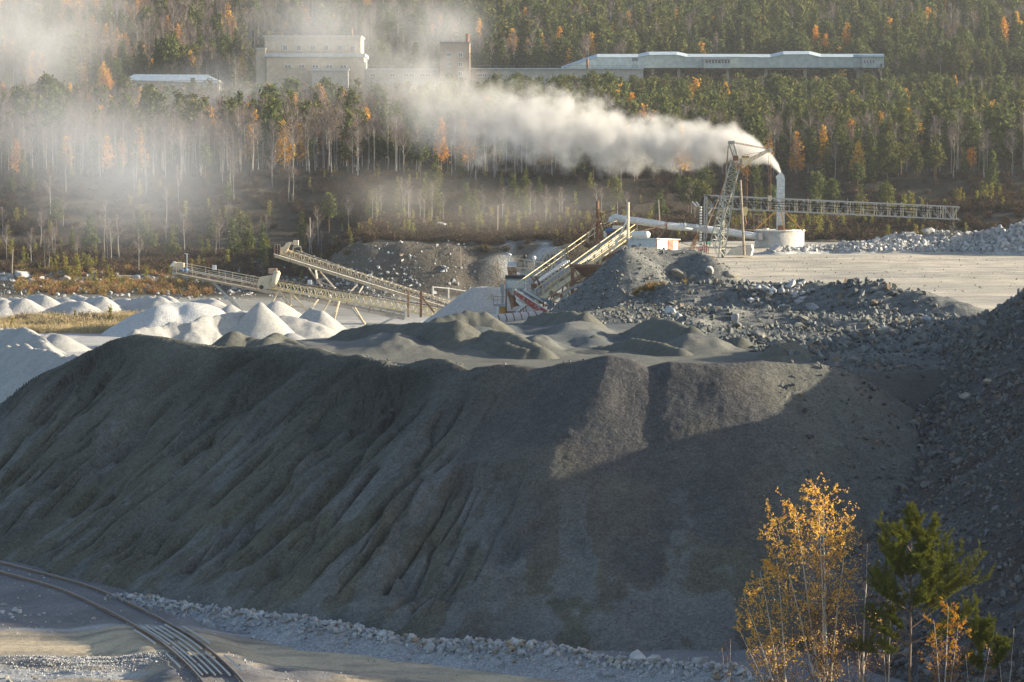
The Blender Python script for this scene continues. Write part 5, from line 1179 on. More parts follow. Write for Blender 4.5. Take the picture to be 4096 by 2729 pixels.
for a in (735, 755, 710): m.path([W(D(a, 440), YK + .5), W(D(a - 2, 870), YK + .5)], .02, 4)
m.path([W(D(985, 860), YK + .7), W(D(990, 1240), YK + .7)], .015, 4); m.path([W(D(730, 950), YK + .5), W(D(738, 1040), YK + .5)], .03, 4); m.build('hoist_rope', P_rust, t)
m = MB(); plate(m, [D(972, 740), D(1012, 737), D(1014, 775), D(998, 802), D(978, 785)], YK + .5, .4); boxat(m, D(975, 372), D(986, 382), YK + .6, .2); m.build('hook_block', P_cream, t)
m = MB(); plate(m, [D(715, 865), D(740, 853), D(765, 870), D(752, 945), D(722, 950)], YK + .3, .5); m.build('pulley_block', P_yellow, t)
m = MB(); m.path([W(D(732, 950), YK + .5), W(D(738, 1000), YK + .5), W(D(748, 1020), YK + .5), W(D(735, 1045), YK + .5), W(D(722, 1030), YK + .5)], .07, 6); m.build('hook', P_rust, t)
def pole(label, a, b, Y, r, mat=None, group=None, cat='pole', cross=None, name='utility_pole'):
    p0, p1 = W(a, Y), W(b, Y); t = thing(name, label, cat, tuple(p0), group); m = MB(); m.tube(p0 + Vector((0, 0, -1.0)), p1, r, r * .8, n=10); m.build('shaft', mat or P_wood, t)
    if cross: m = MB(); m.beam(p1 + Vector((-.7, -.1, -.4)), p1 + Vector((.7, -.1, -.4)), .1); m.build('cross_arm', P_wood, t)
    return t
pole('leaning wooden pole in front of the crane mast with a white collar', D(725, 1255), D(683, 575), YK - 1, .14)
pole('wooden pole standing behind the legs of the crane mast', D(495, 1385), D(507, 870), YK + 4, .14)
# ================================================================ CABLE GANTRY
YG = 312.0
g0, g1 = W(D(305, 862), YG), W(E(1655, 592), YG)
t = thing('cable_gantry', 'long grey lattice cable gantry with black cables running to the right', 'gantry', (g0.x, g0.y, g0.z))
hgt = 125 / 2.6133 / 4 * YG / 3000
m = MB(); m.truss(g0, g1, 1.1, hgt, 36, .07, dia='p'); m.build('truss', P_grey, t)
m = MB()
x = (g1 - g0)
for k in range(15):
    m = MB(); p, q = g0 + x * (.25 + k * .052), g0 + x * (.25 + k * .052 + .0105); e = Vector((0, -.62, 0)); h_ = Vector((0, 0, hgt))
    m.beam(p + e, p + e + h_, .06); m.beam(q + e, q + e + h_, .06); a_, b_ = (q, p) if k % 2 else (p, q); m.beam(a_ + e, b_ + e + h_, .05)
    if k % 3 == 0: m.beam(p + e + h_, p + e + h_ + Vector((0, 0, .35)), .035)
    m.build('upright', P_cream, t)
m = MB(); m.beam(g0 + Vector((0, 0, -.04)), g1 + Vector((0, 0, -.04)), 1.2, .1); m.beam(g0 + Vector((0, 0, hgt + .05)), g1 + Vector((0, 0, hgt + .05)), 1.2, .09); m.build('chord', P_grey, t)
for i, zz in enumerate((.78, .55, .36, .2)):
    pts = [g0 + x * s + Vector((0, -.66 + .05 * i, hgt * zz + .05 * math.sin(s * 40 + i * 2) - .02)) for s in np.linspace(.04, .93 - .05 * i * .7, 26)]
    e = W(E(1600 + i * 30, 590 + 30 * i), YG); pts += [e.lerp(pts[-1], .4) + Vector((0, 0, .1)), W(E(1635 + i * 34, 735 - i * 4), YG - 1)]
    m = MB(); m.path([p for p in pts], .045, 5); m.build('cable', P_black, t)
m = MB()
for i in range(4): m.path([W(D(258 + i * 6, 1180), YG - .8), W(D(262 + i * 8, 860), YG - .8), W(D(280 + i * 8, 770 - i * 10), YG - .8), W(D(320 + i * 12, 732 + i * 9), YG - .7), W(D(420, 760 + i * 26), YG - .7)], .045, 5)
m.build('riser_cable', P_black, t)
m = MB(); p0, p1 = W(E(1590, 765), YG), W(E(1590, 588), YG); m.beam(p0 + Vector((-.14, 0, -.6)), p1 + Vector((-.14, 0, 0)), .2); m.beam(p0 + Vector((.16, 0, -.6)), p1 + Vector((.16, 0, 0)), .2); m.box(p1, 1.3, .9, .16); m.box(W(E(1595, 668), YG - .2), .7, .4, .12); m.build('end_post', P_wood, t)
# left riser mast
t = thing('riser_mast', 'narrow lattice mast wrapped in cables with floodlights at its top', 'mast', tuple(W(D(290, 1360), YG - 1)))
m = MB(); lattice(m, quad4(D(305, 1350), D(332, 1350), YG - 1, .4), quad4(D(308, 745), D(335, 745), YG - 1, .4), 12, .05); m.build('lattice', P_grey, t)
m = MB(); m.tube(W(D(268, 1335), YG - 1), W(D(270, 850), YG - 1), .13, n=10); m.build('cable_pipe', P_white, t)
m = MB()
for k in range(16): p = W(D(269, 870 + k * 29), YG - 1); m.box(p, .34, .3, .07)
m.build('clamp', P_black, t)
for a, b in ((D(180, 800), D(228, 850)), (D(222, 803), D(252, 840)), (D(388, 875), D(348, 930))):
    m = MB(); m.beam(W(a, YG - 1.2), W(b, YG - 1.2), .16, .12); m.build('floodlight', P_lamp, t)
m = MB(); m.beam(W(D(210, 1078), YG - 1.2), W(D(345, 1084), YG - 1.2), .22, .2); m.beam(W(D(240, 1100), YG - 1.2), W(D(330, 1102), YG - 1.2), .16); m.beam(W(D(228, 850), YG - 1.2), W(D(268, 850), YG - 1.2), .1); m.beam(W(D(335, 940), YG - 1), W(D(415, 943), YG - 1), .07); m.build('insulator_arm', P_grey, t)
m = MB(); boxat(m, D(330, 1182), D(370, 1250), YG - 1.5, .3); cb = m.build('control_cabinet', P_black, t)
m = MB(); boxat(m, D(338, 1215), D(364, 1250), YG - 1.56, .05); m.build('green_screen', paint('green_panel', (.25, .62, .42), None, 0, 2, .4), cb)
t = thing('safety_railing', 'red steel railing at the foot of the riser mast', 'railing', tuple(W(D(280, 1350), YG - 4)))
m = MB(); railing(m, W(D(200, 1320), YG - 4), W(D(290, 1340), YG - 4), .42, 2, .05); railing(m, W(D(290, 1340), YG - 4), W(D(348, 1352), YG - 4), .8, 3, .05); m.build('frame', P_red, t)
m = MB()
for i in range(9): m.path([W(D(240 + i * 2, 1125), YG - 1), W(D(130 + i * 8, 1320), YG + 2)], .025, 4)
tag(m.build('guy_cable', P_rustl), 'fan of thin cables slanting down from the riser mast to the ground', 'cables')
wire_t = wire('power_cable', [W(C(1990, 545), 306), W(D(248, 1230), YG - 1)], .035, P_black, sag=.4); tag(wire_t, 'black power cable sagging from the shed to the riser mast', 'cable')
# far poles
for lab, a, b, Y, r in (('thin bare utility pole on the terrace above the quarry wall', C(103, 530), C(108, 183), 520, .13), ('thin utility pole in the mist above the highest conveyor', T(713, 560), T(712, 500), 600, .14), ('utility pole at the far left beside the boulder bank', L(105, 180), L(114, -10), 560, .14),
                        ('utility pole in the dust behind the fuel tank', C(1802, 345), C(1786, 130), 470, .12), ('slim grey pole on the terrace behind the screening machine', B(1680, 380), B(1678, 225), 490, .09), ('slim pole right of the rocky terrace', B(2065, 140), B(2066, -10), 540, .11)):
    pole(lab, a, b, Y, r)
# ================================================================ FAR BUILDINGS
F1 = zc(0, 0, 1.7233); F2 = zc(1366, 0, 1.7233); F3 = zc(2732, 0, 1.7229)
P_beige = paint('beige_render', (.50, .43, .33), (.42, .35, .26), .4, .15, .9)
P_brick = paint('tan_brick', (.40, .30, .215), (.34, .25, .18), .45, .25, .9)
P_lowwall = paint('pale_block_wall', (.43, .42, .38), (.36, .33, .29), .4, .2, .9)
P_sheet = paint('pale_green_sheet', (.47, .53, .50), (.42, .47, .44), .4, .1, .6)
P_sheetr = paint('blue_grey_roof', (.44, .52, .57), (.36, .42, .46), .4, .1, .5)
P_roofd = paint('tar_roof', (.20, .21, .22), (.3, .3, .3), .4, .3, .8)
def windows(parent, lst, Y, w, h, frame=None):
    for u, v in lst:
        c = W(T(u, v), Y); sw = w * .43519 * Y / 3000; sh = h * .43519 * Y / 3000
        m = MB(); m.box((c.x, Y - .1, c.z), sw, .5, sh); f = m.build('window', frame or P_lamp, parent)
        m = MB(); 
        for i in (-1, 1): m.box((c.x + i * sw * .24, Y - .4, c.z), sw * .38, .14, sh * .82)
        m.build('pane', P_glass, f)
        m = MB(); m.box((c.x, Y - .5, c.z - sh / 2 - .1), sw * 1.1, .5, .16); m.build('sill', P_lowwall, f)
def block(parent, name, mat, x0, x1, y0, y1, Y, dy):
    m = MB(); boxat(m, T(x0, y0), T(x1, y1), Y, dy); return m.build(name, mat, parent)
YF = 1002.0
t = thing('factory_building', 'big beige stepped factory building with small windows, half veiled by smoke', 'building', tuple(W(T(715, 190), YF)))
block(t, 'upper_wall', P_beige, 608, 829, 84, 126, YF + 2, 22)
m = MB(); boxat(m, T(605, 81), T(831, 85), YF + 1.4, 23.2); boxat(m, T(606, 91.5), T(830, 92.5), YF + 1.8, .3); m.build('cornice', P_lowwall, t)
block(t, 'lower_wall', P_beige, 612, 836, 130, 205, YF - 3, 24)
m = MB(); boxat(m, T(608, 122.5), T(839, 130.5), YF - 4, 26); m.build('ledge_roof', P_sheetr, t)
block(t, 'stair_tower', P_beige, 589, 610.5, 112, 205, YF - 1, 12)
m = MB(); boxat(m, T(587.5, 109.5), T(611, 113), YF - 1.5, 13); m.build('tower_cornice', P_lowwall, t)
an = block(t, 'annex', P_lowwall, 717, 800, 162, 205, YF - 9, 6)
m = MB(); boxat(m, T(715, 158.5), T(802, 162), YF - 9.6, 7); m.build('roof', P_sheetr, an)
windows(t, [(655.7, 110), (687, 110), (719, 110), (750, 110), (781, 110), (811, 111)], YF + 2, 9.5, 13)
windows(t, [(661.7, 152.7), (693.5, 152.7), (725, 152.7), (757, 152.7), (789, 152.7)], YF - 3, 15, 6.5)
m = MB(); p = W(T(809, 82), YF + 4); m.tube(p, p + Vector((0, 0, 2.6)), .3, n=8); m.build('roof_pipe', P_rust, t)
m = MB(); m.path([W(T(612, 119.5), YF + 1), W(T(640, 117.5), YF + 1), W(T(690, 120), YF + 1), W(T(829, 116.5), YF + 1)], .13, 5); m.build('wall_pipe', P_rustl, t)
t = thing('brick_tower', 'square tan brick tower building with four storeys of windows beside the smoke', 'building', tuple(W(T(1045, 195), YF - 2)))
block(t, 'wall', P_brick, 1010.5, 1079, 98, 215, YF - 4, 18)
m = MB(); boxat(m, T(1009.5, 96), T(1080, 98.5), YF - 4.4, 18.8); m.build('roof', P_roofd, t)
windows(t, [(1031.7, 126), (1058, 126), (1031.7, 147.7), (1058, 147.7), (1058, 170), (1031.7, 170)], YF - 4, 9.5, 10.5)
m = MB(); p = W(T(1074, 97), YF - 1); m.tube(p, p + Vector((0, 0, 2.8)), .6, n=8); m.build('chimney', P_rust, t)
m = MB()
for dx in (-.35, .35): m.beam(W(T(1082, 190), YF - 4.5) + Vector((dx, 0, 0)), W(T(1082, 122), YF - 4.5) + Vector((dx, 0, 0)), .1)
for k in range(16): p = W(T(1082, 122 + k * 4.2), YF - 4.5); m.beam(p + Vector((-.35, 0, 0)), p + Vector((.35, 0, 0)), .08)
m.build('fire_ladder', P_rust, t)
t = thing('storage_building', 'long low pale building with ribbon windows joining the brick tower and the gallery', 'building', tuple(W(T(1200, 195), YF + 1)))
block(t, 'west_wall', P_lowwall, 786, 1008, 160.5, 215, YF, 12)
block(t, 'east_wall', P_lowwall, 1081, 1478, 159, 215, YF + .4, 12)
m = MB(); boxat(m, T(783, 157.3), T(1009, 160.5), YF - .6, 13); boxat(m, T(1081, 156.2), T(1480, 159.2), YF - .3, 13.2); m.build('roof', P_sheetr, t)
m = MB()
for a, b in ((786, 1008), (1083, 1475)):
    for k in range(int((b - a) / 9)): p = W(T(a + k * 9, 157), YF - .4); m.beam(p, p + Vector((0, 0, .9)), .06)
    p, q = W(T(a, 157), YF - .4), W(T(b, 156.5), YF - .4); m.beam(p + Vector((0, 0, .9)), q + Vector((0, 0, .9)), .07)
m.build('roof_railing', P_roofd, t)
windows(t, [(794, 173), (812, 173), (857, 173), (902, 173), (934, 173), (946, 173), (971, 173), (983, 173)], YF, 11, 7, P_lamp)
windows(t, [(1103, 173), (1113, 173), (1142, 173), (1152, 173), (1386, 172), (1410, 174)], YF + .4, 10, 7, P_lamp)
m = MB(); p = W(T(1350, 158), YF); m.tube(p, W(T(1350, 135), YF), .45, n=8); m.build('roof_pipe', P_rust, t)
m = MB(); q = W(T(1459, 157), YF - .5)
for dx in (-.8, .8): m.beam(q + Vector((dx, 0, 0)), W(T(1459, 142), YF - .5) + Vector((dx * .6, 0, 0)), .12)
boxat(m, T(1452.5, 132.5), T(1465.5, 140.5), YF - .6, 1.2, 0); m.build('roof_tank', P_roofd, t)
YV = 1016.0
t = thing('conveyor_gallery', 'very long pale green metal gallery with a stepped roof below the pine hill', 'building', tuple(W(T(1700, 158), YV)))
prof = [(1290, 157), (1370, 133), (1372, 132), (1466, 132), (1491, 127), (1555, 126), (1580, 131.5), (1678, 131), (1770, 132.2), (1799.5, 125.5), (1859.5, 125), (1886, 131.5), (2031, 132)]
m = MB(); m.prism([W(T(a, b), YV) for a, b in prof] + [W(T(2031, 155.2), YV), W(T(1480, 156), YV)], (0, 14, 0)); m.build('wall', P_sheet, t)
m = MB(); n = len(prof); vs = []; rt = {1370: 126.5, 1372: 126, 1466: 126, 1491: 120.8, 1555: 120.6, 1580: 125.8, 1678: 126, 1770: 126.5, 1799.5: 119.8, 1859.5: 119.4, 1886: 125.8, 2031: 126, 1290: 154.5}
for a, b in prof: vs += [W(T(a, b), YV) + Vector((0, -.5, .05)), W(T(a, rt[a]), YV + 6) + Vector((0, 0, .3)), W(T(a, b), YV) + Vector((0, 14.5, .05))]
m.add(vs, [f for i in range(n - 1) for f in ((3 * i, 3 * i + 3, 3 * i + 4, 3 * i + 1), (3 * i + 1, 3 * i + 4, 3 * i + 5, 3 * i + 2))] + [(0, 1, 2), (3 * n - 3, 3 * n - 2, 3 * n - 1)]); m.build('roof', P_sheetr, t)
m = MB()
for k in range(80):
    a = 1376 + k * 8.2; yy = np.interp(a, [p[0] for p in prof], [p[1] for p in prof]); m.beam(W(T(a, yy + .6), YV - .04), W(T(a, 155), YV - .04), .1, .1)
m.build('wall_seam', P_sheetr, t)
for x0, x1, y0, y1, wy0, wy1 in ((1617, 1681, 136, 156.5, 138.5, 144.5), (1982, 2031.5, 130.5, 155.6, 138, 144.5)):
    o = block(t, 'projecting_cabin', P_sheet, x0, x1, y0, y1, YV - 2.5, 2.45)
    m = MB(); boxat(m, T(x0 + 2, wy0), T(x1 - (2 if x0 < 1700 else 18), wy1), YV - 2.6, .08); m.build('window_band', P_glass, o)
    m = MB()
    for k in range(9): a = x0 + 3 + k * (x1 - x0 - (6 if x0 < 1700 else 22)) / 8; m.beam(W(T(a, wy0), YV - 2.7), W(T(a + (1.5 if k % 2 else 0), wy1), YV - 2.7), .2)
    m.build('window_mullion', P_lamp, o)
    m = MB(); boxat(m, T(x0 - 1, y0 - 1.2), T(x1 + (3 if x0 < 1700 else 1), y0 + .3), YV - 3.2, 3.2); m.build('roof', P_sheetr, o)
m = MB(); boxat(m, T(1961, 125.0), T(2031, 131.5), YV - .7, .5); m.build('blue_roof_panel', paint('blue_panel', (.28, .46, .60), None, 0, .2, .5), t)
m = MB(); boxat(m, T(2022.5, 146), T(2027.5, 155), YV - 2.65, .1); m.build('door', P_roofd, t)
for a in (1500, 1560, 1672, 1760, 1850, 1972, 1981):
    m = MB(); m.beam(W(T(a, 156), YV + 5), W(T(a, 190), YV + 5), 1.0); m.build('support_column', P_lowwall, t)
m = MB(); m.beam(W(T(1978, 163), YV), W(T(2004, 156), YV), .5); m.beam(W(T(1981, 163), YV), W(T(1962, 157), YV), .5); m.beam(W(T(2002, 157), YV), W(T(2016, 182), YV), .4); m.build('strut', P_roofd, t)
t = thing('roofed_shed', 'low shed with a pale hipped roof among misty trees left of the factory', 'building', tuple(W(T(395, 195), 985)))
a, b, c, d = W(T(283, 184), 980), W(T(508, 190), 980), W(T(478, 171.5), 985), W(T(308, 170.5), 985); v = Vector((0, 10, 0))
m = MB(); m.add([a, b, c, d, a + v, b + v], [(0, 1, 2, 3), (4, 3, 2, 5), (0, 3, 4), (1, 5, 2), (0, 4, 5, 1)]); m.build('roof', P_sheetr, t)
block(t, 'wall', P_lowwall, 290, 503, 184, 215, 980.6, 9)
# ================================================================ TREES
ML_pine = leafmat('pine_needles', (.115, .128, .044), .4, .025, .25)
ML_pine2 = leafmat('young_pine_needles', (.24, .22, .055), .3, .025, .3)
ML_larch = leafmat('golden_larch_needles', (.66, .36, .06), .25, .012, .35)
ML_twig = leafmat('bare_twigs', (.185, .148, .128), .25, .02, .0)
ML_birchb = paint('birch_bark', (.30, .28, .25), (.11, .09, .08), .45, 6, .8)
ML_pineb = paint('pine_bark', (.20, .125, .08), (.13, .10, .08), .5, 3, .9)
ML_bush = leafmat('brown_bush', (.085, .062, .042), .35, .03, .1)
ML_straw = leafmat('dry_grass', (.50, .40, .23), .25, .015, .2)
def cards(c, n, spread, size, rs, up=.0, asp=1.6):
    """n small leaf-sized quads round every centre in c"""
    m = len(c) * n; ctr = np.repeat(c, n, 0) + rs.normal(size=(m, 3)) * spread
    a = rs.normal(size=(m, 3)); a[:, 2] += up; a /= np.linalg.norm(a, axis=1, keepdims=True)
    b = rs.normal(size=(m, 3)); b -= a * (a * b).sum(1, keepdims=True); b /= np.linalg.norm(b, axis=1, keepdims=True)
    s = size * rs.uniform(.6, 1.3, (m, 1)); a = a * s * asp; b = b * s
    V = np.stack([ctr - a, ctr + b * .6, ctr + a, ctr - b * .6], 1).reshape(-1, 3)
    return V, np.arange(m * 4).reshape(-1, 4)
def strips(P0, P1, w):
    """thin three-sided twigs from P0 to P1"""
    P0 = np.asarray(P0); P1 = np.asarray(P1); w = np.asarray(w).reshape(-1, 1); d = P1 - P0; d /= np.linalg.norm(d, axis=1, keepdims=True) + 1e-9
    r = np.cross(d, np.where(np.abs(d[:, 2:3]) < .9, [[0, 0, 1.]], [[1., 0, 0]])); r /= np.linalg.norm(r, axis=1, keepdims=True); q = np.cross(d, r); V = []
    for k in range(3):
        t = 2 * math.pi * k / 3; o = (r * math.cos(t) + q * math.sin(t)) * w; V += [P0 + o, P1 + o * .5]
    n = len(P0); V = np.stack(V, 1).reshape(-1, 3); b = (np.arange(n) * 6)[:, None]
    Fc = np.concatenate([b + [0, 2, 3, 1], b + [2, 4, 5, 3], b + [4, 0, 1, 5]], 0)
    return V, Fc
def join(parts):
    V = []; Fc = []; M = []; o = 0
    for v, f, m in parts: V.append(v); Fc.append(f + o); M.append(np.full(len(f), m)); o += len(v)
    return np.vstack(V), np.vstack(Fc), np.concatenate(M)
def trunk_np(h, r, rs, n=6, k=6, bend=.15):
    z = np.linspace(-.4, h, k); off = np.cumsum(rs.normal(size=(k, 2)) * bend * h / 40, 0); rad = r * (1 - .9 * np.linspace(0, 1, k)); V = []
    for i in range(k):
        t = np.arange(n) * 2 * math.pi / n; V.append(np.stack([off[i, 0] + rad[i] * np.cos(t), off[i, 1] + rad[i] * np.sin(t), np.full(n, z[i])], 1))
    V = np.vstack(V); Fc = np.array([[i * n + j, i * n + (j + 1) % n, (i + 1) * n + (j + 1) % n, (i + 1) * n + j] for i in range(k - 1) for j in range(n)])
    return V, Fc, (z, off)
def make_pine(seed, h, rmax, base, dens=1.0, spread=.32, size=.26, conic=.8):
    rs = np.random.RandomState(seed); tv, tf, (z, off) = trunk_np(h, .02 * h * .7, rs); cs = []; P0 = []; P1 = []
    nb = int(46 * dens)
    for i in range(nb):
        t = (i + rs.rand()) / nb; zz = h * (base + (1 - base) * t); r = rmax * ((1 - t) ** conic) * (.55 + .55 * rs.rand()) * min(1, .45 + 3 * t) + .1
        a = i * 2.4 + rs.rand() * .9; tip = np.array([r * math.cos(a), r * math.sin(a), zz + .12 * r]); ctr = np.array([np.interp(zz, z, off[:, 0]), np.interp(zz, z, off[:, 1]), zz])
        P0.append(ctr); P1.append(tip + ctr * (1, 1, 0))
        for q in np.linspace(.4, 1, max(1, int(r / .45))): cs.append(ctr * (1, 1, 0) + tip * (q, q, 1) + rs.normal(size=3) * .1)
    cs = np.array(cs); cv, cf = cards(cs, 7, spread, size, rs, .35)
    bv, bf = strips(P0, P1, np.full(len(P0), .03))
    return join([(tv, tf, 0), (bv, bf, 0)]), (cv, cf)
def make_birch(seed, h, tw=1.0, base=.35, rise=1.1):
    rs = np.random.RandomState(seed); tv, tf, (z, off) = trunk_np(h, .013 * h, rs, bend=.35); P0 = []; P1 = []; w = []; Q0 = []; Q1 = []
    for i in range(int(17 * tw)):
        t = rs.uniform(base, .96); zz = h * t; a = rs.rand() * 6.28; ln = h * (1 - t) * .42 + .5; c = np.array([np.interp(zz, z, off[:, 0]), np.interp(zz, z, off[:, 1]), zz])
        d = np.array([math.cos(a), math.sin(a), rise + rs.rand()]); d /= np.linalg.norm(d); e = c + d * ln; P0.append(c); P1.append(e); w.append(.035)
        for k in range(9):
            q = rs.uniform(.25, 1); b = c + (e - c) * q; dd = d + rs.normal(size=3) * .55; dd /= np.linalg.norm(dd); l2 = rs.uniform(.35, .9) * ln * .6; Q0.append(b); Q1.append(b + dd * l2)
    R0, R1 = [], []
    for a, b in zip(Q0, Q1):
        for k in range(2):
            q = rs.uniform(.3, 1); p = a + (b - a) * q; dd = (b - a) / np.linalg.norm(b - a) + rs.normal(size=3) * .6; R0.append(p); R1.append(p + dd * .45)
    bv, bf = strips(P0, P1, w); qv, qf = strips(Q0 + R0, Q1 + R1, np.r_[np.full(len(Q0), .022), np.full(len(R0), .016)])
    return join([(tv, tf, 0), (bv, bf, 0)]), (qv, qf)
def proto_meshes(kind, i, trunk, crown, bark, leaf):
    tm = np_mesh('trunk', trunk[0], trunk[1]); tm.materials.append(bark)
    cm = np_mesh('crown', crown[0], crown[1]); cm.materials.append(leaf)
    V, Fc, M = join([(trunk[0], trunk[1], 0), (crown[0], crown[1], 1)]); jm = np_mesh(kind, V, Fc, mi=M); jm.materials.append(bark); jm.materials.append(leaf)
    return tm, cm, jm
PR = {'pine': [], 'birch': [], 'larch': [], 'young': []}
for i in range(6):
    h = 11.0; PR['pine'].append(proto_meshes('pine_tree', i, *make_pine(i, h, 2.1 + .35 * (i % 3), .10 + .05 * (i % 4), 1.3, .32, .28, .85 + .12 * (i % 3)), ML_pineb, ML_pine))
for i in range(2): PR['pine'].append(proto_meshes('pine_tree', 6 + i, *make_pine(80 + i, 11.5, 2.6 + .3 * i, .42 + .08 * i, 1.0, .38, .28, .36), ML_pineb, ML_pine))
for i in range(5): PR['birch'].append(proto_meshes('birch_tree', i, *make_birch(20 + i, 11.0, 1.0, .34 + .05 * i), ML_birchb, ML_twig))
for i in range(3): PR['larch'].append(proto_meshes('larch_tree', i, *make_pine(40 + i, 11.0, 2.5 + .3 * i, .16, 1.15, .34, .24, .7), ML_pineb, ML_larch))
for i in range(4): PR['young'].append(proto_meshes('young_pine', i, *make_pine(60 + i, 4.0, 1.0, .06, .62, .16, .16, .9), ML_pineb, ML_pine2))
def plant(kind, name, x, y, z, s, label, cat, group, split=True, i=None):
    tm, cm, jm = PR[kind][_rb.randrange(len(PR[kind])) if i is None else i]
    if split:
        o = thing(name, label, cat, (x, y, z), group)
        for nm, me in (('trunk', tm), ('crown', cm)):
            c = bpy.data.objects.new(nm, me); COL.objects.link(c); c.parent = o
    else:
        o = bpy.data.objects.new(name, jm); COL.objects.link(o); o.location = (x, y, z); tag(o, label, cat, group)
    o.rotation_euler = (0, 0, _rb.uniform(0, 6.28)); o.scale = (s * _rb.uniform(.9, 1.12),) * 2 + (s,)
    return o
STUFFC = []
def scatter(name, label, meshes, P, rz, sc, idx, stretch=None):
    """one mass of vegetation: copies of a few plants set out over points"""
    col = bpy.data.collections.new(name + '_kinds')
    for i, me in enumerate(meshes): o = bpy.data.objects.new('%s_kind_%02d' % (name, i), me); col.objects.link(o)
    me = bpy.data.meshes.new(name); me.vertices.add(len(P)); me.vertices.foreach_set('co', np.asarray(P, np.float32).ravel())
    for nm, ty, arr in (('rz', 'FLOAT', rz), ('sc', 'FLOAT', sc), ('kind', 'INT', idx)):
        a = me.attributes.new(nm, ty, 'POINT'); a.data.foreach_set('value', np.asarray(arr, np.float32 if ty == 'FLOAT' else np.int32))
    o = bpy.data.objects.new(name, me); COL.objects.link(o); tag(o, label, 'plants', kind='stuff')
    ng = bpy.data.node_groups.new(name, 'GeometryNodeTree'); ng.interface.new_socket('Geometry', in_out='INPUT', socket_type='NodeSocketGeometry'); ng.interface.new_socket('Geometry', in_out='OUTPUT', socket_type='NodeSocketGeometry')
    nn = ng.nodes; gi = nn.new('NodeGroupInput'); go = nn.new('NodeGroupOutput'); ip = nn.new('GeometryNodeInstanceOnPoints'); ci = nn.new('GeometryNodeCollectionInfo')
    ci.inputs['Collection'].default_value = col; ci.inputs['Separate Children'].default_value = True; ci.inputs['Reset Children'].default_value = True
    ip.inputs['Pick Instance'].default_value = True; L_ = ng.links.new
    def at(nm, ty): n = nn.new('GeometryNodeInputNamedAttribute'); n.data_type = ty; n.inputs[0].default_value = nm; return n.outputs[0]
    cx = nn.new('ShaderNodeCombineXYZ'); L_(at('rz', 'FLOAT'), cx.inputs[2])
    L_(gi.outputs[0], ip.inputs['Points']); L_(ci.outputs[0], ip.inputs['Instance']); L_(at('kind', 'INT'), ip.inputs['Instance Index']); L_(cx.outputs[0], ip.inputs['Rotation']); L_(at('sc', 'FLOAT'), ip.inputs['Scale']); L_(ip.outputs[0], go.inputs[0])
    md = o.modifiers.new('plants', 'NODES'); md.node_group = ng
    return o
# ---- where the forest stands
rs = np.random.RandomState(99); FX, FY = [], []
yy = 684.0
while yy < 1560:
    sp = 5.0 + (yy - 684) * .003; w = .19 * yy + 25
    for xx in np.arange(-w, w, sp): FX.append(xx + rs.uniform(-.45, .45) * sp); FY.append(yy + rs.uniform(-.5, .5) * sp)
    yy += sp * 1.05
FX, FY = np.array(FX), np.array(FY)
U = FX / FY * 3000 + 512
tT = U / .43519
keep = ~((FY > 972) & (FY < 1042) & (tT > 560) & (tT < 2060)) & ~((FY > 955) & (FY < 1000) & (tT > 270) & (tT < 530)) & ~((FY > 975) & (FY <= 985) & (tT > 560) & (tT < 2060))
keep &= ~((FY < 690) & (rs.rand(len(FX)) < .4)) & (rs.rand(len(FX)) < .93)
FX, FY, tT = FX[keep], FY[keep], tT[keep]; FZ = np.where(FY < 758, G(FX, FY), G(FX, FY) - .3); n = len(FX)
nb = vn(FX / 26, FY / 40, 150); q = rs.rand(n)
left = sst(1250, 850, tT)
pb = .15 + .38 * left + .30 * sst(770, 700, FY) + .5 * (nb - .5) + .12 * sst(1040, 1080, FY) * sst(1500, 900, tT)
dense = (FY > 850) & (FY < 965) & (tT > 1180); pb = np.where(dense, .03 + .08 * sst(2050, 2250, tT), pb)
pl = np.where(dense, .06, .075 + .05 * sst(1700, 2353, tT) * (FY > 1050))
kind = np.where(q < pb, 1, np.where(q < pb + pl, 2, 0))
hs = np.where(kind == 1, rs.uniform(.75, 1.2, n), np.where(kind == 2, rs.uniform(.6, 1.05, n), rs.uniform(.5, 1.28, n)))
hs = hs * np.where(FY > 1000, 1.3, 1.08)
front = (FY > 925) & (FY < 985); topz = CAM_H + FY * (np.where(tT > 1180, 49.5, 47.5) - 21.3) / 950; hs = np.where(front, np.clip((topz - FZ) / 11.6 * rs.uniform(.72, 1.0, n), .25, 1.35), hs)
GRP = {}
def region(t, y):
    a = 'misty left hillside' if t < 800 else ('middle of the hill below the brick tower' if t < 1300 and y < 980 else ('hillside behind the factory buildings' if t < 1450 else ('wooded hill above the long green gallery' if y > 1000 else 'forest belt below the long green gallery')))
    return a
NMS = {0: ('pine', 'pine_tree', 'dark green pine on the ', 'pine'), 1: ('birch', 'birch_tree', 'bare white birch on the ', 'birch'), 2: ('larch', 'larch_tree', 'golden larch on the ', 'larch')}
STF = {0: [], 1: [], 2: []}
infr = np.abs(FX) < .1707 * FY + 1
for k in (0, 1, 2):
    ids = np.where((kind == k) & infr)[0]
    ap = hs[ids] / FY[ids] * (1 + .35 * rs.rand(len(ids))); ids = ids[np.argsort(-ap)]; pick = ids[:{0: 205, 1: 215, 2: 110}[k]]
    for i in pick:
        r = region(tT[i], FY[i]); kd, nm, lb, ct = NMS[k]
        plant(kd, nm, FX[i], FY[i], FZ[i], hs[i], lb + r, ct, {0: 'pines', 1: 'bare birches', 2: 'larches'}[k] + ' on the ' + r)
    rest = np.setdiff1d(np.where(kind == k)[0], pick); STF[k] = rest
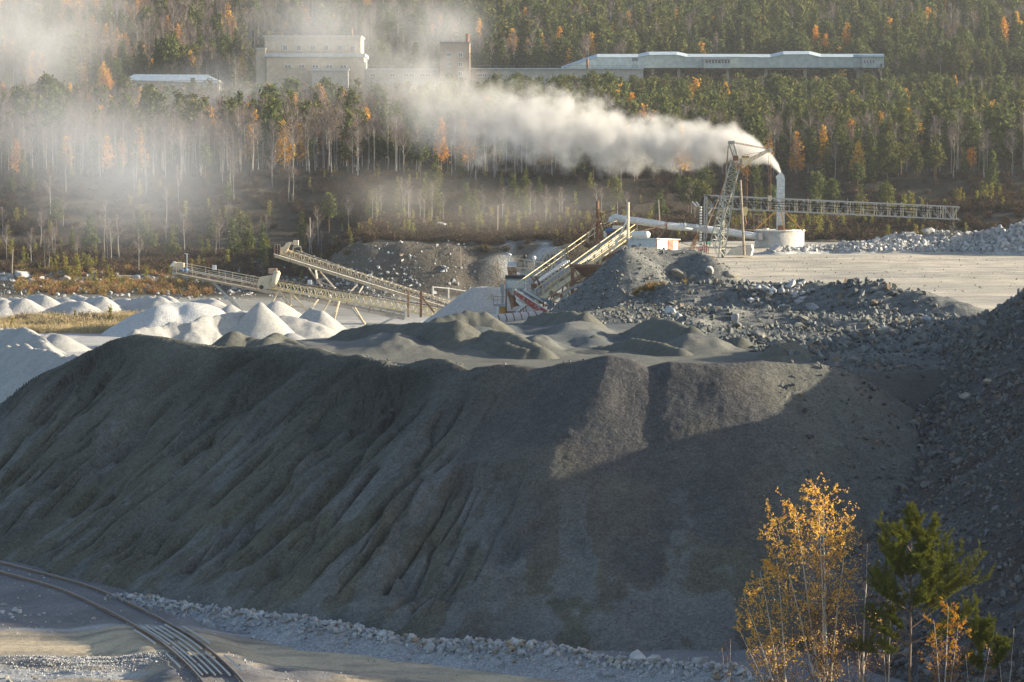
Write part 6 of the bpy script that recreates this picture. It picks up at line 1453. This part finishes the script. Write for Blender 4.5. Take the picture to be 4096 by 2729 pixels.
# larches and tall trees one can single out
for (u, v, Y, h, lab) in ((2240, 300, 800, 1.0, 'bright golden larch standing left of the broader golden one on the right'), (2280, 302, 805, 1.1, 'broad golden larch, the largest on the right side of the forest'), (1695, 205, 920, .95, 'golden larch directly below the left cabin of the green gallery'),
                          (1465, 205, 930, .8, 'orange larch rising at the front of the low pale building'), (1608, 275, 850, 1.05, 'orange larch above the white smoke plume'), (1968, 275, 830, .9, 'narrow golden larch among bare birches right of the plume'), (1892, 400, 700, 1.0, 'slim golden larch at the forest edge above the chimney'),
                          (800, 352, 720, .9, 'rusty orange larch among dark pines below the brick tower'), (592, 258, 880, .7, 'small bright orange larch in the mist below the factory'), (325, 235, 880, 1.05, 'pale golden larch in the mist below the roofed shed'), (255, 245, 870, 1.0, 'faint golden larch in the mist left of the pale golden one'),
                          (178, 45, 1230, 1.6, 'orange larch near the top left corner in a gap of the smoke'), (543, 110, 1080, 1.15, 'slender orange larch left of the factory stair tower'), (1822, 35, 1300, 1.4, 'orange larch high on the hill above the green gallery'), (2142, 55, 1250, 1.2, 'orange larch high on the right part of the hill'),
                          (2335, 100, 1150, 1.3, 'orange larch at the right edge above the forest belt'), (1850, 175, 940, .7, 'small golden larch under the middle of the green gallery'), (1760, 190, 940, .8, 'golden larch between the two cabins of the green gallery')):
    p = W(T(u, v), Y); z = gz(p.x, Y) - .2; top = W(T(u, v - 40), Y).z
    plant('larch', 'larch_tree', p.x, Y, z, h, lab, 'larch', None)
for k, nm, lab in ((0, 'pine_forest', 'mass of dark green pines covering the hill'), (1, 'birch_forest', 'mass of bare pale birches among the pines on the hill'), (2, 'larch_forest', 'scattered golden larches in the hill forest')):
    i = STF[k]; ms = [m[2] for m in PR[('pine', 'birch', 'larch')[k]]]
    scatter(nm, lab, ms, np.stack([FX[i], FY[i], FZ[i]], 1), rs.rand(len(i)) * 6.28, hs[i], rs.randint(0, len(ms), len(i)))
# ---- slope below the forest: slim birches, young pines, bushes
def band(n, x0, x1, y0, y1): return rs.uniform(x0, x1, n), rs.uniform(y0, y1, n)
x, y = band(75, -118, 40, 585, 690)
for a, b in zip(x, y):
    if abs(a) > .172 * b: continue
    plant('birch', 'birch_tree', a, b, gz(a, b) - .1, rs.uniform(.55, .95) * (1 if a < -20 else .8), 'slim bare birch on the brown slope under the forest' if a > -45 else 'slim bare birch in the mist on the left slope', 'birch', 'birches on the brown slope' if a > -45 else 'birches in the mist on the left slope')
x, y = band(230, -118, 130, 600, 690); m = (np.abs(x) < .172 * y) & (rs.rand(230) < .25 + .9 * (vn(x / 14, y / 14, 162) > .45))
for a, b in zip(x[m][:95], y[m][:95]): plant('pine', 'pine_tree', a, b, gz(a, b) - .1, rs.uniform(.4, .85), 'dark pine standing apart on the brown slope below the forest', 'pine', 'pines on the brown slope below the forest')
x, y = band(330, -112, 30, 560, 688); m = rs.rand(330) < .25 + .9 * (vn(x / 12, y / 12, 160) > .5)
for a, b in zip(x[m], y[m]): plant('young', 'young_pine', a, b, gz(a, b) - .1, rs.uniform(.35, .95), 'young green pine on the brown slope behind the plant', 'young pine', 'young pines on the brown slope', split=False)
x, y = band(300, 38, 130, 430, 650); m = (np.abs(x) < .176 * y) & (rs.rand(300) < .3 + 1.0 * (vn(x / 9, y / 9, 161) > .47))
for a, b in zip(x[m][:130], y[m][:130]): plant('young', 'young_pine', a, b, gz(a, b) - .1, rs.uniform(.5, 1.1), 'yellowish young pine on the wooded spur behind the cable gantry', 'young pine', 'young pines behind the cable gantry', split=False)
x, y = band(60, -38, 40, 500, 560); m = rs.rand(60) < .6
for a, b in zip(x[m], y[m]): plant('young', 'young_pine', a, b, gz(a, b) - .1, rs.uniform(.35, .8), 'small yellow pine on the terrace above the quarry wall', 'young pine', 'small pines on the terrace', split=False)
for a, b in ((600, 175), (580, 195), (700, 190), (830, 185), (510, 190), (790, 180), (755, 180), (650, 330), (700, 240), (620, 250), (865, 340), (500, 225), (680, 250), (1000, 330), (1080, 360), (1175, 360), (1310, 300), (970, 250), (820, 290), (590, 240), (470, 190), (250, 115), (215, 115), (720, 270)):
    p = aim(L(a, b))
    if p is not None: plant('young', 'young_pine', p.x, p.y, p.z - .15, rs.uniform(.45, .9), 'small golden green pine on the boulder bank at the left', 'young pine', 'small pines on the boulder bank', split=False)
for a, b, s, lab in ((108, 672, .55, 'small green pine at the left end of the dry grass'), (985, 640, .85, 'green pine at the right end of the dry grass, the tallest there'), (672, 640, .65, 'green pine in the middle of the dry grass'), (1085, 655, .45, 'lowest green pine beside the coarse gravel heap')):
    p = WZ(L(a, b + 25), .3); plant('young', 'young_pine', p.x, p.y, gz(p.x, p.y) - .05, s * .8, lab, 'young pine', None, split=False)
for a, b, s, lab in ((400, 105, .75, 'bare pale tree at the foot of the slope, left of the twin stemmed one'), (440, 95, .6, 'bare pale tree beside the forest foot on the left'), (685, 130, .6, 'bare bush-like tree behind the boulder bank'), (1245, 190, .7, 'broad bare tree at the foot of the slope left of the conveyor head')):
    p = W(L(a, b), 575); plant('birch', 'birch_tree', p.x, 575, gz(p.x, 575) - .2, s, lab, 'bare tree', None)
# bushes
def bush_mesh(seed, leaf, h=1.0, n=70):
    r = np.random.RandomState(seed); d = r.normal(size=(n, 3)); d[:, 2] = np.abs(d[:, 2]) + .6; d /= np.linalg.norm(d, axis=1, keepdims=True); P0 = r.normal(size=(n, 3)) * (.18, .18, 0); P1 = P0 + d * h * r.uniform(.5, 1.1, (n, 1))
    v, f = strips(P0, P1, np.full(n, .025)); q = P0 + (P1 - P0) * r.uniform(.4, 1, (n, 1)); cv, cf = cards(q, 2, .12, .075, r, .3); V, Fc, M = join([(v, f, 0), (cv, cf, 0)]); me = np_mesh('bush', V, Fc); me.materials.append(leaf); return me
bm_ = [bush_mesh(i, ML_bush) for i in range(4)]
x, y = band(15000, -125, 130, 500, 690); zz = G(x, y); m = (np.abs(x) < .176 * y) & (rs.rand(15000) < .22 + .9 * (vn(x / 8, y / 8, 165) > .5)) & ((y > 560) | (x > -34)); x, y, zz = x[m], y[m], zz[m]
scatter('brown_bushes', 'brown leafless bushes covering the slope below the forest', bm_, np.stack([x, y, zz], 1), rs.rand(len(x)) * 6.28, rs.uniform(.6, 1.9, len(x)), rs.randint(0, 4, len(x)))
bo = [bush_mesh(10 + i, leafmat('ochre_bush', (.30, .2, .085), .3, .03, .15)) for i in range(3)]
P = []
for i in range(420):
    p = aim(L(rs.uniform(150, 1900), rs.normal(330, 40) if rs.rand() < .7 else rs.normal(190, 20)))
    if p is not None and p.y > 440: P.append(tuple(p))
scatter('ochre_bushes', 'ochre shrubs and weeds on the boulder bank', bo, P, rs.rand(len(P)) * 6.28, rs.uniform(.5, 1.4, len(P)), rs.randint(0, 3, len(P)))
def grass_mesh(seed, n=26, h=.6):
    r = np.random.RandomState(seed); P0 = r.normal(size=(n, 3)) * (.3, .3, 0); d = r.normal(size=(n, 3)) * (.28, .28, .1) + (0, 0, 1); v, f = strips(P0, P0 + d * h * r.uniform(.6, 1.2, (n, 1)), np.full(n, .014)); me = np_mesh('grass', v, f); me.materials.append(ML_straw); return me
gm = [grass_mesh(i) for i in range(4)]
x, y = band(5200, -75, -30, 376, 412); m = (vn(x / 7, y / 7, 170) + .35 * rs.rand(5200) > .5) & (np.abs(x) < .18 * y); x, y = x[m], y[m]
scatter('dry_grass', 'straw coloured dry grass between the white sand and the gravel heaps', gm, np.stack([x, y, G(x, y)], 1), rs.rand(len(x)) * 6.28, rs.uniform(.6, 1.7, len(x)), rs.randint(0, 4, len(x)))
bs_ = [bush_mesh(20 + i, leafmat('straw_bush', (.42, .33, .2), .25, .02, .15)) for i in range(2)]
P = [tuple(WZ(L(a + rs.normal() * 50, b + 40 + rs.normal() * 8), .2)) for a, b in ((220, 610), (800, 610), (760, 620), (850, 610), (450, 640), (560, 640)) for k in range(14)]
scatter('straw_bushes', 'pale straw coloured shrubs in the dry grass', bs_, P, rs.rand(len(P)) * 6.28, rs.uniform(.6, 1.6, len(P)), rs.randint(0, 2, len(P)))
p = aim(C(1740, 1060))
if p is not None:
    P = [(p.x + rs.normal() * .8, p.y + rs.normal() * .4, p.z) for k in range(16)]; P = [(a, b, c) for (a, b, _), c in zip(P, hitz([q[0] for q in P], [q[1] for q in P]))]
    scatter('rust_weeds', 'rust brown dry weeds on the foot of the slag mound', bo, P, rs.rand(16) * 6, rs.uniform(.3, .6, 16), rs.randint(0, 3, 16))
# ================================================================ FOREGROUND TREES
ML_gold = leafmat('golden_birch_leaf', (.88, .55, .13), .3, .0, .55)
ML_goldd = leafmat('orange_birch_leaf', (.60, .30, .03), .3, .0, .45)
ML_fpine = leafmat('green_pine_needles', (.22, .235, .042), .3, .0, .4)
ML_twigf = paint('purple_brown_twig', (.16, .095, .075), (.25, .17, .13), .4, 4, .8)
ML_bark = paint('white_birch_bark', (.66, .61, .53), (.07, .06, .055), .34, 7, .7)
def leaves_at(C_, size, rs, asp=1.25):
    m = len(C_); a = rs.normal(size=(m, 3)); a[:, 2] -= .6; a /= np.linalg.norm(a, axis=1, keepdims=True); b = rs.normal(size=(m, 3)); b -= a * (a * b).sum(1, keepdims=True); b /= np.linalg.norm(b, axis=1, keepdims=True)
    s = size * rs.uniform(.65, 1.25, (m, 1)); V = np.stack([C_, C_ + a * s * .45 * asp + b * s * .42, C_ + a * s * asp, C_ + a * s * .45 * asp - b * s * .42], 1).reshape(-1, 3)
    return V, np.arange(m * 4).reshape(-1, 4)
def broadleaf(name, label, cat, base, stems, leaf, nleaf, lsize, seed, group=None, bark=None, twig=None, rise=1.3, tw=1.0, start=.12):
    rs = np.random.RandomState(seed); base = Vector(base); t = thing(name, label, cat, base, group); allq = []; wts = []
    Q0, Q1, QW = [], [], []
    for (top, r, nbr) in stems:
        top = np.array(top) - np.array(base); hgt = top[2]; k = 14; s = np.linspace(0, 1, k)[:, None]; pts = top * np.c_[s ** 1.15, s ** 1.15, s]; pts[:, :2] += np.cumsum(rs.normal(size=(k, 2)) * .012 * hgt / 8, 0) * (1 if k else 0)
        m = MB(); m.path([Vector(p) + base for p in pts], [max(.006, r * (1 - .93 * q)) for q in np.linspace(0, 1, k)], 8); m.build('trunk', bark or ML_bark, t, True)
        for i in range(nbr):
            q = start + (1 - start) * (i + rs.rand()) / nbr; c = np.array([np.interp(q, s[:, 0], pts[:, j]) for j in range(3)]); a = rs.rand() * 6.28; ln = hgt * (.10 + .23 * (1 - q) * min(1, .35 + q * 1.6)) * rs.uniform(.7, 1.2)
            d = np.array([math.cos(a), math.sin(a), rise * rs.uniform(.7, 1.4)]); d /= np.linalg.norm(d); p = c
            segs = []
            for z in range(4):
                d = d + rs.normal(size=3) * .1 + (0, 0, -.03 * z); d /= np.linalg.norm(d); e = p + d * ln / 4; Q0.append(p); Q1.append(e); QW.append(max(.004, r * (1 - q) * .42 * (1 - z / 5) + .003)); segs.append((p, e)); p = e
            for z in range(int(9 * tw)):
                g, h = segs[rs.randint(0, 4)]; b = g + (h - g) * rs.rand(); dd = (h - g) / np.linalg.norm(h - g) + rs.normal(size=3) * .55 + (0, 0, .15); dd /= np.linalg.norm(dd); l2 = ln * rs.uniform(.18, .42); e = b + dd * l2
                Q0.append(b); Q1.append(e); QW.append(.0045); allq.append((b, e, q))
                for y in range(3):
                    b2 = b + (e - b) * rs.uniform(.3, 1); d2 = dd + rs.normal(size=3) * .6; e2 = b2 + d2 / np.linalg.norm(d2) * l2 * .5; Q0.append(b2); Q1.append(e2); QW.append(.003); allq.append((b2, e2, q))
    V, Fc = strips(np.array(Q0) , np.array(Q1), np.array(QW)); me = np_mesh('branches', V, Fc); link_mesh('branches', me, twig or ML_twigf, t)
    if nleaf:
        w = np.array([(.25 + q) ** 1.6 for _, _, q in allq]); ii = rs.choice(len(allq), nleaf, p=w / w.sum()); a = np.array([allq[i][0] for i in ii]); b = np.array([allq[i][1] for i in ii]); c = a + (b - a) * rs.uniform(.3, 1.05, (nleaf, 1)); V, Fc = leaves_at(c, lsize, rs); me = np_mesh('leaves', V, Fc); link_mesh('leaves', me, leaf, t)
    return t
def FP(u, v, Y): return tuple(W(FG(u, v), Y))
def foot(u, Y):
    x = W(FG(u, 1500), Y).x; return (x, Y, float(surf([x], [Y])[0]) - .15)
broadleaf('birch_tree', 'tall golden birch with white stems in the lower right foreground', 'birch', foot(915, 112),
          [(FP(905, 165, 112), .095, 46), (FP(690, 268, 112.5), .07, 34), (FP(850, 250, 111.4), .05, 22), (FP(1050, 450, 111.8), .05, 22), (FP(545, 330, 112.2), .05, 26)], ML_gold, 13000, .052, 5)
broadleaf('birch_tree', 'lower golden birch leaning left with arching stems beside the tall golden one', 'birch', foot(640, 111),
          [(FP(310, 860, 110.8), .045, 24), (FP(440, 700, 111.4), .05, 26), (FP(275, 1080, 110.6), .035, 16), (FP(560, 620, 111.8), .045, 20)], ML_gold, 5600, .052, 6)
broadleaf('birch_tree', 'bare slim birch with a white stem between the golden birch and the pine', 'birch', foot(1180, 112.5), [(FP(1225, 500, 112.5), .06, 26), (FP(1120, 860, 112.2), .03, 12)], ML_gold, 60, .07, 8, rise=1.9)
broadleaf('birch_tree', 'small orange leaved birch in front of the pine at the lower right', 'birch', foot(1775, 110), [(FP(1800, 960, 110), .045, 24), (FP(1690, 1050, 110.3), .03, 14), (FP(1870, 1080, 109.8), .03, 14)], ML_goldd, 2600, .048, 9)
broadleaf('birch_sapling', 'leafless reddish sapling at the bottom, left of the golden birches', 'sapling', foot(215, 113), [(FP(222, 1190, 113), .03, 14), (FP(160, 1260, 113), .018, 8)], ML_gold, 10, .06, 10, rise=2.2)
broadleaf('birch_sapling', 'pair of bare slim stems behind the trunk of the pine', 'sapling', foot(1365, 113), [(FP(1385, 900, 113), .035, 16), (FP(1310, 1040, 113.3), .03, 14)], ML_gold, 120, .06, 11, rise=1.9)
broadleaf('birch_sapling', 'bare whitish sapling at the right edge of the foreground', 'sapling', foot(2230, 113), [(FP(2280, 1110, 113), .022, 10), (FP(2160, 1150, 113), .02, 9)], ML_gold, 0, .06, 12, rise=2.4, tw=.6)
broadleaf('birch_sapling', 'bare brown twiggy sapling under the small orange birch', 'sapling', foot(1990, 110), [(FP(2100, 1260, 110), .02, 12), (FP(1930, 1300, 110), .015, 8)], ML_goldd, 60, .06, 13, rise=1.8)
broadleaf('birch_sapling', 'thicket of brown leafless twigs between the two golden birches and the frame edge', 'sapling', foot(480, 112.6), [(FP(380, 1260, 112.6), .02, 10), (FP(520, 1240, 112.8), .02, 10), (FP(700, 1230, 112.7), .02, 10)], ML_gold, 160, .06, 14, rise=1.8)
broadleaf('birch_sapling', 'thicket of brown leafless twigs between the tall birch and the pine', 'sapling', foot(1120, 112.8), [(FP(1050, 1100, 112.8), .02, 12), (FP(1250, 1150, 112.8), .02, 10), (FP(1180, 1200, 113), .02, 10)], ML_gold, 120, .06, 15, rise=1.8)
def scots_pine(label, base, limbs, seed, trunk_top, r, nl=.115):
    rs = np.random.RandomState(seed); base = Vector(base); t = thing('pine_tree', label, 'pine', base); tt = np.array(trunk_top)
    m = MB(); k = 12; b = np.array(base); pts = [b + (tt - b) * q + np.r_[rs.normal(size=2) * .02, 0] for q in np.linspace(0, 1, k)]; m.path([Vector(p) for p in pts], [r * (1 - .85 * q) for q in np.linspace(0, 1, k)], 8); m.build('trunk', ML_pineb, t, True)
    tufts = []; dirs = []; Q0, Q1, QW = [], [], []
    def shoot(p, d, ln, w, lev):
        d = d / np.linalg.norm(d); n = 4; q = p
        for i in range(n):
            d = d + rs.normal(size=3) * .07 + (0, 0, .07); d /= np.linalg.norm(d); e = q + d * ln / n; Q0.append(q); Q1.append(e); QW.append(w * (1 - i / 6)); 
            if lev >= 1 or i >= 1:
                for f in np.linspace(.2, 1, max(2, int(ln / n / .055))): tufts.append(q + (e - q) * f); dirs.append(d)
            if lev < 2 and i >= (1 if lev == 0 else 0):
                for s in range(3 if lev == 0 else 2):
                    dd = d * .75 + rs.normal(size=3) * (.5, .5, .25) + (0, 0, .12); shoot(q + (e - q) * rs.rand(), dd, ln * rs.uniform(.32, .5), w * .5, lev + 1)
            q = e
    for (p0, p1, w) in limbs:
        p0, p1 = np.array(p0), np.array(p1); shoot(p0, p1 - p0, np.linalg.norm(p1 - p0), w, 0)
    V, Fc = strips(np.array(Q0) - b, np.array(Q1) - b, np.array(QW)); link_mesh('branches', np_mesh('branches', V, Fc), ML_pineb, t)
    tufts = np.array(tufts); dirs = np.array(dirs); n = 7; c = np.repeat(tufts, n, 0) - b; d = np.repeat(dirs, n, 0) * .8 + rs.normal(size=(len(c), 3)) * .75; d /= np.linalg.norm(d, axis=1, keepdims=True)
    V, Fc = strips(c, c + d * nl * rs.uniform(.6, 1.2, (len(c), 1)), np.full(len(c), .0065)); link_mesh('needles', np_mesh('needles', V, Fc), ML_fpine, t)
    return t
def limb(z, r, u, v, Y=112.0, dy=0, xb=1535):
    return (FP(xb, z, Y), FP(u, v, Y + dy), r)
bx_ = foot(1525, 112)
lm = [limb(470, .03, 1530, 285), limb(520, .03, 1600, 345, dy=.3), limb(560, .03, 1480, 420, dy=-.5), limb(560, .03, 1690, 410, dy=.5), limb(620, .03, 1440, 560, dy=.6), limb(640, .03, 1650, 520, dy=-.7), limb(800, .04, 1350, 480, dy=-.3), limb(830, .035, 1310, 620, dy=.5), limb(1100, .045, 1230, 800, dy=.2), limb(1000, .04, 1290, 850, dy=-.8),
      limb(900, .04, 1780, 580, dy=.3), limb(960, .04, 1860, 690, dy=-.4), limb(1110, .045, 2010, 850, dy=.4), limb(1050, .04, 1840, 860, dy=.9), limb(1000, .04, 1750, 760, dy=-1.0), limb(760, .03, 1560, 640, dy=-1.0), limb(740, .03, 1500, 700, dy=1.0), limb(1220, .04, 1980, 1050, dy=.5), limb(1250, .04, 1250, 1060, dy=.6), limb(1000, .03, 1600, 880, dy=-1.1), limb(1180, .03, 1400, 1050, dy=1.0), limb(1300, .03, 1180, 1250, dy=.6), limb(700, .03, 1410, 640, dy=-.6), limb(690, .03, 1680, 620, dy=.6)]
scots_pine('bushy green pine with upswept limbs at the lower right, beside the golden birch', bx_, lm, 31, FP(1540, 300, 112), .075)
b2 = foot(2095, 111)
scots_pine('small dark green pine at the bottom right corner, lower than the other pine', b2, [limb(1330, .02, 2010, 1080, 111, .2, 2095), limb(1300, .02, 2080, 1110, 111, -.3, 2095), limb(1400, .02, 2190, 1220, 111, .3, 2095), limb(1400, .02, 1950, 1180, 111, -.2, 2095), limb(1440, .02, 2200, 1320, 111, -.4, 2095), limb(1450, .02, 1990, 1330, 111, .5, 2095)], 33, FP(2090, 1180, 111), .04)
# ================================================================ SMOKE, MIST, HAZE
plo = W(D(1104, 538), 326)
Lp = 48.0
def plume():
    """white smoke bending away from the chimney cap"""
    m, nt, bs, out = nodes_of('chimney_smoke'); nt.nodes.remove(bs); K_ = nt.links.new
    tc = nt.nodes.new('ShaderNodeTexCoord'); sp = nt.nodes.new('ShaderNodeSeparateXYZ'); K_(tc.outputs['Object'], sp.inputs[0])
    def M(op, a, b=None, c=None):
        n = N(nt, 'ShaderNodeMath', _operation=op)
        for i, v in enumerate((a, b, c)):
            if v is None: continue
            if hasattr(v, 'is_linked'): K_(v, n.inputs[i])
            else: n.inputs[i].default_value = v
        return n.outputs[0]
    t = M('MULTIPLY', sp.outputs[0], -1 / Lp)
    def curve(pts):
        n = nt.nodes.new('ShaderNodeFloatCurve'); c = n.mapping.curves[0]
        while len(c.points) > 2: c.points.remove(c.points[1])
        c.points[0].location = pts[0]; c.points[1].location = pts[-1]
        for p in pts[1:-1]: c.points.new(*p)
        for p in c.points: p.handle_type = 'AUTO'
        n.mapping.use_clip = False; n.mapping.update(); K_(t, n.inputs['Value']); return n.outputs[0]
    zcv = curve([(a, b) for a, b, r in PC]); rcv = curve([(a, r) for a, b, r in PC])
    geo = nt.nodes.new('ShaderNodeNewGeometry')
    n1 = N(nt, 'ShaderNodeTexNoise', Scale=.5, Detail=7, Roughness=.6); K_(tc.outputs['Object'], n1.inputs['Vector'])
    n2 = N(nt, 'ShaderNodeTexNoise', Scale=.17, Detail=3, Roughness=.5); K_(tc.outputs['Object'], n2.inputs['Vector'])
    zz = M('MULTIPLY', zcv, 30.0); rr = M('MULTIPLY', rcv, 10.0)
    dz = M('SUBTRACT', sp.outputs[2], zz); dy = M('MULTIPLY', M('SUBTRACT', sp.outputs[1], M('MULTIPLY', t, 6.0)), .8)
    d = M('DIVIDE', M('SQRT', M('ADD', M('MULTIPLY', dz, dz), M('MULTIPLY', dy, dy))), rr)
    tear = M('ADD', M('MULTIPLY', M('SUBTRACT', n1.outputs[0], .5), 2.4), M('MULTIPLY', M('SUBTRACT', n2.outputs[0], .5), 1.6))
    amt = M('ADD', .5, M('MULTIPLY', t, 1.6))
    amt = M('MINIMUM', amt, 1.0)
    e = M('SUBTRACT', M('SUBTRACT', 1.0, d), M('MULTIPLY', tear, amt))
    e = M('MINIMUM', M('MAXIMUM', M('MULTIPLY', e, 1.5), 0.0), 1.0)
    den = curve([(0, .8), (.07, .5), (.17, .28), (.33, .21), (.5, .15), (.64, .075), (.8, .03), (1.0, .0)])
    f = M('MULTIPLY', M('MULTIPLY', M('MULTIPLY', e, den), 2.3), M('GREATER_THAN', t, -.004))
    pv = N(nt, 'ShaderNodeVolumePrincipled', Color=(.98, .975, .965, 1), Anisotropy=.25); K_(f, pv.inputs['Density']); K_(pv.outputs[0], out.inputs['Volume'])
    m.cycles.volume_step_rate = .35
    return m
axis = [((1789, 397), 8), ((1779, 382), 12), ((1755, 358), 18), ((1720, 343), 34), ((1660, 333), 48), ((1570, 334), 60), ((1460, 325), 70), ((1340, 305), 78), ((1230, 288), 86), ((1130, 270), 100), ((1050, 250), 112), ((970, 225), 120), ((880, 170), 135), ((790, 100), 145)]
PC = []; pts = []; rads = []
for (tt, r) in axis:
    p = W(T(*tt), 330); tpar = (plo.x - p.x) / Lp; rad = r * .43519 * 330 / 3000
    PC.append((max(0, tpar), (p.z - plo.z) / 30.0, rad / 10.0)); pts.append((p.x - plo.x, tpar * 6, p.z - plo.z)); rads.append(rad)
PC = [(min(1, a), b, r) for a, b, r in PC]; PC[0] = (0.0, PC[0][1], PC[0][2])
m = MB(); m.path([Vector(p) for p in pts], [r * 1.45 + .45 for r in rads], 16)
o = m.build('smoke', plume()); o.location = plo; tag(o, 'white smoke plume drifting left from the square chimney', 'smoke', kind='stuff')
MI = mist_mat('drifting_mist', .066, 1.5, .035, .32, .72, 1.0, .15, (.9, .93, .98))
MI2 = mist_mat('thin_mist', .026, 1.5, .022, .30, .72, 1.0, .15, (.86, .91, 1.0))
MI3 = mist_mat('plant_dust', .032, 1.5, .07, .32, .70, 1.0, .15, (.95, .93, .9))
def ball(name, label, u, v, Y, ru, rv, ry, mat, rot=0):
    bm = bmesh.new(); bmesh.ops.create_icosphere(bm, subdivisions=3, radius=1.03); me = bpy.data.meshes.new(name); bm.to_mesh(me); bm.free()
    o = link_mesh(name, me, mat); o.location = W(T(u, v), Y); k = .43519 * Y / 3000; o.scale = (ru * k, ry, rv * k); o.rotation_euler = (0, rot, 0)
    return tag(o, label, 'mist', kind='stuff')
ball('mist', 'thick white mist in front of the factory building', 740, 55, 984, 250, 170, 15, MI)
ball('mist', 'white mist veil trailing over the hillside right of the factory', 970, 50, 1050, 190, 110, 25, MI)
ball('mist', 'grey mist in the top left corner of the forest', 40, 60, 960, 330, 210, 60, MI)
ball('mist', 'white wisps rising past the brick tower', 1010, 150, 940, 150, 150, 14, MI)
ball('mist', 'pale mist over the forest on the left side', 130, 290, 665, 420, 200, 22, MI2)
ball('mist', 'dim mist over the foot of the left slope', 300, 400, 570, 470, 220, 40, MI2)
ball('mist', 'soft mist rising before the pines below the factory', 600, 235, 850, 420, 130, 30, MI2)
ball('dust', 'dust cloud blowing left from the crushing plant', 1260, 480, 420, 330, 70, 14, MI3, R(-4))
ball('dust', 'thin dust along the quarry wall', 980, 460, 470, 300, 105, 16, MI3, R(6))
# even air over the whole quarry
me = bpy.data.meshes.new('haze'); bm = bmesh.new(); bmesh.ops.create_cube(bm, size=1); bm.to_mesh(me); bm.free()
mat, nt, bs, out = nodes_of('valley_air'); nt.nodes.remove(bs); pv = N(nt, 'ShaderNodeVolumePrincipled', Color=(.86, .91, 1.0, 1), Density=.00007, Anisotropy=.2); nt.links.new(pv.outputs[0], out.inputs['Volume'])
o = link_mesh('haze', me, mat); o.location = (0, 1000, 75.5); o.scale = (3400, 2900, 171); tag(o, 'thin blue autumn haze over the quarry and the hill', 'haze', kind='stuff')
